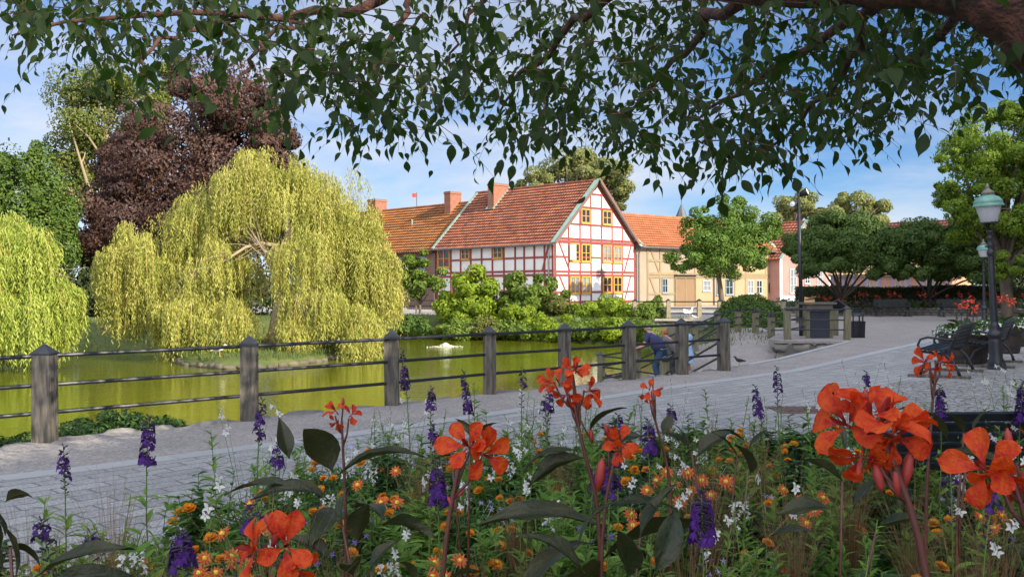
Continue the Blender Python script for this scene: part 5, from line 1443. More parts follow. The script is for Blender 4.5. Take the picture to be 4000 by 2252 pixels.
# ---- street lamps
def lamp_proto():
    t = thing('street_lamp', 'nearest black cast-iron street lamp with a green copper hood and white lantern, leaning slightly', 'street lamp', (0, 0, 0), 'old street lamps')
    mb = MB()
    mb.lathe([(.17, 0), (.17, .04), (.145, .06), (.15, .1), (.15, .16), (.12, .22), (.125, .5), (.115, .58), (.105, .6), (.14, .63), (.15, .67), (.13, .72), (.085, .78), (.1, .82), (.075, .88), (.062, .92)], (0, 0, 0), 20)
    mb.lathe([(.062, .9), (.06, 1.2), (.048, 2.16), (.045, 2.18)], (0, 0, 0), 16, flute=.1)
    mb.lathe([(.045, 2.16), (.06, 2.19), (.075, 2.23), (.06, 2.28), (.04, 2.31), (.055, 2.36), (.06, 2.4), (.035, 2.44), (.05, 2.5), (.06, 2.52), (.035, 2.55), (.04, 2.6), (.065, 2.63), (.06, 2.66), (.02, 2.68)], (0, 0, 0), 16)
    mb.tube([(-.1, 0, 2.36), (.11, 0, 2.38)], .018, 6)
    mb.build('column', M_iron, t, True)
    mb = MB()
    for q in range(4):
        a = q * PI / 2 + .4; mb.tube([(.03 * math.cos(a), .03 * math.sin(a), 2.64), (.13 * math.cos(a), .13 * math.sin(a), 2.8)], .009, 5)
    mb.lathe([(.16, 2.79), (.185, 2.8), (.185, 2.815), (.14, 2.82)], (0, 0, 0), 24)
    mb.build('cradle', M_iron, t)
    mb = MB(); mb.lathe([(.001, 2.822), (.14, 2.822), (.145, 2.83), (.225, 3.12), (.23, 3.14)], (0, 0, 0), 28)
    mb.build('lantern_glass', mat('opal_glass', (.62, .62, .66), (.7, .7, .74), .35, noise=1, nscale=3, trans=.25), t, True)
    mb = MB(); mb.lathe([(.275, 3.12), (.28, 3.14), (.262, 3.165), (.255, 3.19), (.262, 3.2), (.235, 3.25), (.19, 3.295), (.13, 3.325), (.1, 3.335)], (0, 0, 0), 28)
    hd = mb.build('hood', mat('verdigris', (.10, .26, .21), (.22, .42, .35), .55, noise=1.3, nscale=5), t, True)
    mb = MB(); mb.lathe([(.1, 3.33), (.105, 3.36), (.115, 3.37), (.115, 3.39), (.09, 3.41), (.07, 3.43), (.05, 3.45), (.03, 3.47), (.04, 3.49), (.028, 3.52), (.018, 3.55), (.001, 3.57)], (0, 0, 0), 16)
    mb.build('finial', mat('old_lead', (.14, .12, .10), (.26, .24, .2), .7, noise=1.5, nscale=20), hd, True)
    return t
lamp = lamp_proto(); q0 = G(3893, 1443)
lamp.location = (q0[0], q0[1], 0); lamp.rotation_euler = (0, R(-2.6), 0)
q1 = P(3846, 1200, 40)
l2 = dup(lamp, (q1[0], q1[1], 0), .3, label='second black street lamp farther back, half hidden behind the nearest lamp'); l2.rotation_euler = (0, R(-.8), .3)

# ---- low dry-stone wall and far flower bed
wa = G(3098, 1226)[:2]; wb_ = G(4250, 1240)[:2]
M_rub2 = M_rub
rubble('planter_wall', 'low dark dry-stone wall holding the far flower bed behind the two benches', wa + np.array([0, .6]), wb_ + np.array([0, .6]), -.05, .42, .2, 9, thick=.4)
mb = MB(); mb.prism([(wa[0], wa[1] + .9, -.1), (wb_[0], wb_[1] + .9, -.1), (wb_[0], wb_[1] + 4.2, -.1), (wa[0], wa[1] + 4.2, -.1)], (0, 0, .46))
struct('far_bed_soil', mb, M_soil)

# ---- pond fountain
fo = P(1740, 1347, 45); fo = np.array([fo[0], fo[1], WZ])
t = thing('pond_fountain', 'small bubbling mound of white foam on the pond, between the willow and the fence', 'fountain', fo)
M_foam = mat('foam', (.40, .41, .26), (.72, .72, .62), .4, noise=1.5, nscale=14, bump=.8, bscale=25)
mb = MB(); mb.lathe([(.3, 0), (.24, .05), (.16, .12), (.1, .17), (.04, .2), (.001, .2)], fo, 18)
g = np.random.default_rng(9)
for q in range(60):
    a = g.random() * 6.28; r_ = g.random() ** .5 * .3; mb.blob(fo + np.array([math.cos(a) * r_, math.sin(a) * r_, .2 * (1 - r_ / .34) * g.uniform(.8, 1.15)]), g.uniform(.02, .05), 6, 4)
mb.build('bubble_dome', M_foam, t, True)
mb = MB()
for q in range(150):
    a = g.random() * 6.28; r_ = .28 + abs(g.normal()) * .25; mb.blob(fo + np.array([math.cos(a) * r_ * 1.2, math.sin(a) * r_, .01]), (g.uniform(.015, .045), g.uniform(.015, .045), .015), 6, 4)
mb.build('foam_ring', M_foam, t, True)
# boulder on the grass
bo = P(2627, 1292, 39)
t = thing('boulder', 'large pale rounded boulder on the grass behind the people', 'boulder', (bo[0], bo[1], -.6))
mb = MB(); mb.blob(bo + np.array([0, 0, -.25]), (.32, .3, .5), 14, 10, .1); mb.build('rock', M_islst, t, True)
bo = P(2895, 1372, 31)

# ================================================================ PEOPLE
def skin(name, nodes, edges, m, parent, sub=2, label=None):
    me = bpy.data.meshes.new(name); o0 = org(parent)
    me.from_pydata([tuple(np.array(n[:3]) - o0) for n in nodes], edges, [])
    me.materials.append(m)
    o = bpy.data.objects.new(name, me); col.objects.link(o); o.parent = parent; ORG[o.name] = o0
    sk = o.modifiers.new('skin', 'SKIN'); sk.use_smooth_shade = True
    sv = me.skin_vertices[0].data
    for i, n in enumerate(nodes):
        r_ = n[3]; sv[i].radius = (r_, r_) if np.isscalar(r_) else r_
        sv[i].use_root = (i == 0)
    sb = o.modifiers.new('sub', 'SUBSURF'); sb.levels = sub; sb.render_levels = sub
    return o
M_skin = mat('skin_tone', (.52, .27, .19), (.58, .32, .23), .6, noise=1, nscale=4)
def person(label, foot, face, lean, H, arms, hair_m, top_m, bot_m, bulk=1.0, dress=False, shorts=False, headdrop=.0, hair_len=0):
    """foot: point between the feet; face: horizontal unit direction; lean: forward offset of the shoulders (m)"""
    foot = np.array(foot, float); f = np.array([*norm(np.array(face, float)), 0.0]); s = np.array([-f[1], f[0], 0.0]); up = np.array([0, 0, 1.0])
    t = thing('person', label, 'person', foot)
    def q(fw, sd, z): return foot + f * fw + s * sd + up * z
    hip = q(-.12 * bool(lean > .15), 0, .5 * H); chest = q(lean * .6, 0, .5 * H + .23 * H * (1 - lean * .35)); neck = q(lean, 0, .5 * H + .335 * H * (1 - lean * .42)); 
    head = neck + f * (.06 + headdrop) + up * (.1 * H / 1.7 - headdrop * .6)
    hw = .13 * H / 1.7 * bulk; sw = .185 * H / 1.7 * min(bulk, 1.12)
    N_ = [(*hip, .12 * bulk), (*chest, .13 * bulk), (*(neck - up * .03), .055), (*(head - up * .03), .075), (*(head + up * .05), .088)]
    E_ = [(0, 1), (1, 2), (2, 3), (3, 4)]
    for sd in (-1, 1):
        k = len(N_)
        sh = neck + s * sd * sw - up * .07
        el, ha_ = arms[0 if sd < 0 else 1]
        el = q(*el); ha_ = q(*ha_)
        N_ += [(*sh, .058), (*el, .042), (*ha_, .03)]; E_ += [(1, k), (k, k + 1), (k + 1, k + 2)]
        for fi in range(4):
            dv = norm(ha_ - el); side_ = norm(np.cross(dv, up)) * (fi - 1.5) * .02
            N_ += [(*(ha_ + dv * .05 + side_), .011), (*(ha_ + dv * (.085 + .012 * (fi in (1, 2))) + side_ * 1.2 - up * .02), .008)]
            E_ += [(k + 2, len(N_) - 2), (len(N_) - 2, len(N_) - 1)]
        N_ += [(*(ha_ + norm(ha_ - el) * .02 - s * sd * .04), .012)]; E_ += [(k + 2, len(N_) - 1)]
        k = len(N_)
        N_ += [(*(hip + s * sd * .09 - up * .05), .09 * bulk), (*q(.05 * (sd > 0) + .02, sd * .1, .27 * H), .06), (*q(-.03, sd * .1, .05 * H), .038), (*q(.12, sd * .11, .03), .032)]
        E_ += [(0, k), (k, k + 1), (k + 1, k + 2), (k + 2, k + 3)]
    skin('body', N_, E_, M_skin, t)
    # nose and ears keep the head a head
    mb = MB(); mb.blob(head + f * .098 + up * .0, (.018, .018, .024), 8, 6)
    for sd in (-1, 1): mb.blob(head + s * sd * .09, (.018, .012, .03), 8, 6)
    mb.build('face_detail', M_skin, t, True)
    mb = MB()
    mb.blob(head + up * .045 - f * .02, (.105, .1, .1) if hair_len == 0 else (.11, .105, .11), 12, 9)
    if hair_len: mb.blob(head - f * .06 - up * .08, (.07, .09, .15), 10, 8)
    if hair_m: mb.build('hair', hair_m, t, True)
    else:
        mb = MB(); mb.tube([head + s * .095 * math.cos(q_) - f * .095 * math.sin(q_) - up * .01 for q_ in np.linspace(.1, PI - .1, 9)], .022, 6); mb.build('hair', M_hairw, t, True)
    # clothing
    k1 = 1.22 * bulk
    if not dress:
        N2 = [(*(hip - up * .03), .135 * k1), (*(hip * .5 + chest * .5 - f * .02), .15 * k1), (*chest, .145 * k1), (*(neck - up * .06), .075)]
        E2 = [(0, 1), (1, 2), (2, 3)]
        for sd in (-1, 1):
            sh = neck + s * sd * sw - up * .07; el = q(*arms[0 if sd < 0 else 1][0]); k = len(N2)
            N2 += [(*sh, .078), (*(sh * .3 + el * .7), .068)]; E2 += [(2, k), (k, k + 1)]
        skin('shirt', N2, E2, top_m, t)
        N3 = [(*(hip), .13 * k1 / 1.1)]; E3_ = []
        for sd in (-1, 1):
            k = len(N3)
            N3 += [(*(hip + s * sd * .09 - up * .06), .105 * bulk), (*q(.05 * (sd > 0) + .02, sd * .1, .27 * H), .078), (*q(-.03, sd * .1, .05 * H), .055)]
            E3_ += [(0, k), (k, k + 1), (k + 1, k + 2)]
        skin('trousers', N3, E3_, bot_m, t)
    else:
        mb = MB(); pr = []
        M = np.eye(3)
        cc = foot + f * lean * .5
        mb.lathe([(.21, .27 * H), (.2, .35 * H), (.175, .48 * H), (.135, .6 * H), (.15, .7 * H), (.165, .77 * H), (.12, .815 * H), (.06, .83 * H)], (cc[0], cc[1], foot[2]), 18)
        mb.build('dress', top_m, t, True)
    mb = MB()
    for sd in (-1, 1): mb.blob(q(.07, sd * .1, .035), (.13, .06, .045) if abs(f[0]) > .6 else (.06, .13, .045), 10, 6)
    mb.build('shoe_pair', bot_m if dress else mat('shoe', (.03, .03, .03)), t, True)
    return t
M_hairw = mat('pale_hair', (.42, .38, .34))
M_navy = mat('navy_cloth', (.035, .04, .11), (.05, .055, .14), .9, noise=1, nscale=6)
M_jean = mat('jeans', (.022, .05, .11), (.04, .08, .16), .9, noise=1, nscale=10)
M_greysh = mat('grey_cloth', (.13, .11, .13), (.17, .15, .17), .9, noise=1, nscale=6)
M_greyp = mat('dark_cloth', (.035, .045, .05), (.05, .06, .065), .9)
M_blued = mat('light_blue_cloth', (.22, .37, .62), (.32, .48, .72), .9, noise=1.4, nscale=10)
M_hairg = mat('grey_hair', (.35, .3, .27)); M_hairb = mat('ginger_hair', (.3, .12, .04), (.38, .17, .06), .8, noise=1, nscale=20); M_hairw = mat('pale_hair', (.42, .38, .34))
pm = P(2566, 1400, 26.2)
person('stout balding man in navy T-shirt and jeans leaning his arms on the lower rail', (pm[0], pm[1], -1.0), (-1, .25), .20, 1.72,
       (((.34, -.17, 1.0), (.52, -.08, .93)), ((.34, .2, 1.0), (.54, .1, .93))), None, M_navy, M_jean, 1.25, headdrop=.0)
pm = P(2628, 1400, 27.0)
person('ginger-haired youth in grey T-shirt and dark trousers with his hands near his face', (pm[0], pm[1], -1.0), (-1, .35), .18, 1.5,
       (((.34, -.14, 1.05), (.42, -.05, 1.12)), ((.32, .16, 1.0), (.44, .07, 1.1))), M_hairb, M_greysh, M_greyp, .88, headdrop=.02)
pm = P(2688, 1400, 27.6)
person('woman in a pale blue dress standing behind the fence post, head hidden by it', (pm[0], pm[1], -1.0), (-.9, .4), .05, 1.52,
       (((.1, -.22, .95), (.22, -.14, .82)), ((.08, .24, .95), (.2, .2, .8))), M_hairw, M_blued, mat('white_shoe', (.6, .6, .6)), .9, dress=True, hair_len=1)

# ================================================================ BIRDS
M_gull = mat('gull_white', (.75, .72, .66), (.85, .83, .78), .8)
M_beak = mat('beak', (.5, .3, .05)); M_dkf = mat('dark_feather', (.02, .02, .025), (.05, .05, .06), .7, noise=1, nscale=20)
def bird(name, label, cat, p, L, face, m, mh=None, leg=.3, pose=0, wing=None, sit=False):
    p = np.array(p, float); f = np.array([*norm(np.array(face, float)), 0.0]); s = np.array([-f[1], f[0], 0]); up = np.array([0, 0, 1.0])
    t = thing(name, label, cat, p)
    lh_ = 0 if sit else leg * L
    def q(a, b, c): return p + f * a * L + s * b * L + up * (c * L + lh_)
    N_ = [(*q(-.05, 0, .2), (.17 * L, .15 * L)), (*q(.18, 0, .26), .14 * L), (*q(.3, 0, .4 + pose), .075 * L), (*q(.36, 0, .52 + pose), .085 * L), (*q(.5, 0, .5 + pose), .02 * L), (*q(-.35, 0, .17), .07 * L), (*q(-.58, 0, .14), .03 * L)]
    skin('body', N_, [(0, 1), (1, 2), (2, 3), (3, 4), (0, 5), (5, 6)], m, t)
    for sd in (-1, 1):
        mb = MB(); pts = [q(.15, sd * .14, .3), q(-.1, sd * .18, .32), q(-.5, sd * .1, .2), q(-.1, sd * .17, .12)]
        mb.prism(pts, s * sd * .03 * L); mb.build('wing', wing or m, t)
        if not sit:
            mb = MB(); mb.tube([q(.0, sd * .06, .08), p + f * .02 * L + s * sd * .06 * L], .018 * L, 5); mb.tube([p + s * sd * .06 * L + up * .006, p + f * .12 * L + s * sd * .07 * L + up * .006], .014 * L, 4); mb.build('leg', M_beak, t)
    mb = MB(); mb.tube([q(.42, 0, .52 + pose), q(.56, 0, .49 + pose)], [.028 * L, .008 * L], 6); mb.build('beak', M_beak, t)
    return t
gp = P(2694, 1232, 47.2)
gt_ = bird('gull', 'white gull with lifted wings preening on the sunlit coping of the rubble wall', 'gull', (gp[0], gp[1], .03), .5, (.8, .5), M_gull, leg=.45, pose=.16)
mb = MB(); o_ = np.array([gp[0], gp[1], .28]); mb.prism([o_, o_ + np.array([-.1, 0, .2]), o_ + np.array([-.3, .02, .27]), o_ + np.array([-.32, .02, .1]), o_ + np.array([-.16, 0, -.02])], (0, .03, 0)); mb.build('raised_wing', M_gull, gt_)
gp = P(2714, 1228, 47.2)
bird('gull', 'white gull sitting hunched just right of the preening gull', 'gull', (gp[0], gp[1], .05), .36, (-1, .2), M_gull, sit=True)
for (nm, lab, cat, U, V, z, L, fc_, m_, sit) in (
        ('pigeon', 'dark pigeon standing on the gravel ramp below the boulder wall', 'pigeon', 3038, 1395, None, .34, (-1, .1), M_dkf, False),
        ('pigeon', 'small dark pigeon on the ramp left of the other pigeon', 'pigeon', 2888, 1432, None, .3, (-1, -.2), M_dkf, False),
        ('duck', 'dark duck resting on the grass behind the lower railing', 'duck', 2862, 1357, None, .42, (-1, 0), M_dkf, True),
        ('duck', 'dark duck floating beside the landing post', 'duck', 2425, 1481, WZ, .45, (1, .1), M_dkf, True),
        ('duck', 'small dark duck floating nearest the promenade edge', 'duck', 2382, 1484, WZ, .4, (-1, .1), M_dkf, True),
        ('coot', 'black coot on the right tip of the willow island', 'bird', 1452, 1372, WZ + .25, .42, (-1, .2), M_dkf, False),
        ('goose', 'brown and white goose under the willow at the left bank', 'goose', 415, 1312, -.5, .7, (1, .1), M_hairg, False),
        ('magpie_duck', 'black and white duck on the island grass under the golden willow', 'duck', 858, 1392, WZ + .4, .5, (1, .2), M_gull, False)):
    if z is None:
        pp = G(U, V, -.5)
        for _ in range(6): pp = G(U, V, float(hfun(np.array([pp[0]]), np.array([pp[1]]))[0]) + .03)
    else: pp = G(U, V, z)
    bird(nm, lab, cat, pp, L, fc_, m_, wing=M_dkf if nm in ('magpie_duck', 'goose') else None, sit=sit)
# ================================================================ FLOWERS
g = np.random.default_rng(101)
M_canna = mat('canna_petal', (.58, .012, .002), (.82, .13, .003), .65, noise=1.8, nscale=60, trans=.35, bump=.4, bscale=160, island=True)
M_cannab = mat('canna_petal_base', (.42, .006, .004), (.72, .05, .004), .6, noise=2, nscale=60, trans=.35)
M_cannar = mat('canna_bud', (.22, .018, .018), (.38, .04, .03), .55, noise=1, nscale=12)
M_cstem = mat('canna_stem', (.07, .022, .02), (.15, .05, .035), .5, noise=1.2, nscale=9)
M_cleaf = mat('canna_leaf', (.016, .032, .014), (.055, .050, .02), .42, noise=1.4, nscale=9, trans=.22, spec=.4, tcol=(.07, .07, .015), bump=.3, bscale=60)
M_lob = mat('lobelia_floret', (.045, .008, .13), (.10, .015, .24), .7, island=True, trans=.25)
M_lobd = mat('lobelia_bud', (.025, .012, .05), (.045, .03, .06), .7, island=True)
M_stem = mat('green_stem', (.07, .13, .02), (.14, .2, .04), .6, noise=1, nscale=8)
M_fl = leafm('bed_leaf', (.045, .13, .02), (.12, .24, .04), .35)
M_fll = leafm('bed_leaf_light', (.11, .24, .03), (.24, .38, .07), .4)
M_fld = leafm('bed_leaf_dark', (.018, .055, .014), (.05, .10, .03), .2)
M_mar = mat('marigold_petal', (.72, .22, .006), (.85, .36, .015), .8, island=True, trans=.25)
M_mard = mat('marigold_heart', (.45, .10, .004), (.55, .15, .008), .8, island=True)
M_dah = mat('dahlia_petal', (.70, .12, .03), (.80, .28, .10), .7, island=True, trans=.3)
M_dahc = mat('dahlia_heart', (.75, .55, .03), (.8, .65, .08), .8, island=True)
M_whi = mat('white_petal', (.74, .74, .72), (.82, .80, .80), .7, island=True, trans=.3)
M_pinkc = mat('pink_calyx', (.38, .16, .14), (.45, .25, .2), .7, island=True)
M_lau = mat('lilac_petal', (.36, .36, .66), (.50, .48, .75), .7, island=True, trans=.3)
M_vio = mat('violet_petal', (.14, .07, .42), (.22, .12, .5), .7, island=True, trans=.3)
M_bgr = mat('brown_blade', (.16, .075, .03), (.34, .21, .11), .8, island=True, trans=.2)

def petal(prof, bend, cup=.25, ruffle=0.0, cols=2, g=g):
    V = []; w = 2 * cols + 1; m = len(prof); ph = g.random() * 6
    for i, (x, hw) in enumerate(prof):
        ang = bend * x
        cx_ = math.sin(ang) / bend if abs(bend) > 1e-3 else x
        cz = (1 - math.cos(ang)) / bend if abs(bend) > 1e-3 else 0
        for j in range(-cols, cols + 1):
            y = hw * j / cols
            V.append((cx_, y, -cz + cup * y * y / (.3) + ruffle * math.sin(j * 2.1 + i * 1.3 + ph) * (.3 + x) * (abs(j) / cols)))
    Fc = [(i * w + j, (i + 1) * w + j, (i + 1) * w + j + 1, i * w + j + 1) for i in range(m - 1) for j in range(w - 1)]
    return np.array(V), np.array(Fc)
CPROF = [(0, .02), (.13, .04), (.27, .11), (.42, .2), (.58, .275), (.73, .305), (.86, .27), (.94, .18), (1.0, .05)]
def add_petal(mb, c, d, nrm_, L, prof=CPROF, bend=.9, cup=.3, ruffle=.02, cols=2, mi2=0):
    V, Fc = petal(prof, bend, cup, ruffle, cols)
    M = frames(np.array([d], float), np.array([nrm_], float))[0]
    V = (V * L) @ M.T + np.array(c)
    if mi2:
        k = np.arange(len(Fc)); row = k // (2 * cols); cc_ = k % (2 * cols); ctr = (cc_ == cols) | (cc_ == cols - 1)
        red = (row < 2) | ((row < 4) & ctr)
        mb.f.setdefault(4, []).append((Fc[red] + mb.n, mi2)); mb.add(V, Fc[~red])
    else: mb.add(V, Fc)
def ortho(ax):
    ax = norm(np.array(ax, float)); a = np.cross(ax, (0.3, .1, 1)); a = norm(a); return ax, a, np.cross(ax, a)

def canna_flower(par, c, ax, s, n=5, open_=1.0, gg=g):
    """ax: direction the flower opens to; s: petal length"""
    ax, a, b = ortho(ax); mb = MB()
    ph = gg.random() * 6.28
    for k in range(n):
        th = ph + k * 2 * PI / n + gg.normal() * .2
        rd = a * math.cos(th) + b * math.sin(th); op = open_ * gg.uniform(.75, 1.25)
        d = norm(ax * math.cos(op) + rd * math.sin(op)); nr = norm(ax * math.sin(op) - rd * math.cos(op))
        add_petal(mb, np.array(c) + rd * .006, d, nr, s * gg.uniform(.85, 1.15), bend=gg.uniform(.3, 1.3), cup=gg.uniform(.1, .5), ruffle=.055, cols=3, mi2=1)
    o = mb.build('flower', [M_canna, M_cannab], par, True)
    mb = MB()
    for k in range(3):
        th = ph + k * 2.1 + 1; rd = a * math.cos(th) + b * math.sin(th); d = norm(ax + rd * .35)
        add_petal(mb, c, d, rd, s * gg.uniform(.5, .75), prof=[(0, .05), (.3, .09), (.6, .1), (.85, .07), (1, .01)], bend=.5, cup=.8, cols=1)
    mb.tube([np.array(c) - ax * s * .35, c], [.025 * s + .001, .04 * s], 7)
    mb.build('flower_tube', M_cannar, o, True)
    return o
def canna_leaf(par, c, d, L, wd=.17, bend=1.1, roll=.3, gg=g, m=None):
    wd *= .82
    prof = [(0, .015), (.06, .03), (.16, wd * .5), (.28, wd * .85), (.42, wd), (.56, wd * .95), (.7, wd * .75), (.82, wd * .5), (.92, wd * .22), (1.0, .003)]
    V, Fc = petal(prof, bend, -.9 * roll, .02, 4)
    V[:, 2] += np.abs(V[:, 1]) * roll * 2.2
    tw = gg.normal() * .9; ang = tw * V[:, 0]
    y0 = V[:, 1].copy(); z0 = V[:, 2].copy()
    rip = .012 * np.sin(V[:, 0] * 17 + gg.random() * 6) * np.abs(y0) / wd
    V[:, 1] = y0 * np.cos(ang) ; V[:, 2] = z0 + y0 * np.sin(ang) + rip
    nrm_ = np.array([0, 0, 1.0]) + gg.normal(size=3) * .25 - np.array(d) * .2
    M = frames(np.array([d], float), np.array([nrm_]))[0]
    mb = MB(); mb.add((V * L) @ M.T + np.array(c), Fc)
    return mb.build('leaf', m or M_cleaf, par, True)

LAND = []   # landmarks of the bed for the labels
def canna(label, stem, d, flowers, leaves=(), buds=(), r=.010, name='canna', land=None, base=None, gr='orange cannas in the front flower bed'):
    """stem: [(U, V)] from the top down; flowers: (U, V, petal m, axis); leaves: (U, V, dir, length)"""
    pts = [P(u, v, d) for u, v in stem]
    foot = np.array(base) if base is not None else np.array([pts[-1][0], pts[-1][1] + .05, BEDZ])
    foot[2] = BEDZ - .02
    t = thing(name, label, 'canna', foot, gr)
    if land: LAND.append((stem[0][0], stem[0][1], land))
    pl = np.array(pts + [pts[-1] * .5 + foot * .5, foot]); cl = np.concatenate([[0], np.cumsum(np.linalg.norm(np.diff(pl, axis=0), axis=1))])
    path = np.stack([np.interp(np.linspace(0, cl[-1], 22), cl, pl[:, q]) for q in range(3)], 1)
    for _ in range(2): path[1:-1] = (path[:-2] + 2 * path[1:-1] + path[2:]) / 4
    sm = MB(); sm.tube(path, np.linspace(r * .45, r * 1.0, 22), 9)
    for (u, v, s, ax) in flowers:
        c = P(u, v, d) + g.normal(size=3) * .01
        o = canna_flower(t, c, ax, s * .95, 5 if s > .05 else 4, open_=.95)
    k = 0
    for (u, v, s, ax) in flowers:
        c = P(u, v, d); j = path[min(1 + k % 2, 5)]
        sm.tube([j, (j + c) / 2 + np.array([0, 0, -.01]), c - norm(np.array(ax, float)) * s * .3], [.005, .004, .0035], 5); k += 1
    for (u, v, s, ax) in buds:
        c = P(u, v, d); ax_ = norm(np.array(ax, float)); mb = MB(); sm.tube([path[min(k % 3, 5)], c - ax_ * s * .45], [.003, .003], 5)
        mb.tube([c - ax_ * s * .5, c - ax_ * s * .1, c + ax_ * s * .3, c + ax_ * s * .5], [s * .07, s * .16, s * .13, s * .01], 7); mb.build('bud', M_cannar, t, True)
    sm.build('stem', M_cstem, t, True)
    for lf in leaves:
        c = P(lf[0], lf[1], d) if len(lf) < 5 or lf[4] is None else P(lf[0], lf[1], lf[4])
        canna_leaf(t, c, lf[2], lf[3], gg=g, bend=g.uniform(.7, 1.3), roll=g.uniform(.1, .4), wd=lf[5] if len(lf) > 5 else .19)
    return t

FR = (0, -1, .15)
canna('largest orange canna with a many-flowered head and thick reddish stem, right foreground', [(3440, 1700), (3500, 1800), (3545, 1935), (3600, 2130), (3640, 2300)], 1.62,
      [(3445, 1660, .09, (.15, -.35, .95)), (3360, 1700, .078, (-.75, -.4, .4)), (3475, 1710, .066, (.4, -.85, -.2)), (3405, 1790, .062, (-.3, -.5, -.7)), (3360, 1620, .06, (-.35, -.3, .9)), (3495, 1740, .05, (.4, -.5, -.7))],
      buds=[(3545, 1830, .06, (.15, 0, 1)), (3430, 1860, .055, (.2, -.1, -1)), (3380, 1560, .04, (0, 0, 1)), (3500, 1880, .05, (-.1, 0, 1))], r=.012, land='the largest canna')
canna('edge canna: orange, cut by the right edge, with a wide three-petalled bloom', [(3950, 1850), (3990, 1960), (4040, 2150), (4090, 2400)], 1.8,
      [(3870, 1810, .085, (-.7, -.55, .4)), (3880, 1860, .075, (-.3, -.6, -.7)), (4010, 1790, .07, (.6, -.5, .4))], buds=[(3990, 1880, .05, (.3, 0, 1)), (3940, 1720, .05, (-.1, 0, 1))], land='the edge canna')
canna('two-bloom canna: orange, two wide open blooms on a bare reddish stem', [(1800, 1790), (1779, 1890), (1758, 1968), (1747, 2072), (1725, 2270)], 2.45,
      [(1812, 1757, .078, (-.2, -.85, .45)), (1885, 1795, .088, (.5, -.8, 0))], buds=[(1850, 1700, .04, (.1, 0, 1)), (1760, 1960, .035, (-.5, 0, 1)), (1800, 1925, .03, (.6, 0, .6))], r=.011, land='the two-bloom canna')
canna('low canna: two drooping orange blooms near the bottom edge', [(1085, 2170), (1130, 2230), (1200, 2330)], 2.0,
      [(1000, 2120, .07, (-.7, -.5, .3)), (1115, 2140, .078, (.3, -.8, .3)), (1140, 2200, .06, (.6, -.4, -.6))], buds=[(1060, 2050, .06, (-.5, 0, 1)), (1085, 2080, .06, (.4, 0, 1))], r=.01, land='the low canna')
canna('slim canna: narrow orange flowers and dark upright leaves against the left path', [(1335, 1640), (1338, 1724), (1345, 1850), (1350, 2000)], 3.6,
      [(1300, 1610, .055, (-.5, -.3, .8)), (1372, 1625, .05, (.6, -.4, .5)), (1310, 1650, .045, (-.4, -.4, -.4))],
      leaves=[(1300, 1845, (-.35, 0, .95), .26, None, .3), (1330, 1850, (.75, .1, .6), .34, None, .2), (1280, 1950, (-.7, -.2, .5), .3), (1380, 1980, (.5, -.5, .3), .3), (1340, 2000, (-.2, -.9, .3), .32), (1130, 1790, (-.2, 0, 1), .18, None, .25), (1160, 1900, (-.9, 0, .2), .3, None, .16)], buds=[(1340, 1570, .04, (0, 0, 1))], land='the slim canna')
canna('cluster canna: tall, with a spread cluster of orange blooms before the fifth post', [(2236, 1540), (2262, 1682), (2288, 1791), (2335, 1942), (2345, 2176)], 3.2,
      [(2235, 1435, .055, (0, -.6, .7)), (2250, 1460, .05, (.5, -.6, .2)), (2150, 1495, .058, (-.8, -.4, .3)), (2215, 1545, .055, (-.4, -.7, -.3)), (2300, 1520, .06, (.8, -.5, .2)), (2270, 1560, .045, (.3, -.7, -.5)), (2200, 1500, .05, (-.3, -.6, .5))],
      leaves=[(2300, 1690, (.5, .1, .85), .16, None, .25), (2255, 1760, (-.95, 0, .15), .24, None, .2), (2280, 1790, (-.85, .1, -.1), .22, None, .2), (2330, 1760, (.7, 0, .6), .17, None, .28), (2330, 2050, (-1, 0, .35), .42, None, .17), (2330, 2120, (-.8, -.2, .05), .36, None, .22), (2360, 2180, (.6, -.1, .55), .42, None, .2), (2350, 2250, (-.6, -.6, .2), .42, None, .3), (2380, 1990, (.7, 0, .4), .25)], buds=[(2310, 1700, .05, (-.1, 0, 1))], r=.011, land='the cluster canna')
canna('one-bloom canna: short, a single orange flower right of the cluster canna', [(2405, 1775), (2385, 1850), (2365, 1950), (2350, 2150)], 3.1,
      [(2425, 1715, .062, (.1, -.95, .2)), (2410, 1760, .045, (-.5, -.6, -.3))], buds=[(2370, 1680, .05, (-.3, 0, 1)), (2345, 1850, .11, (.15, 0, 1)), (2400, 1790, .05, (.2, 0, .8))], land='the one-bloom canna')
canna('small canna: little orange bloom with red bud, against the grey setts', [(2548, 1560), (2555, 1640), (2590, 1740), (2620, 1880)], 4.2,
      [(2545, 1525, .05, (-.1, -.9, .3)), (2530, 1545, .04, (-.5, -.5, -.5))], leaves=[(2590, 1700, (.3, 0, .95), .12, None, .25)], buds=[(2575, 1520, .045, (.9, 0, .4)), (2550, 1490, .04, (0, 0, 1))], land='the small canna')
canna('bench canna: orange bloom and buds in front of the nearest park bench', [(3655, 1440), (3648, 1500), (3640, 1620), (3630, 1760), (3620, 1900)], 3.6,
      [(3620, 1410, .055, (-.8, -.3, .2)), (3665, 1395, .05, (.5, -.4, .7)), (3690, 1415, .05, (.6, -.6, 0)), (3630, 1430, .04, (-.3, -.5, -.6))], leaves=[(3700, 1720, (-.4, .1, .95), .2, None, .22), (3600, 1680, (-.9, 0, .5), .22, None, .15), (3620, 1800, (.6, -.3, .4), .3)], land='the bench canna')
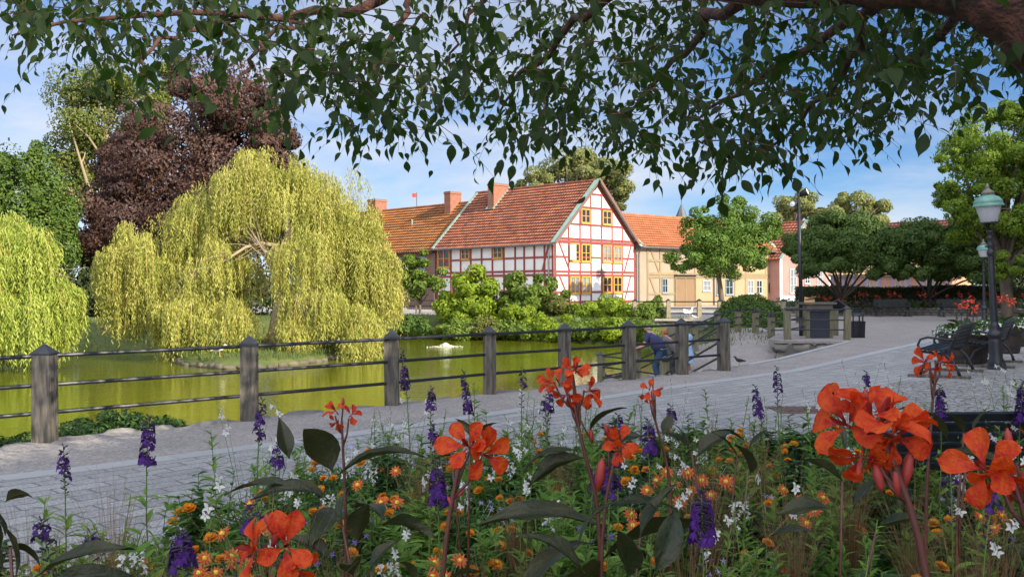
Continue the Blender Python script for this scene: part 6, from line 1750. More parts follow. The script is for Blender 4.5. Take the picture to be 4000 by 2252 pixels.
# foliage clumps of cannas without flowers
def canna_clump(label, d, leaves, z=None):
    u0 = sum(l[0] for l in leaves) / len(leaves); p = P(u0, 1900, d)
    t = thing('canna', label, 'canna', (p[0], p[1], BEDZ), 'leafy cannas without flowers')
    for i, (u, v, dr_, L, wd) in enumerate(leaves):
        canna_leaf(t, P(u, v, d + g.normal() * .04), dr_, L * .68, wd * .92, g.uniform(.5, 1.3), g.uniform(.1, .4))
        if i % 3 == 0:
            q = P(u, v, d); mb = MB(); mb.tube([q, q * .6 + np.array([p[0], p[1], BEDZ]) * .4 + np.array([0, .03, 0]), (p[0], p[1], BEDZ - .02)], [.004, .006, .008], 6); mb.build('stalk', M_cstem, t, True)
canna_clump('dark bronze canna leaves arching before the setts, right of the small canna', 4.4, [(2700, 1760, (-.6, 0, .85), .26, .2), (2720, 1790, (.65, .1, .8), .34, .22), (2690, 1740, (-.3, 0, 1), .18, .28), (2880, 1790, (-.35, 0, .95), .24, .2), (2925, 1760, (.35, 0, .9), .2, .22), (2905, 1720, (-.8, 0, .65), .24, .12), (2930, 1850, (-.2, -.4, .9), .28, .3)])
canna_clump('grey-bronze canna leaves with curled tips behind the two-bloom canna', 4.2, [(1835, 1700, (-.35, 0, .95), .17, .22), (1880, 1700, (.4, 0, .9), .16, .25), (1930, 1790, (.45, 0, .9), .2, .2), (1760, 1740, (-.95, 0, .3), .2, .2), (1700, 1790, (.9, 0, .35), .22, .16)])
canna_clump('big dark canna leaves filling the lower left corner', 2.3, [(60, 2250, (.2, -.1, .95), .24, .22), (120, 2270, (.75, 0, .6), .4, .15), (20, 2090, (-.25, 0, 1), .14, .28), (40, 2140, (.95, 0, .15), .16, .2), (200, 2290, (.8, -.2, .35), .3, .2), (20, 1960, (.8, 0, .5), .13, .3), (-10, 2250, (.1, 0, 1), .33, .16)])
canna_clump('broad dark canna leaves low between the slim canna and the bottom edge', 3.3, [(1340, 2060, (-.2, 0, 1), .2, .3), (1400, 2120, (.1, -.2, .9), .26, .3), (1300, 2200, (-.6, 0, .6), .28, .28), (1450, 2230, (.3, 0, .85), .22, .24), (1380, 2250, (-.1, -.4, .8), .25, .3), (1620, 2270, (-.15, 0, 1), .18, .22), (1740, 2270, (.75, 0, .55), .2, .22), (1480, 2050, (.9, 0, .1), .3, .2)])
canna_clump('dark canna leaves behind the largest canna, curving into its left side', 3.4, [(3290, 1880, (-.75, 0, .75), .26, .17), (3250, 1990, (-.6, 0, .2), .3, .3), (3330, 2000, (.3, 0, .8), .24, .3), (3420, 2080, (.4, -.3, .4), .3, .3), (3180, 2080, (-.6, -.2, .3), .26, .3), (3300, 1760, (0, 0, 1), .2, .12)])
canna_clump('two upright bronze canna leaves before the black slatted bench', 3.9, [(3765, 1690, (-.25, 0, 1), .18, .25), (3800, 1680, (.3, 0, 1), .2, .2), (3700, 1660, (-.95, .1, .45), .24, .12), (3780, 1740, (.4, -.2, .6), .2, .3), (3600, 1600, (-.9, 0, .35), .2, .12)])
canna_clump('big ribbed canna leaves low at the bottom, right of the tall cluster canna', 2.9, [(2500, 2100, (.35, 0, .95), .3, .2), (2560, 2230, (.4, -.1, .8), .32, .26), (2280, 2240, (-.55, -.1, .75), .34, .26), (2450, 2260, (0, -.3, .9), .3, .3), (2420, 1960, (.9, 0, .3), .2, .2), (2260, 2130, (.2, 0, 1), .3, .2)])

# ---- prototypes for the many plants
def shoot(mb, p0, p1, r0=.003, r1=.0012, bend=.1, n=4):
    return limb(mb, p0, p1, r0, r1, bend, n, g, seg=5)
def leafring(mb, pts_, nrm_len, lsz, TV, TF, n, up=.3, z0=0, z1=1):
    k = n; t_ = g.uniform(z0, z1, k); idx = t_ * (len(pts_) - 1); i0 = np.minimum(idx.astype(int), len(pts_) - 2); f = (idx - i0)[:, None]
    p = pts_[i0] * (1 - f) + pts_[i0 + 1] * f
    a = np.arange(k) * 2.4 + g.random(k)
    d = norm(np.stack([np.cos(a), np.sin(a), np.full(k, up) + g.normal(size=k) * .2], 1))
    nn = norm(np.array([0, 0, 1.0]) - d * up + g.normal(size=(k, 3)) * .2)
    scatter(mb, TV, TF, p, frames(d, nn), lsz * (1.1 - .6 * t_) * g.uniform(.8, 1.2, k))
def lobelia_proto(H, spike, full, wd=.024):
    t = thing('lobelia', 'x', 'lobelia', (0, 0, 0), 'purple lobelia spikes')
    top = np.array([g.normal() * .03 * H, g.normal() * .02, H])
    mb = MB(); pts = shoot(mb, (0, 0, -.03), top, .005, .002, .05, 6); mb.build('stem', M_stem, t, True)
    mb = MB(); leafring(mb, pts, 0, .13, LAV, LAF, 26, .6, .05, .62); leafring(mb, pts, 0, .035, LAV, LAF, 26, .9, .6, .95); mb.build('foliage', M_fll, t, True)
    mb = MB(); bd = MB()
    n = int(full * 54 * spike / .2)
    zz_ = np.sort(g.random(n))
    for z in zz_:
        a = g.random() * 6.28; rd = np.array([math.cos(a), math.sin(a), -.15])
        q = top - np.array([0, 0, spike * (1 - z)]); q = q + (np.interp(q[2], pts[:, 2], pts[:, 0]) - q[0]) * np.array([1, 0, 0])
        s = wd * (1.1 - .45 * z)
        c = q + rd * s * .9
        if z > .86: bd.tube([q, q + (rd + np.array([0, 0, .9])) * s * .5], [.003, .001], 4); continue
        for k in range(3):
            dd = norm(rd * .5 + np.array([0, 0, -.9]) + np.cross(rd, [0, 0, 1]) * (k - 1) * .65)
            add_petal(mb, c, dd, rd, s * .75, prof=[(0, .08), (.5, .26), (1, .03)], bend=.5, cup=0, ruffle=0, cols=1)
        for k in (-1, 1): add_petal(mb, c, norm(rd * .3 + np.array([0, 0, .8]) + np.cross(rd, [0, 0, 1]) * k * .5), rd, s * .6, prof=[(0, .06), (.5, .12), (1, .02)], bend=.6, cup=0, ruffle=0, cols=1)
        bd.tube([q, c], [.0025, .004], 4, cap=False)
    # spent pods under the spike
    for z in np.linspace(.0, 1, 26):
        a = z * 40; q = pts[3] * (1 - z) + pts[4] * z; rd = np.array([math.cos(a), math.sin(a), .5]); bd.tube([q, q + rd * .014, q + rd * .02], [.0015, .0035, .001], 4, cap=False)
    mb.build('flower_spike', M_lob, t); bd.build('seed_pods', M_lobd, t)
    return t
def marigold_proto(n):
    t = thing('marigold', 'x', 'marigold', (0, 0, 0), 'orange marigolds low in the bed')
    fo_ = MB(); st_ = MB(); H = .26
    heads = []
    for k in range(n):
        a = g.random() * 6.28; r_ = .03 + .09 * g.random(); top = np.array([math.cos(a) * r_, math.sin(a) * r_, H * g.uniform(.75, 1.15)])
        pts = shoot(st_, (0, 0, 0), top, .0035, .002, .15); heads.append(top)
        leafring(fo_, pts, 0, .075, OVV * np.array([1, .5, 1]), OVF, 26, .35, .1, .92)
    for k in range(5):
        a = g.random() * 6.28; pts = shoot(st_, (0, 0, 0), (math.cos(a) * .13, math.sin(a) * .13, H * .8), .003, .002, .15); leafring(fo_, pts, 0, .07, OVV * np.array([1, .5, 1]), OVF, 24, .3, .1, 1)
    st_.build('stem', M_stem, t, True); fo_.build('foliage', M_fld, t, True)
    for h in heads:
        mb = MB(); ax = norm(np.array([h[0] * 2, -.5 + h[1] * 2, 1.0])); ax, a_, b_ = ortho(ax); s = g.uniform(.026, .034)
        for ring, (m_, op, ln) in enumerate(((13, 1.45, 1.0), (12, 1.15, .9), (10, .8, .75), (7, .4, .6))):
            for k in range(m_):
                th = k * 2 * PI / m_ + ring * .3 + g.normal() * .1; rd = a_ * math.cos(th) + b_ * math.sin(th); d = norm(ax * math.cos(op) + rd * math.sin(op))
                add_petal(mb, h + ax * ring * .003, d, norm(ax * math.sin(op) - rd * math.cos(op) + 1e-3), s * ln * g.uniform(.9, 1.1), prof=[(0, .08), (.6, .3), (1, .24)], bend=-.3 if ring < 2 else .5, cup=.5, ruffle=.09, cols=1)
        fl_ = mb.build('bloom', M_mar, t)
        mb = MB(); mb.tube([h - ax * .016, h - ax * .004, h + ax * .002], [.004, .007, .006], 7); mb.build('calyx', M_stem, fl_)
    return t
def dahlia_proto(n):
    t = thing('dahlia', 'x', 'dahlia', (0, 0, 0), 'orange and yellow dahlias')
    fo_ = MB(); st_ = MB(); heads = []
    for k in range(n):
        a = g.random() * 6.28; r_ = .04 + .1 * g.random(); top = np.array([math.cos(a) * r_, math.sin(a) * r_ - .02, .42 * g.uniform(.75, 1.1)])
        pts = shoot(st_, (0, 0, 0), top, .004, .0025, .12); heads.append(top); leafring(fo_, pts, 0, .1, OVV * np.array([1, 1, 1]), OVF, 16, .3, .1, .85)
    st_.build('stem', M_stem, t, True); fo_.build('foliage', M_fld, t, True)
    for h in heads:
        mb = MB(); ax, a_, b_ = ortho(norm(np.array([h[0] * 3 + g.normal() * .3, -.9, .8]))); s = g.uniform(.036, .046)
        for ring, (m_, op, ln) in enumerate(((11, 1.35, 1.0), (10, 1.05, .85), (7, .7, .6))):
            for k in range(m_):
                th = k * 2 * PI / m_ + ring * .3; rd = a_ * math.cos(th) + b_ * math.sin(th); d = norm(ax * math.cos(op) + rd * math.sin(op))
                add_petal(mb, h + ax * ring * .003, d, norm(ax * math.sin(op) - rd * math.cos(op) + 1e-3), s * ln * g.uniform(.85, 1.1), prof=[(0, .06), (.55, .17), (1, .02)], bend=.3, cup=.9, ruffle=.02, cols=1)
        fl_ = mb.build('bloom', M_dah, t)
        mb = MB(); mb.blob(h + ax * .01, .012, 9, 6, .3); mb.build('heart', M_dahc, fl_)
    return t
def gaura_proto():
    t = thing('gaura', 'x', 'white gaura', (0, 0, 0), 'white gaura sprays')
    st_ = MB(); fo_ = MB(); bd = st_
    for k in range(6):
        a = g.random() * 6.28; top = np.array([math.cos(a) * .16, math.sin(a) * .12, g.uniform(.45, .72)])
        pts = shoot(st_, (0, 0, 0), top, .002, .0009, .18); leafring(fo_, pts, 0, .05, LAV, LAF, 12, .6, .05, .7)
        for j in range(g.integers(2, 4)):
            fl_ = MB(); q = pts[-1] * (1 - j * .09) + pts[-2] * j * .09 + g.normal(size=3) * .006; rd = norm(np.array([g.normal(), -abs(g.normal()), .3]))
            ax, a_, b_ = ortho(rd)
            for m_ in range(4):
                th = m_ * 1.25 - .6; add_petal(fl_, q, norm(ax * .35 + a_ * math.cos(th) + b_ * math.sin(th)), ax, .02, prof=[(0, .05), (.5, .3), (1, .08)], bend=.4, cup=.2, ruffle=.02, cols=1)
            fl_.build('flower', M_whi, t)
            bd.tube([q, q + rd * .016 - np.array([0, 0, .012])], [.0008, .0006], 3)
        for j in range(5): q = pts[-1] + (pts[-1] - pts[-2]) * j * .08; bd.tube([q, q + g.normal(size=3) * .006 + np.array([0, 0, .008])], [.0022, .0008], 4)
    st_.build('stem', M_stem, t); fo_.build('foliage', M_fl, t)
    return t
def snap_proto():
    t = thing('obedient_plant', 'x', 'white spike', (0, 0, 0), 'white flowering spikes')
    st_ = MB(); fo_ = MB()
    for k in range(2):
        fl_ = MB(); top = np.array([g.normal() * .05, g.normal() * .05, g.uniform(.42, .6)]); pts = shoot(st_, (0, 0, 0), top, .003, .0012, .05)
        leafring(fo_, pts, 0, .08, LAV, LAF, 22, .5, .05, .75); leafring(fo_, pts, 0, .014, LAV * np.array([1, 2.2, 1]), LAF, 46, 1.3, .8, 1.0)
        for j in range(16):
            z = g.uniform(.62, .82); q = pts[3] * (1 - (z - .6) / .25) + pts[4] * ((z - .6) / .25); a = g.random() * 6.28; rd = np.array([math.cos(a), math.sin(a), .2])
            for m_ in range(4): add_petal(fl_, q + rd * .012, norm(rd + np.array([g.normal() * .5, g.normal() * .5, g.normal() * .5])), (0, 0, 1), .018, prof=[(0, .15), (.5, .34), (1, .1)], bend=.8, cup=.2, ruffle=.03, cols=1)
        fl_.build('flower_spike', M_whi, t)
    st_.build('stem', M_stem, t); fo_.build('foliage', M_fll, t)
    return t
def star_proto(m=M_lau, n=13):
    t = thing('star_flower', 'x', 'star flower', (0, 0, 0), 'lilac star flowers')
    st_ = MB(); fo_ = MB()
    for k in range(n):
        fl_ = MB(); a = g.random() * 6.28; r_ = .2 * g.random() ** .5; top = np.array([math.cos(a) * r_, math.sin(a) * r_, g.uniform(.16, .3)])
        shoot(st_, (top[0] * .4, top[1] * .4, 0), top, .0012, .0012, .15, 3)
        ax, a_, b_ = ortho(norm(np.array([g.normal() * .4, -.6, .8])))
        for m_ in range(5):
            th = m_ * 1.257; add_petal(fl_, top, norm(ax * .3 + a_ * math.cos(th) + b_ * math.sin(th)), ax, .021, prof=[(0, .07), (.5, .15), (1, .01)], bend=.3, cup=.1, ruffle=0, cols=1)
        fl_.build('flower', m, t)
    p = np.stack([g.normal(size=260) * .1, g.normal(size=260) * .1, g.uniform(.01, .16, 260)], 1)
    leaves_at(fo_, p, norm(g.normal(size=(260, 3)) + np.array([0, 0, .5])), .06, g, LSV, L4F, -.8)
    st_.build('stem', M_whi if m is M_lau else M_stem, t); fo_.build('foliage', M_fl, t)
    return t
def sedge_proto(H, n=150, lean=.3):
    t = thing('brown_sedge', 'x', 'grass tuft', (0, 0, 0), 'brown sedge tufts')
    mb = MB()
    for k in range(n):
        a = g.random() * 6.28; o_ = np.array([math.cos(a), math.sin(a), 0]); h = H * g.uniform(.5, 1.1); sp = lean * g.uniform(.1, 1) ** 1.3 * h
        tt = np.linspace(0, 1, 7)[:, None]
        pts = o_ * .03 * g.random() + o_ * sp * tt ** 2 + np.array([0, 0, h]) * (tt - .28 * (sp / h) * tt ** 3) + g.normal(size=(7, 3)) * .004
        mb.tube(pts, np.linspace(.0014, .0004, 7), 3, cap=False)
    mb.build('blades', M_bgr, t)
    return t
def leafy_proto(m, H, lsz, n, TV=OVV, TF=OVF, up=.4):
    t = thing('leafy_plant', 'x', 'leafy plant', (0, 0, 0), 'leafy bedding plants')
    st_ = MB(); fo_ = MB()
    for k in range(n):
        a = g.random() * 6.28; r_ = .13 * g.random(); pts = shoot(st_, (0, 0, 0), (math.cos(a) * r_, math.sin(a) * r_, H * g.uniform(.6, 1.1)), .003, .002, .12)
        leafring(fo_, pts, 0, lsz, TV, TF, 34, up, .08, 1.0)
    st_.build('stem', M_stem, t, True); fo_.build('foliage', m, t, True)
    return t

PLACED = {}
def hor(u): return 1126 + (2000 - u) * math.tan(ROLL)
def pix(x, y, z):
    q = np.array([x, y, z]) - CAM; d = q @ CF; return 2000 + q @ CR / d * F, 1126 - q @ CU / d * F
def lab(kind, u, v, zone_only=False):
    """a label that points at one plant: kind + its rank of nearness to a landmark canna on one side"""
    best = min(LAND, key=lambda l: (l[0] - u) ** 2 + ((l[1] - v) * 1.0) ** 2)
    dx, dy = u - best[0], v - best[1]
    side = ('right of' if dx > 0 else 'left of') if abs(dx) > abs(dy) * .8 else ('below' if dy > 0 else 'above')
    return (kind, side, best[2]), math.hypot(dx, dy)
QUEUE = []
def put(proto, kind, x, y, z, sc, rz, cat_v, first, h_top):
    u, v = pix(x, y, z + h_top * sc)
    if first: o = proto; o.location = (x, y, z); o.rotation_euler = (0, 0, rz); o.scale = (sc, sc, sc)
    else: o = dup(proto, (x, y, z), rz, sc)
    QUEUE.append((o, kind, u, v))
    return o
ORD = ['nearest', 'second nearest', 'third nearest', 'fourth nearest', 'fifth nearest', 'sixth nearest', 'seventh nearest', 'eighth nearest', 'ninth nearest', 'tenth nearest'] + [f'{w_} nearest' for w_ in ('eleventh', 'twelfth', 'thirteenth', 'fourteenth', 'fifteenth', 'sixteenth', 'seventeenth', 'eighteenth', 'nineteenth', 'twentieth')]
def flush_labels():
    d = {}
    for o, kind, u, v in QUEUE:
        key, dist = lab(kind, u, v); d.setdefault(key, []).append((dist, o))
    for (kind, side, land), l in d.items():
        l.sort(key=lambda q: q[0])
        for i, (_, o) in enumerate(l):
            o['label'] = f"{kind} {side} {land}, {ORD[min(i, 19)]}" if len(l) > 1 else f"{kind} {side} {land}"

# lobelia spikes by picture place: (column, top row, spike height in rows, fullness)
lobs = [(248, 1742, 130, .55), (600, 1628, 175, 1.0), (1590, 1362, 150, .7), (1017, 1555, 150, .5), (1050, 1740, 70, .8), (1692, 1512, 75, .9), (1792, 1446, 165, .9), (1665, 1655, 60, .9), (2135, 1512, 90, .6), (2185, 1552, 50, .7),
        (1725, 1808, 145, 1.0), (2385, 1782, 135, 1.0), (2522, 1640, 110, 1.0), (2770, 1918, 185, 1.5), (2946, 1506, 110, .9), (3078, 1434, 90, .6), (3222, 1552, 60, 1.0), (2685, 1582, 70, .9), (3400, 1452, 55, .7), (3652, 1502, 120, 1.0),
        (3960, 1487, 160, 1.0), (690, 2085, 120, 1.5), (205, 2030, 75, .8), (335, 2085, 60, .8), (2425, 1620, 50, .4), (920, 1945, 100, .35), (3690, 1840, 40, .8), (2050, 1440, 60, .4), (3820, 1900, 60, .8), (2300, 1840, 60, .6)]
for i, (u, vt, sp, full) in enumerate(lobs):
    zt = 1.02 if vt < 1700 else .92
    d = (1.6 - zt) * F / (vt - hor(u)); d = min(max(d, 2.3), 6.2 if u > 1300 else 4.6)
    if vt > 1900: d = 2.7
    p = P(u, vt, d); H = p[2] - BEDZ; spm = sp / F * d
    t = lobelia_proto(H, spm, full, .036 if full > .9 else .03)
    t.location = (p[0], p[1], BEDZ); t.rotation_euler = (0, 0, 0)
    kind = 'vivid purple lobelia spike' if full > .9 else ('half-faded purple lobelia spike' if full < .6 else 'dark purple lobelia spike')
    QUEUE.append((t, kind, u, vt))

bedpoly2 = [tuple(q) for q in bedpoly]
def bedpts(n, umin=-150, umax=4150, ymin=2.4, seed=0, edge=.18, vmin=None):
    g2 = np.random.default_rng(seed); out = []; tries = 0; mind = math.sqrt(30.0 / n) * .62
    while len(out) < n and tries < 40000:
        tries += 1
        y = g2.uniform(ymin ** 2, 8.6 ** 2) ** .5; u = g2.uniform(umin, umax); x = (u - 2000) / F * y
        if not inside(np.array([x]), np.array([y]), bedpoly2)[0]: continue
        if pdist(np.array([x]), np.array([y]), bedpoly2)[0] < edge: continue
        if any((x - a) ** 2 + (y - b) ** 2 < mind ** 2 for a, b in out): continue
        out.append((x, y))
    return out
def scatter_kind(protos, kinds, pts, s0, s1, h_top, seed):
    g2 = np.random.default_rng(seed); used_ = set()
    for x, y in pts:
        k = int(g2.integers(0, len(protos)))
        first = k not in used_; used_.add(k)
        put(protos[k], kinds[k % len(kinds)], x, y, BEDZ, g2.uniform(s0, s1), g2.uniform(-.7, .7), None, first, h_top)
scatter_kind([leafy_proto(M_fl, .36, .12, 6), leafy_proto(M_fll, .42, .10, 5, LAV, LAF, .6), leafy_proto(M_fld, .30, .11, 7), leafy_proto(M_fll, .5, .12, 3, LAV * np.array([1, 1.6, 1]), LAF, .8)],
             ['mid-green leafy plant', 'pale green narrow-leaved plant', 'dark green leafy plant', 'tall pale green leafy shoot'], bedpts(150, ymin=3.0, seed=1, edge=.12), .8, 1.2, .3, 1)
scatter_kind([leafy_proto(M_fll, .62, .085, 3, LAV, LAF, .7), leafy_proto(M_fll, .74, .1, 2, LAV * np.array([1, 1.4, 1]), LAF, .9)], ['upright fresh green shoot', 'tallest fresh green shoot'], bedpts(56, ymin=3.2, seed=12, umin=100), .8, 1.15, .6, 12)
scatter_kind([marigold_proto(2), marigold_proto(3), marigold_proto(4)], ['marigold plant with two orange blooms', 'marigold plant with three orange blooms', 'marigold plant with four orange blooms'], bedpts(80, ymin=3.4, seed=2, umin=50), .95, 1.2, .28, 2)
scatter_kind([dahlia_proto(3), dahlia_proto(5)], ['dahlia with three salmon blooms', 'dahlia with five orange-yellow blooms'], [tuple(P(u, 1900, d)[:2]) for u, d in ((830, 3.9), (900, 4.1), (800, 3.3), (1010, 4.6), (1460, 5.2), (1620, 5.6), (2500, 4.6), (2620, 5.4), (2760, 5.0), (3130, 5.2), (3180, 4.8), (1730, 3.9), (3880, 4.6))], .9, 1.15, .4, 3)
scatter_kind([gaura_proto(), gaura_proto()], ['white gaura spray', 'sparse white gaura spray'], bedpts(26, ymin=3.0, seed=4, umin=50), .85, 1.2, .55, 4)
scatter_kind([snap_proto(), snap_proto()], ['white flowered spike', 'white flowered twin spike'], bedpts(18, ymin=3.2, seed=5), .85, 1.15, .5, 5)
scatter_kind([star_proto(), star_proto(n=15), star_proto(M_vio, 10)], ['lilac star flower patch', 'dense lilac star flower patch', 'violet star flower patch'], bedpts(34, ymin=3.2, seed=6, umin=400), .9, 1.2, .26, 6)
sed = [sedge_proto(.62, 170), sedge_proto(.8, 120, .5), sedge_proto(.5, 150)]
sedp = [(480, 3.7), (440, 3.9), (1290, 3.3), (1350, 3.6), (2010, 4.7), (1900, 3.3), (2770, 4.6), (2700, 3.3), (3560, 4.3), (3620, 3.2), (3480, 2.9), (3900, 3.8), (2180, 5.6), (130, 3.5), (3200, 3.1), (2960, 5.6), (1080, 3.2), (1650, 5.2), (640, 3.4), (360, 3.2), (2080, 3.6), (3100, 4.2), (3750, 3.4), (3320, 4.6)]
scatter_kind(sed, ['brown sedge tuft', 'loose brown sedge tuft', 'short brown sedge tuft'], [tuple(P(u, 1900, d)[:2]) for u, d in sedp], .9, 1.15, .5, 7)
flush_labels()

# low leaf carpet between the plants
g3_ = np.random.default_rng(55)
n = 30000
y = g3_.uniform(2.4 ** 2, 9 ** 2, n) ** .5; u = g3_.uniform(-200, 4200, n); x = (u - 2000) / F * y
q = np.stack([x, y], 1); ok = inside(q[:, 0], q[:, 1], bedpoly2) & (pdist(q[:, 0], q[:, 1], bedpoly2) > .06); q = q[ok]
patch = .5 + .5 * np.sin(q[:, 0] * 5.1 + 1.3 * np.sin(q[:, 1] * 3.3)) * np.cos(q[:, 1] * 4.3)
z = BEDZ + .02 + g3_.random(len(q)) * (.06 + .15 * patch)
mb = MB(); leaves_at(mb, np.stack([q[:, 0], q[:, 1], z], 1), norm(g3_.normal(size=(len(q), 3)) * .6 + np.array([0, -.3, .8])), .055, g3_, OVV, OVF, -.4)
o = mb.build('ground_cover', M_fl); o['kind'] = 'stuff'

# ---- flower tubs on the square
M_tub = mat('tub_wood', (.028, .02, .016), (.055, .04, .03), .8, noise=1.2, nscale=4, stretch=(6, 6, .6), bump=.4, bscale=8)
def tub(label, u, v, pl, sc=1.0):
    p = G(u, v); t = thing('flower_tub', label, 'planter', (p[0], p[1], 0), 'wooden flower tubs')
    mb = MB(); mb.lathe([(.001, .02), (.42, .02), (.43, .04), (.49, .62), (.46, .63), (.45, .58), (.001, .56)], (p[0], p[1], 0), 28, flute=.012); mb.build('staves', M_tub, t)
    for z in (.16, .46):
        mb = MB(); mb.lathe([(.43 + z * .1 + .008, z - .025), (.435 + z * .1 + .008, z + .025)], (p[0], p[1], 0), 28); mb.build('hoop', M_iron, t)
    c = np.array([p[0], p[1], .58])
    w_ = thing('petunia_ring', f'ring of white petunias spilling over {pl}', 'petunias', c)
    mb = MB(); fo_ = MB()
    n_ = 210; a = g.random(n_) * 6.28; r_ = g.uniform(.36, .62, n_)
    q = np.stack([c[0] + np.cos(a) * r_, c[1] + np.sin(a) * r_, c[2] + .12 - .55 * np.maximum(r_ - .46, 0) + g.normal(size=n_) * .03], 1)
    rd = norm(np.stack([np.cos(a), np.sin(a), np.full(n_, .8)], 1))
    for i in range(n_):
        ax, a_, b_ = ortho(norm(rd[i] + g.normal(size=3) * .3)); th = np.arange(7) * 2 * PI / 7
        ring = q[i] + .031 * (np.outer(np.cos(th), a_) + np.outer(np.sin(th), b_)) + ax * .01
        mb.add(np.vstack([q[i] - ax * .008, ring]), [(0, k + 1, (k + 1) % 7 + 1) for k in range(7)])
    mb.build('blooms', M_whi, w_)['kind'] = 'stuff'
    n_ = 1300; a = g.random(n_) * 6.28; r_ = g.uniform(.1, .56, n_) ** 1.0
    q = np.stack([c[0] + np.cos(a) * r_, c[1] + np.sin(a) * r_, c[2] + .05 + g.random(n_) * .22 * (1 - r_ * .9) - .6 * np.maximum(r_ - .46, 0)], 1)
    leaves_at(fo_, q, norm(g.normal(size=(n_, 3)) * .6 + np.array([0, 0, .8])), .08, g, OVV, OVF, -.2); fo_.build('foliage', M_fl, w_)
    return c
CANNAP = None
def tub_canna(label, c, off, H, nfl, nl, grp, sc=1.0):
    b = np.array([c[0] + off[0], c[1] + off[1], c[2]])
    t = thing('canna', label, 'canna', b, grp)
    st_ = MB()
    for k in range(nfl):
        a = g.random() * 6.28; top = b + np.array([math.cos(a) * .1 * H, math.sin(a) * .1 * H, H * g.uniform(.85, 1.05)])
        shoot(st_, b, top, .008 * sc, .005 * sc, .05, 5)
        mb = MB()
        for j in range(9):
            d = norm(g.normal(size=3) + np.array([0, -.3, .1])); add_petal(mb, top + d * .02 * sc + np.array([0, 0, g.uniform(-.06, .05) * sc]), d, norm(np.array([0, 0, 1]) + g.normal(size=3) * .4), .075 * sc, prof=[(0, .06), (.5, .3), (.85, .28), (1, .05)], bend=.7, cup=.2, cols=1)
        mb.build('flower', M_canna2, t)
    st_.build('stem', M_cstem, t)
    for k in range(nl):
        a = k * 2.4 + g.random(); canna_leaf(t, b + np.array([0, 0, g.uniform(.02, H * .3)]), norm(np.array([math.cos(a) * .8, math.sin(a) * .8, g.uniform(.4, 1.2)])), g.uniform(.28, .42) * min(1, sc), .2, g.uniform(.5, 1.2), .3, m=M_cleaf2)
    return t
M_canna2 = mat('canna_petal_far', (.76, .07, .025), (.85, .13, .05), .6, island=True, trans=.3)
M_cleaf2 = mat('canna_leaf_far', (.04, .06, .02), (.09, .085, .035), .5, noise=1.2, nscale=7, trans=.2)
for lab_, u, v, nm in (('dark wooden tub nearest the camera, right behind the near bench', 3765, 1418, 'the nearest tub'), ('dark wooden tub behind the leaning street lamp', 3905, 1378, 'the tub behind the lamp'),
                       ('dark wooden tub cut by the right edge of the view', 4030, 1352, 'the tub at the right edge')):
    c = tub(lab_, u, v, nm)
    for k, off in enumerate(((-.18, -.05), (.12, .1), (.05, -.15), (.25, 0), (-.02, .12))):
        tub_canna(f'orange canna in {nm}, {["leftmost", "rear", "front", "rightmost", "middle"][k]} of five', c, off, .62 + .1 * (k % 3), 1 + (k % 2), 5, 'cannas in the tubs')
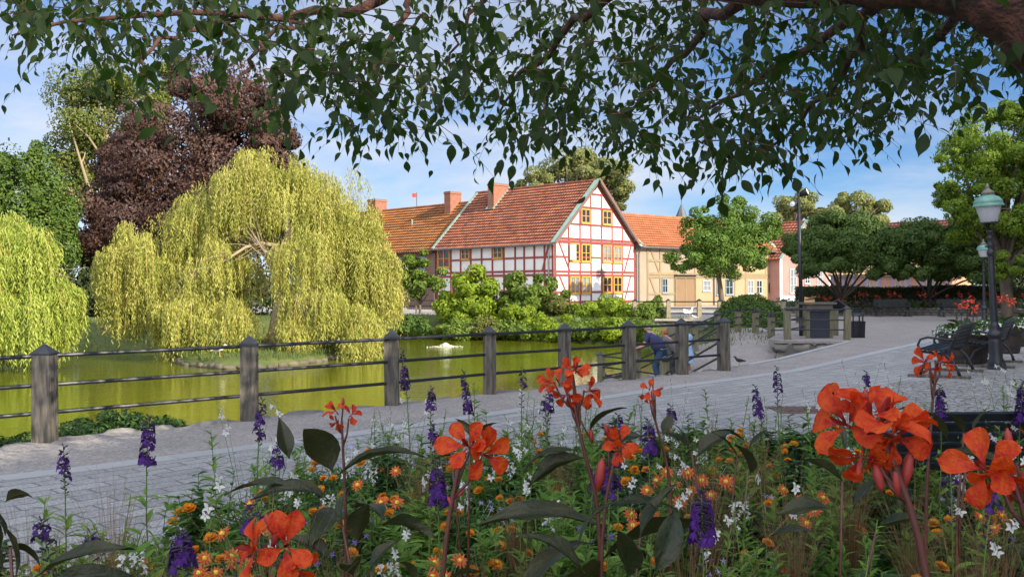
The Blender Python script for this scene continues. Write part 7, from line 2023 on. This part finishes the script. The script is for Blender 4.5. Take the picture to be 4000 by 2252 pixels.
# ---- far flower bed behind the benches
protos = []
for k in range(4):
    t = thing('canna', 'x', 'canna', (0, 0, 0), 'red cannas in the far bed'); st_ = MB(); mb = MB(); top = np.array([g.normal() * .05, 0, 1.0]); shoot(st_, (0, 0, 0), top, .014, .01, .05, 4); st_.build('stem', M_cstem, t)
    for j in range(12):
        d = norm(g.normal(size=3)); add_petal(mb, top + d * .03 + np.array([0, 0, g.uniform(-.1, .08)]), d, norm(np.array([0, 0, 1]) + g.normal(size=3) * .4), .12, prof=[(0, .06), (.5, .34), (1, .1)], bend=.7, cup=.2, cols=1)
    mb.build('flower', M_canna2, t); fo_ = MB(); leafring(fo_, np.array([[0, 0, 0.], [0, 0, .7]]), 0, .4, OVV, OVF, 9, .9, 0, .9); fo_.build('foliage', M_cleaf2, t); protos.append(t)
fx = [3172, 3200, 3215, 3226, 3245, 3272, 3300, 3338, 3358, 3366, 3390, 3423, 3436, 3470, 3485, 3497, 3514, 3592, 3600, 3612, 3612, 3660, 3672, 3700, 3745, 3756, 3782, 3784, 3800, 3832, 3858, 3890, 3975, 3990, 3898, 3985]
fv = [1160, 1155, 1162, 1168, 1160, 1165, 1160, 1155, 1146, 1150, 1148, 1154, 1160, 1142, 1156, 1144, 1153, 1142, 1150, 1168, 1152, 1142, 1167, 1152, 1143, 1152, 1148, 1162, 1158, 1146, 1146, 1150, 1140, 1150, 1185, 1172]
for i, (u, v) in enumerate(zip(fx, fv)):
    d = 51.9 + (i * 7 % 5) * .5; p = P(u, v, d); H = p[2] - .36
    o = protos[i % 4] if i < 4 else dup(protos[i % 4], (0, 0, 0))
    o.location = (p[0], p[1], .36); o.scale = (1, 1, H); o.rotation_euler = (0, 0, i * 1.3)
    nthl = ['leftmost', '2nd', '3rd'] + [f'{q}th' for q in range(4, 60)]
    o['label'] = f"red-orange canna of the far bed before the hedge, {nthl[i]} from the left" if i < len(fx) - 2 else f"red-orange canna of the far bed low behind the {'first' if i == len(fx) - 2 else 'second'} street lamp"
    o['group'] = 'red cannas in the far bed'
mbs = [MB() for _ in range(4)]
n = 9000; g4 = np.random.default_rng(88); s = g4.random(n); dd = g4.uniform(1.0, 3.8, n)
q = np.stack([wa[0] + (wb_[0] - wa[0]) * s, wa[1] + (wb_[1] - wa[1]) * s + dd, .36 + g4.random(n) ** 1.3 * (.25 + .3 * (dd / 3.8))], 1)
k = g4.random(n)
for mb_, sel, sz in ((mbs[0], k < .72, .15), (mbs[1], (k >= .72) & (k < .86), .11), (mbs[2], (k >= .86) & (k < .93), .1), (mbs[3], k >= .93, .1)):
    leaves_at(mb_, q[sel] + (0 if mb_ is mbs[0] else np.array([0, 0, .08])), norm(g4.normal(size=(sel.sum(), 3)) + np.array([0, -.4, .4])), sz, g4)
for mb_, nm, m_ in zip(mbs, ('far_bed_foliage', 'violet_flowers', 'yellow_flowers', 'dark_purple_flowers'), (M_fl, M_vio, M_mar, M_lob)):
    o = mb_.build(nm, m_); o['kind'] = 'stuff'
bpy.context.view_layer.update()
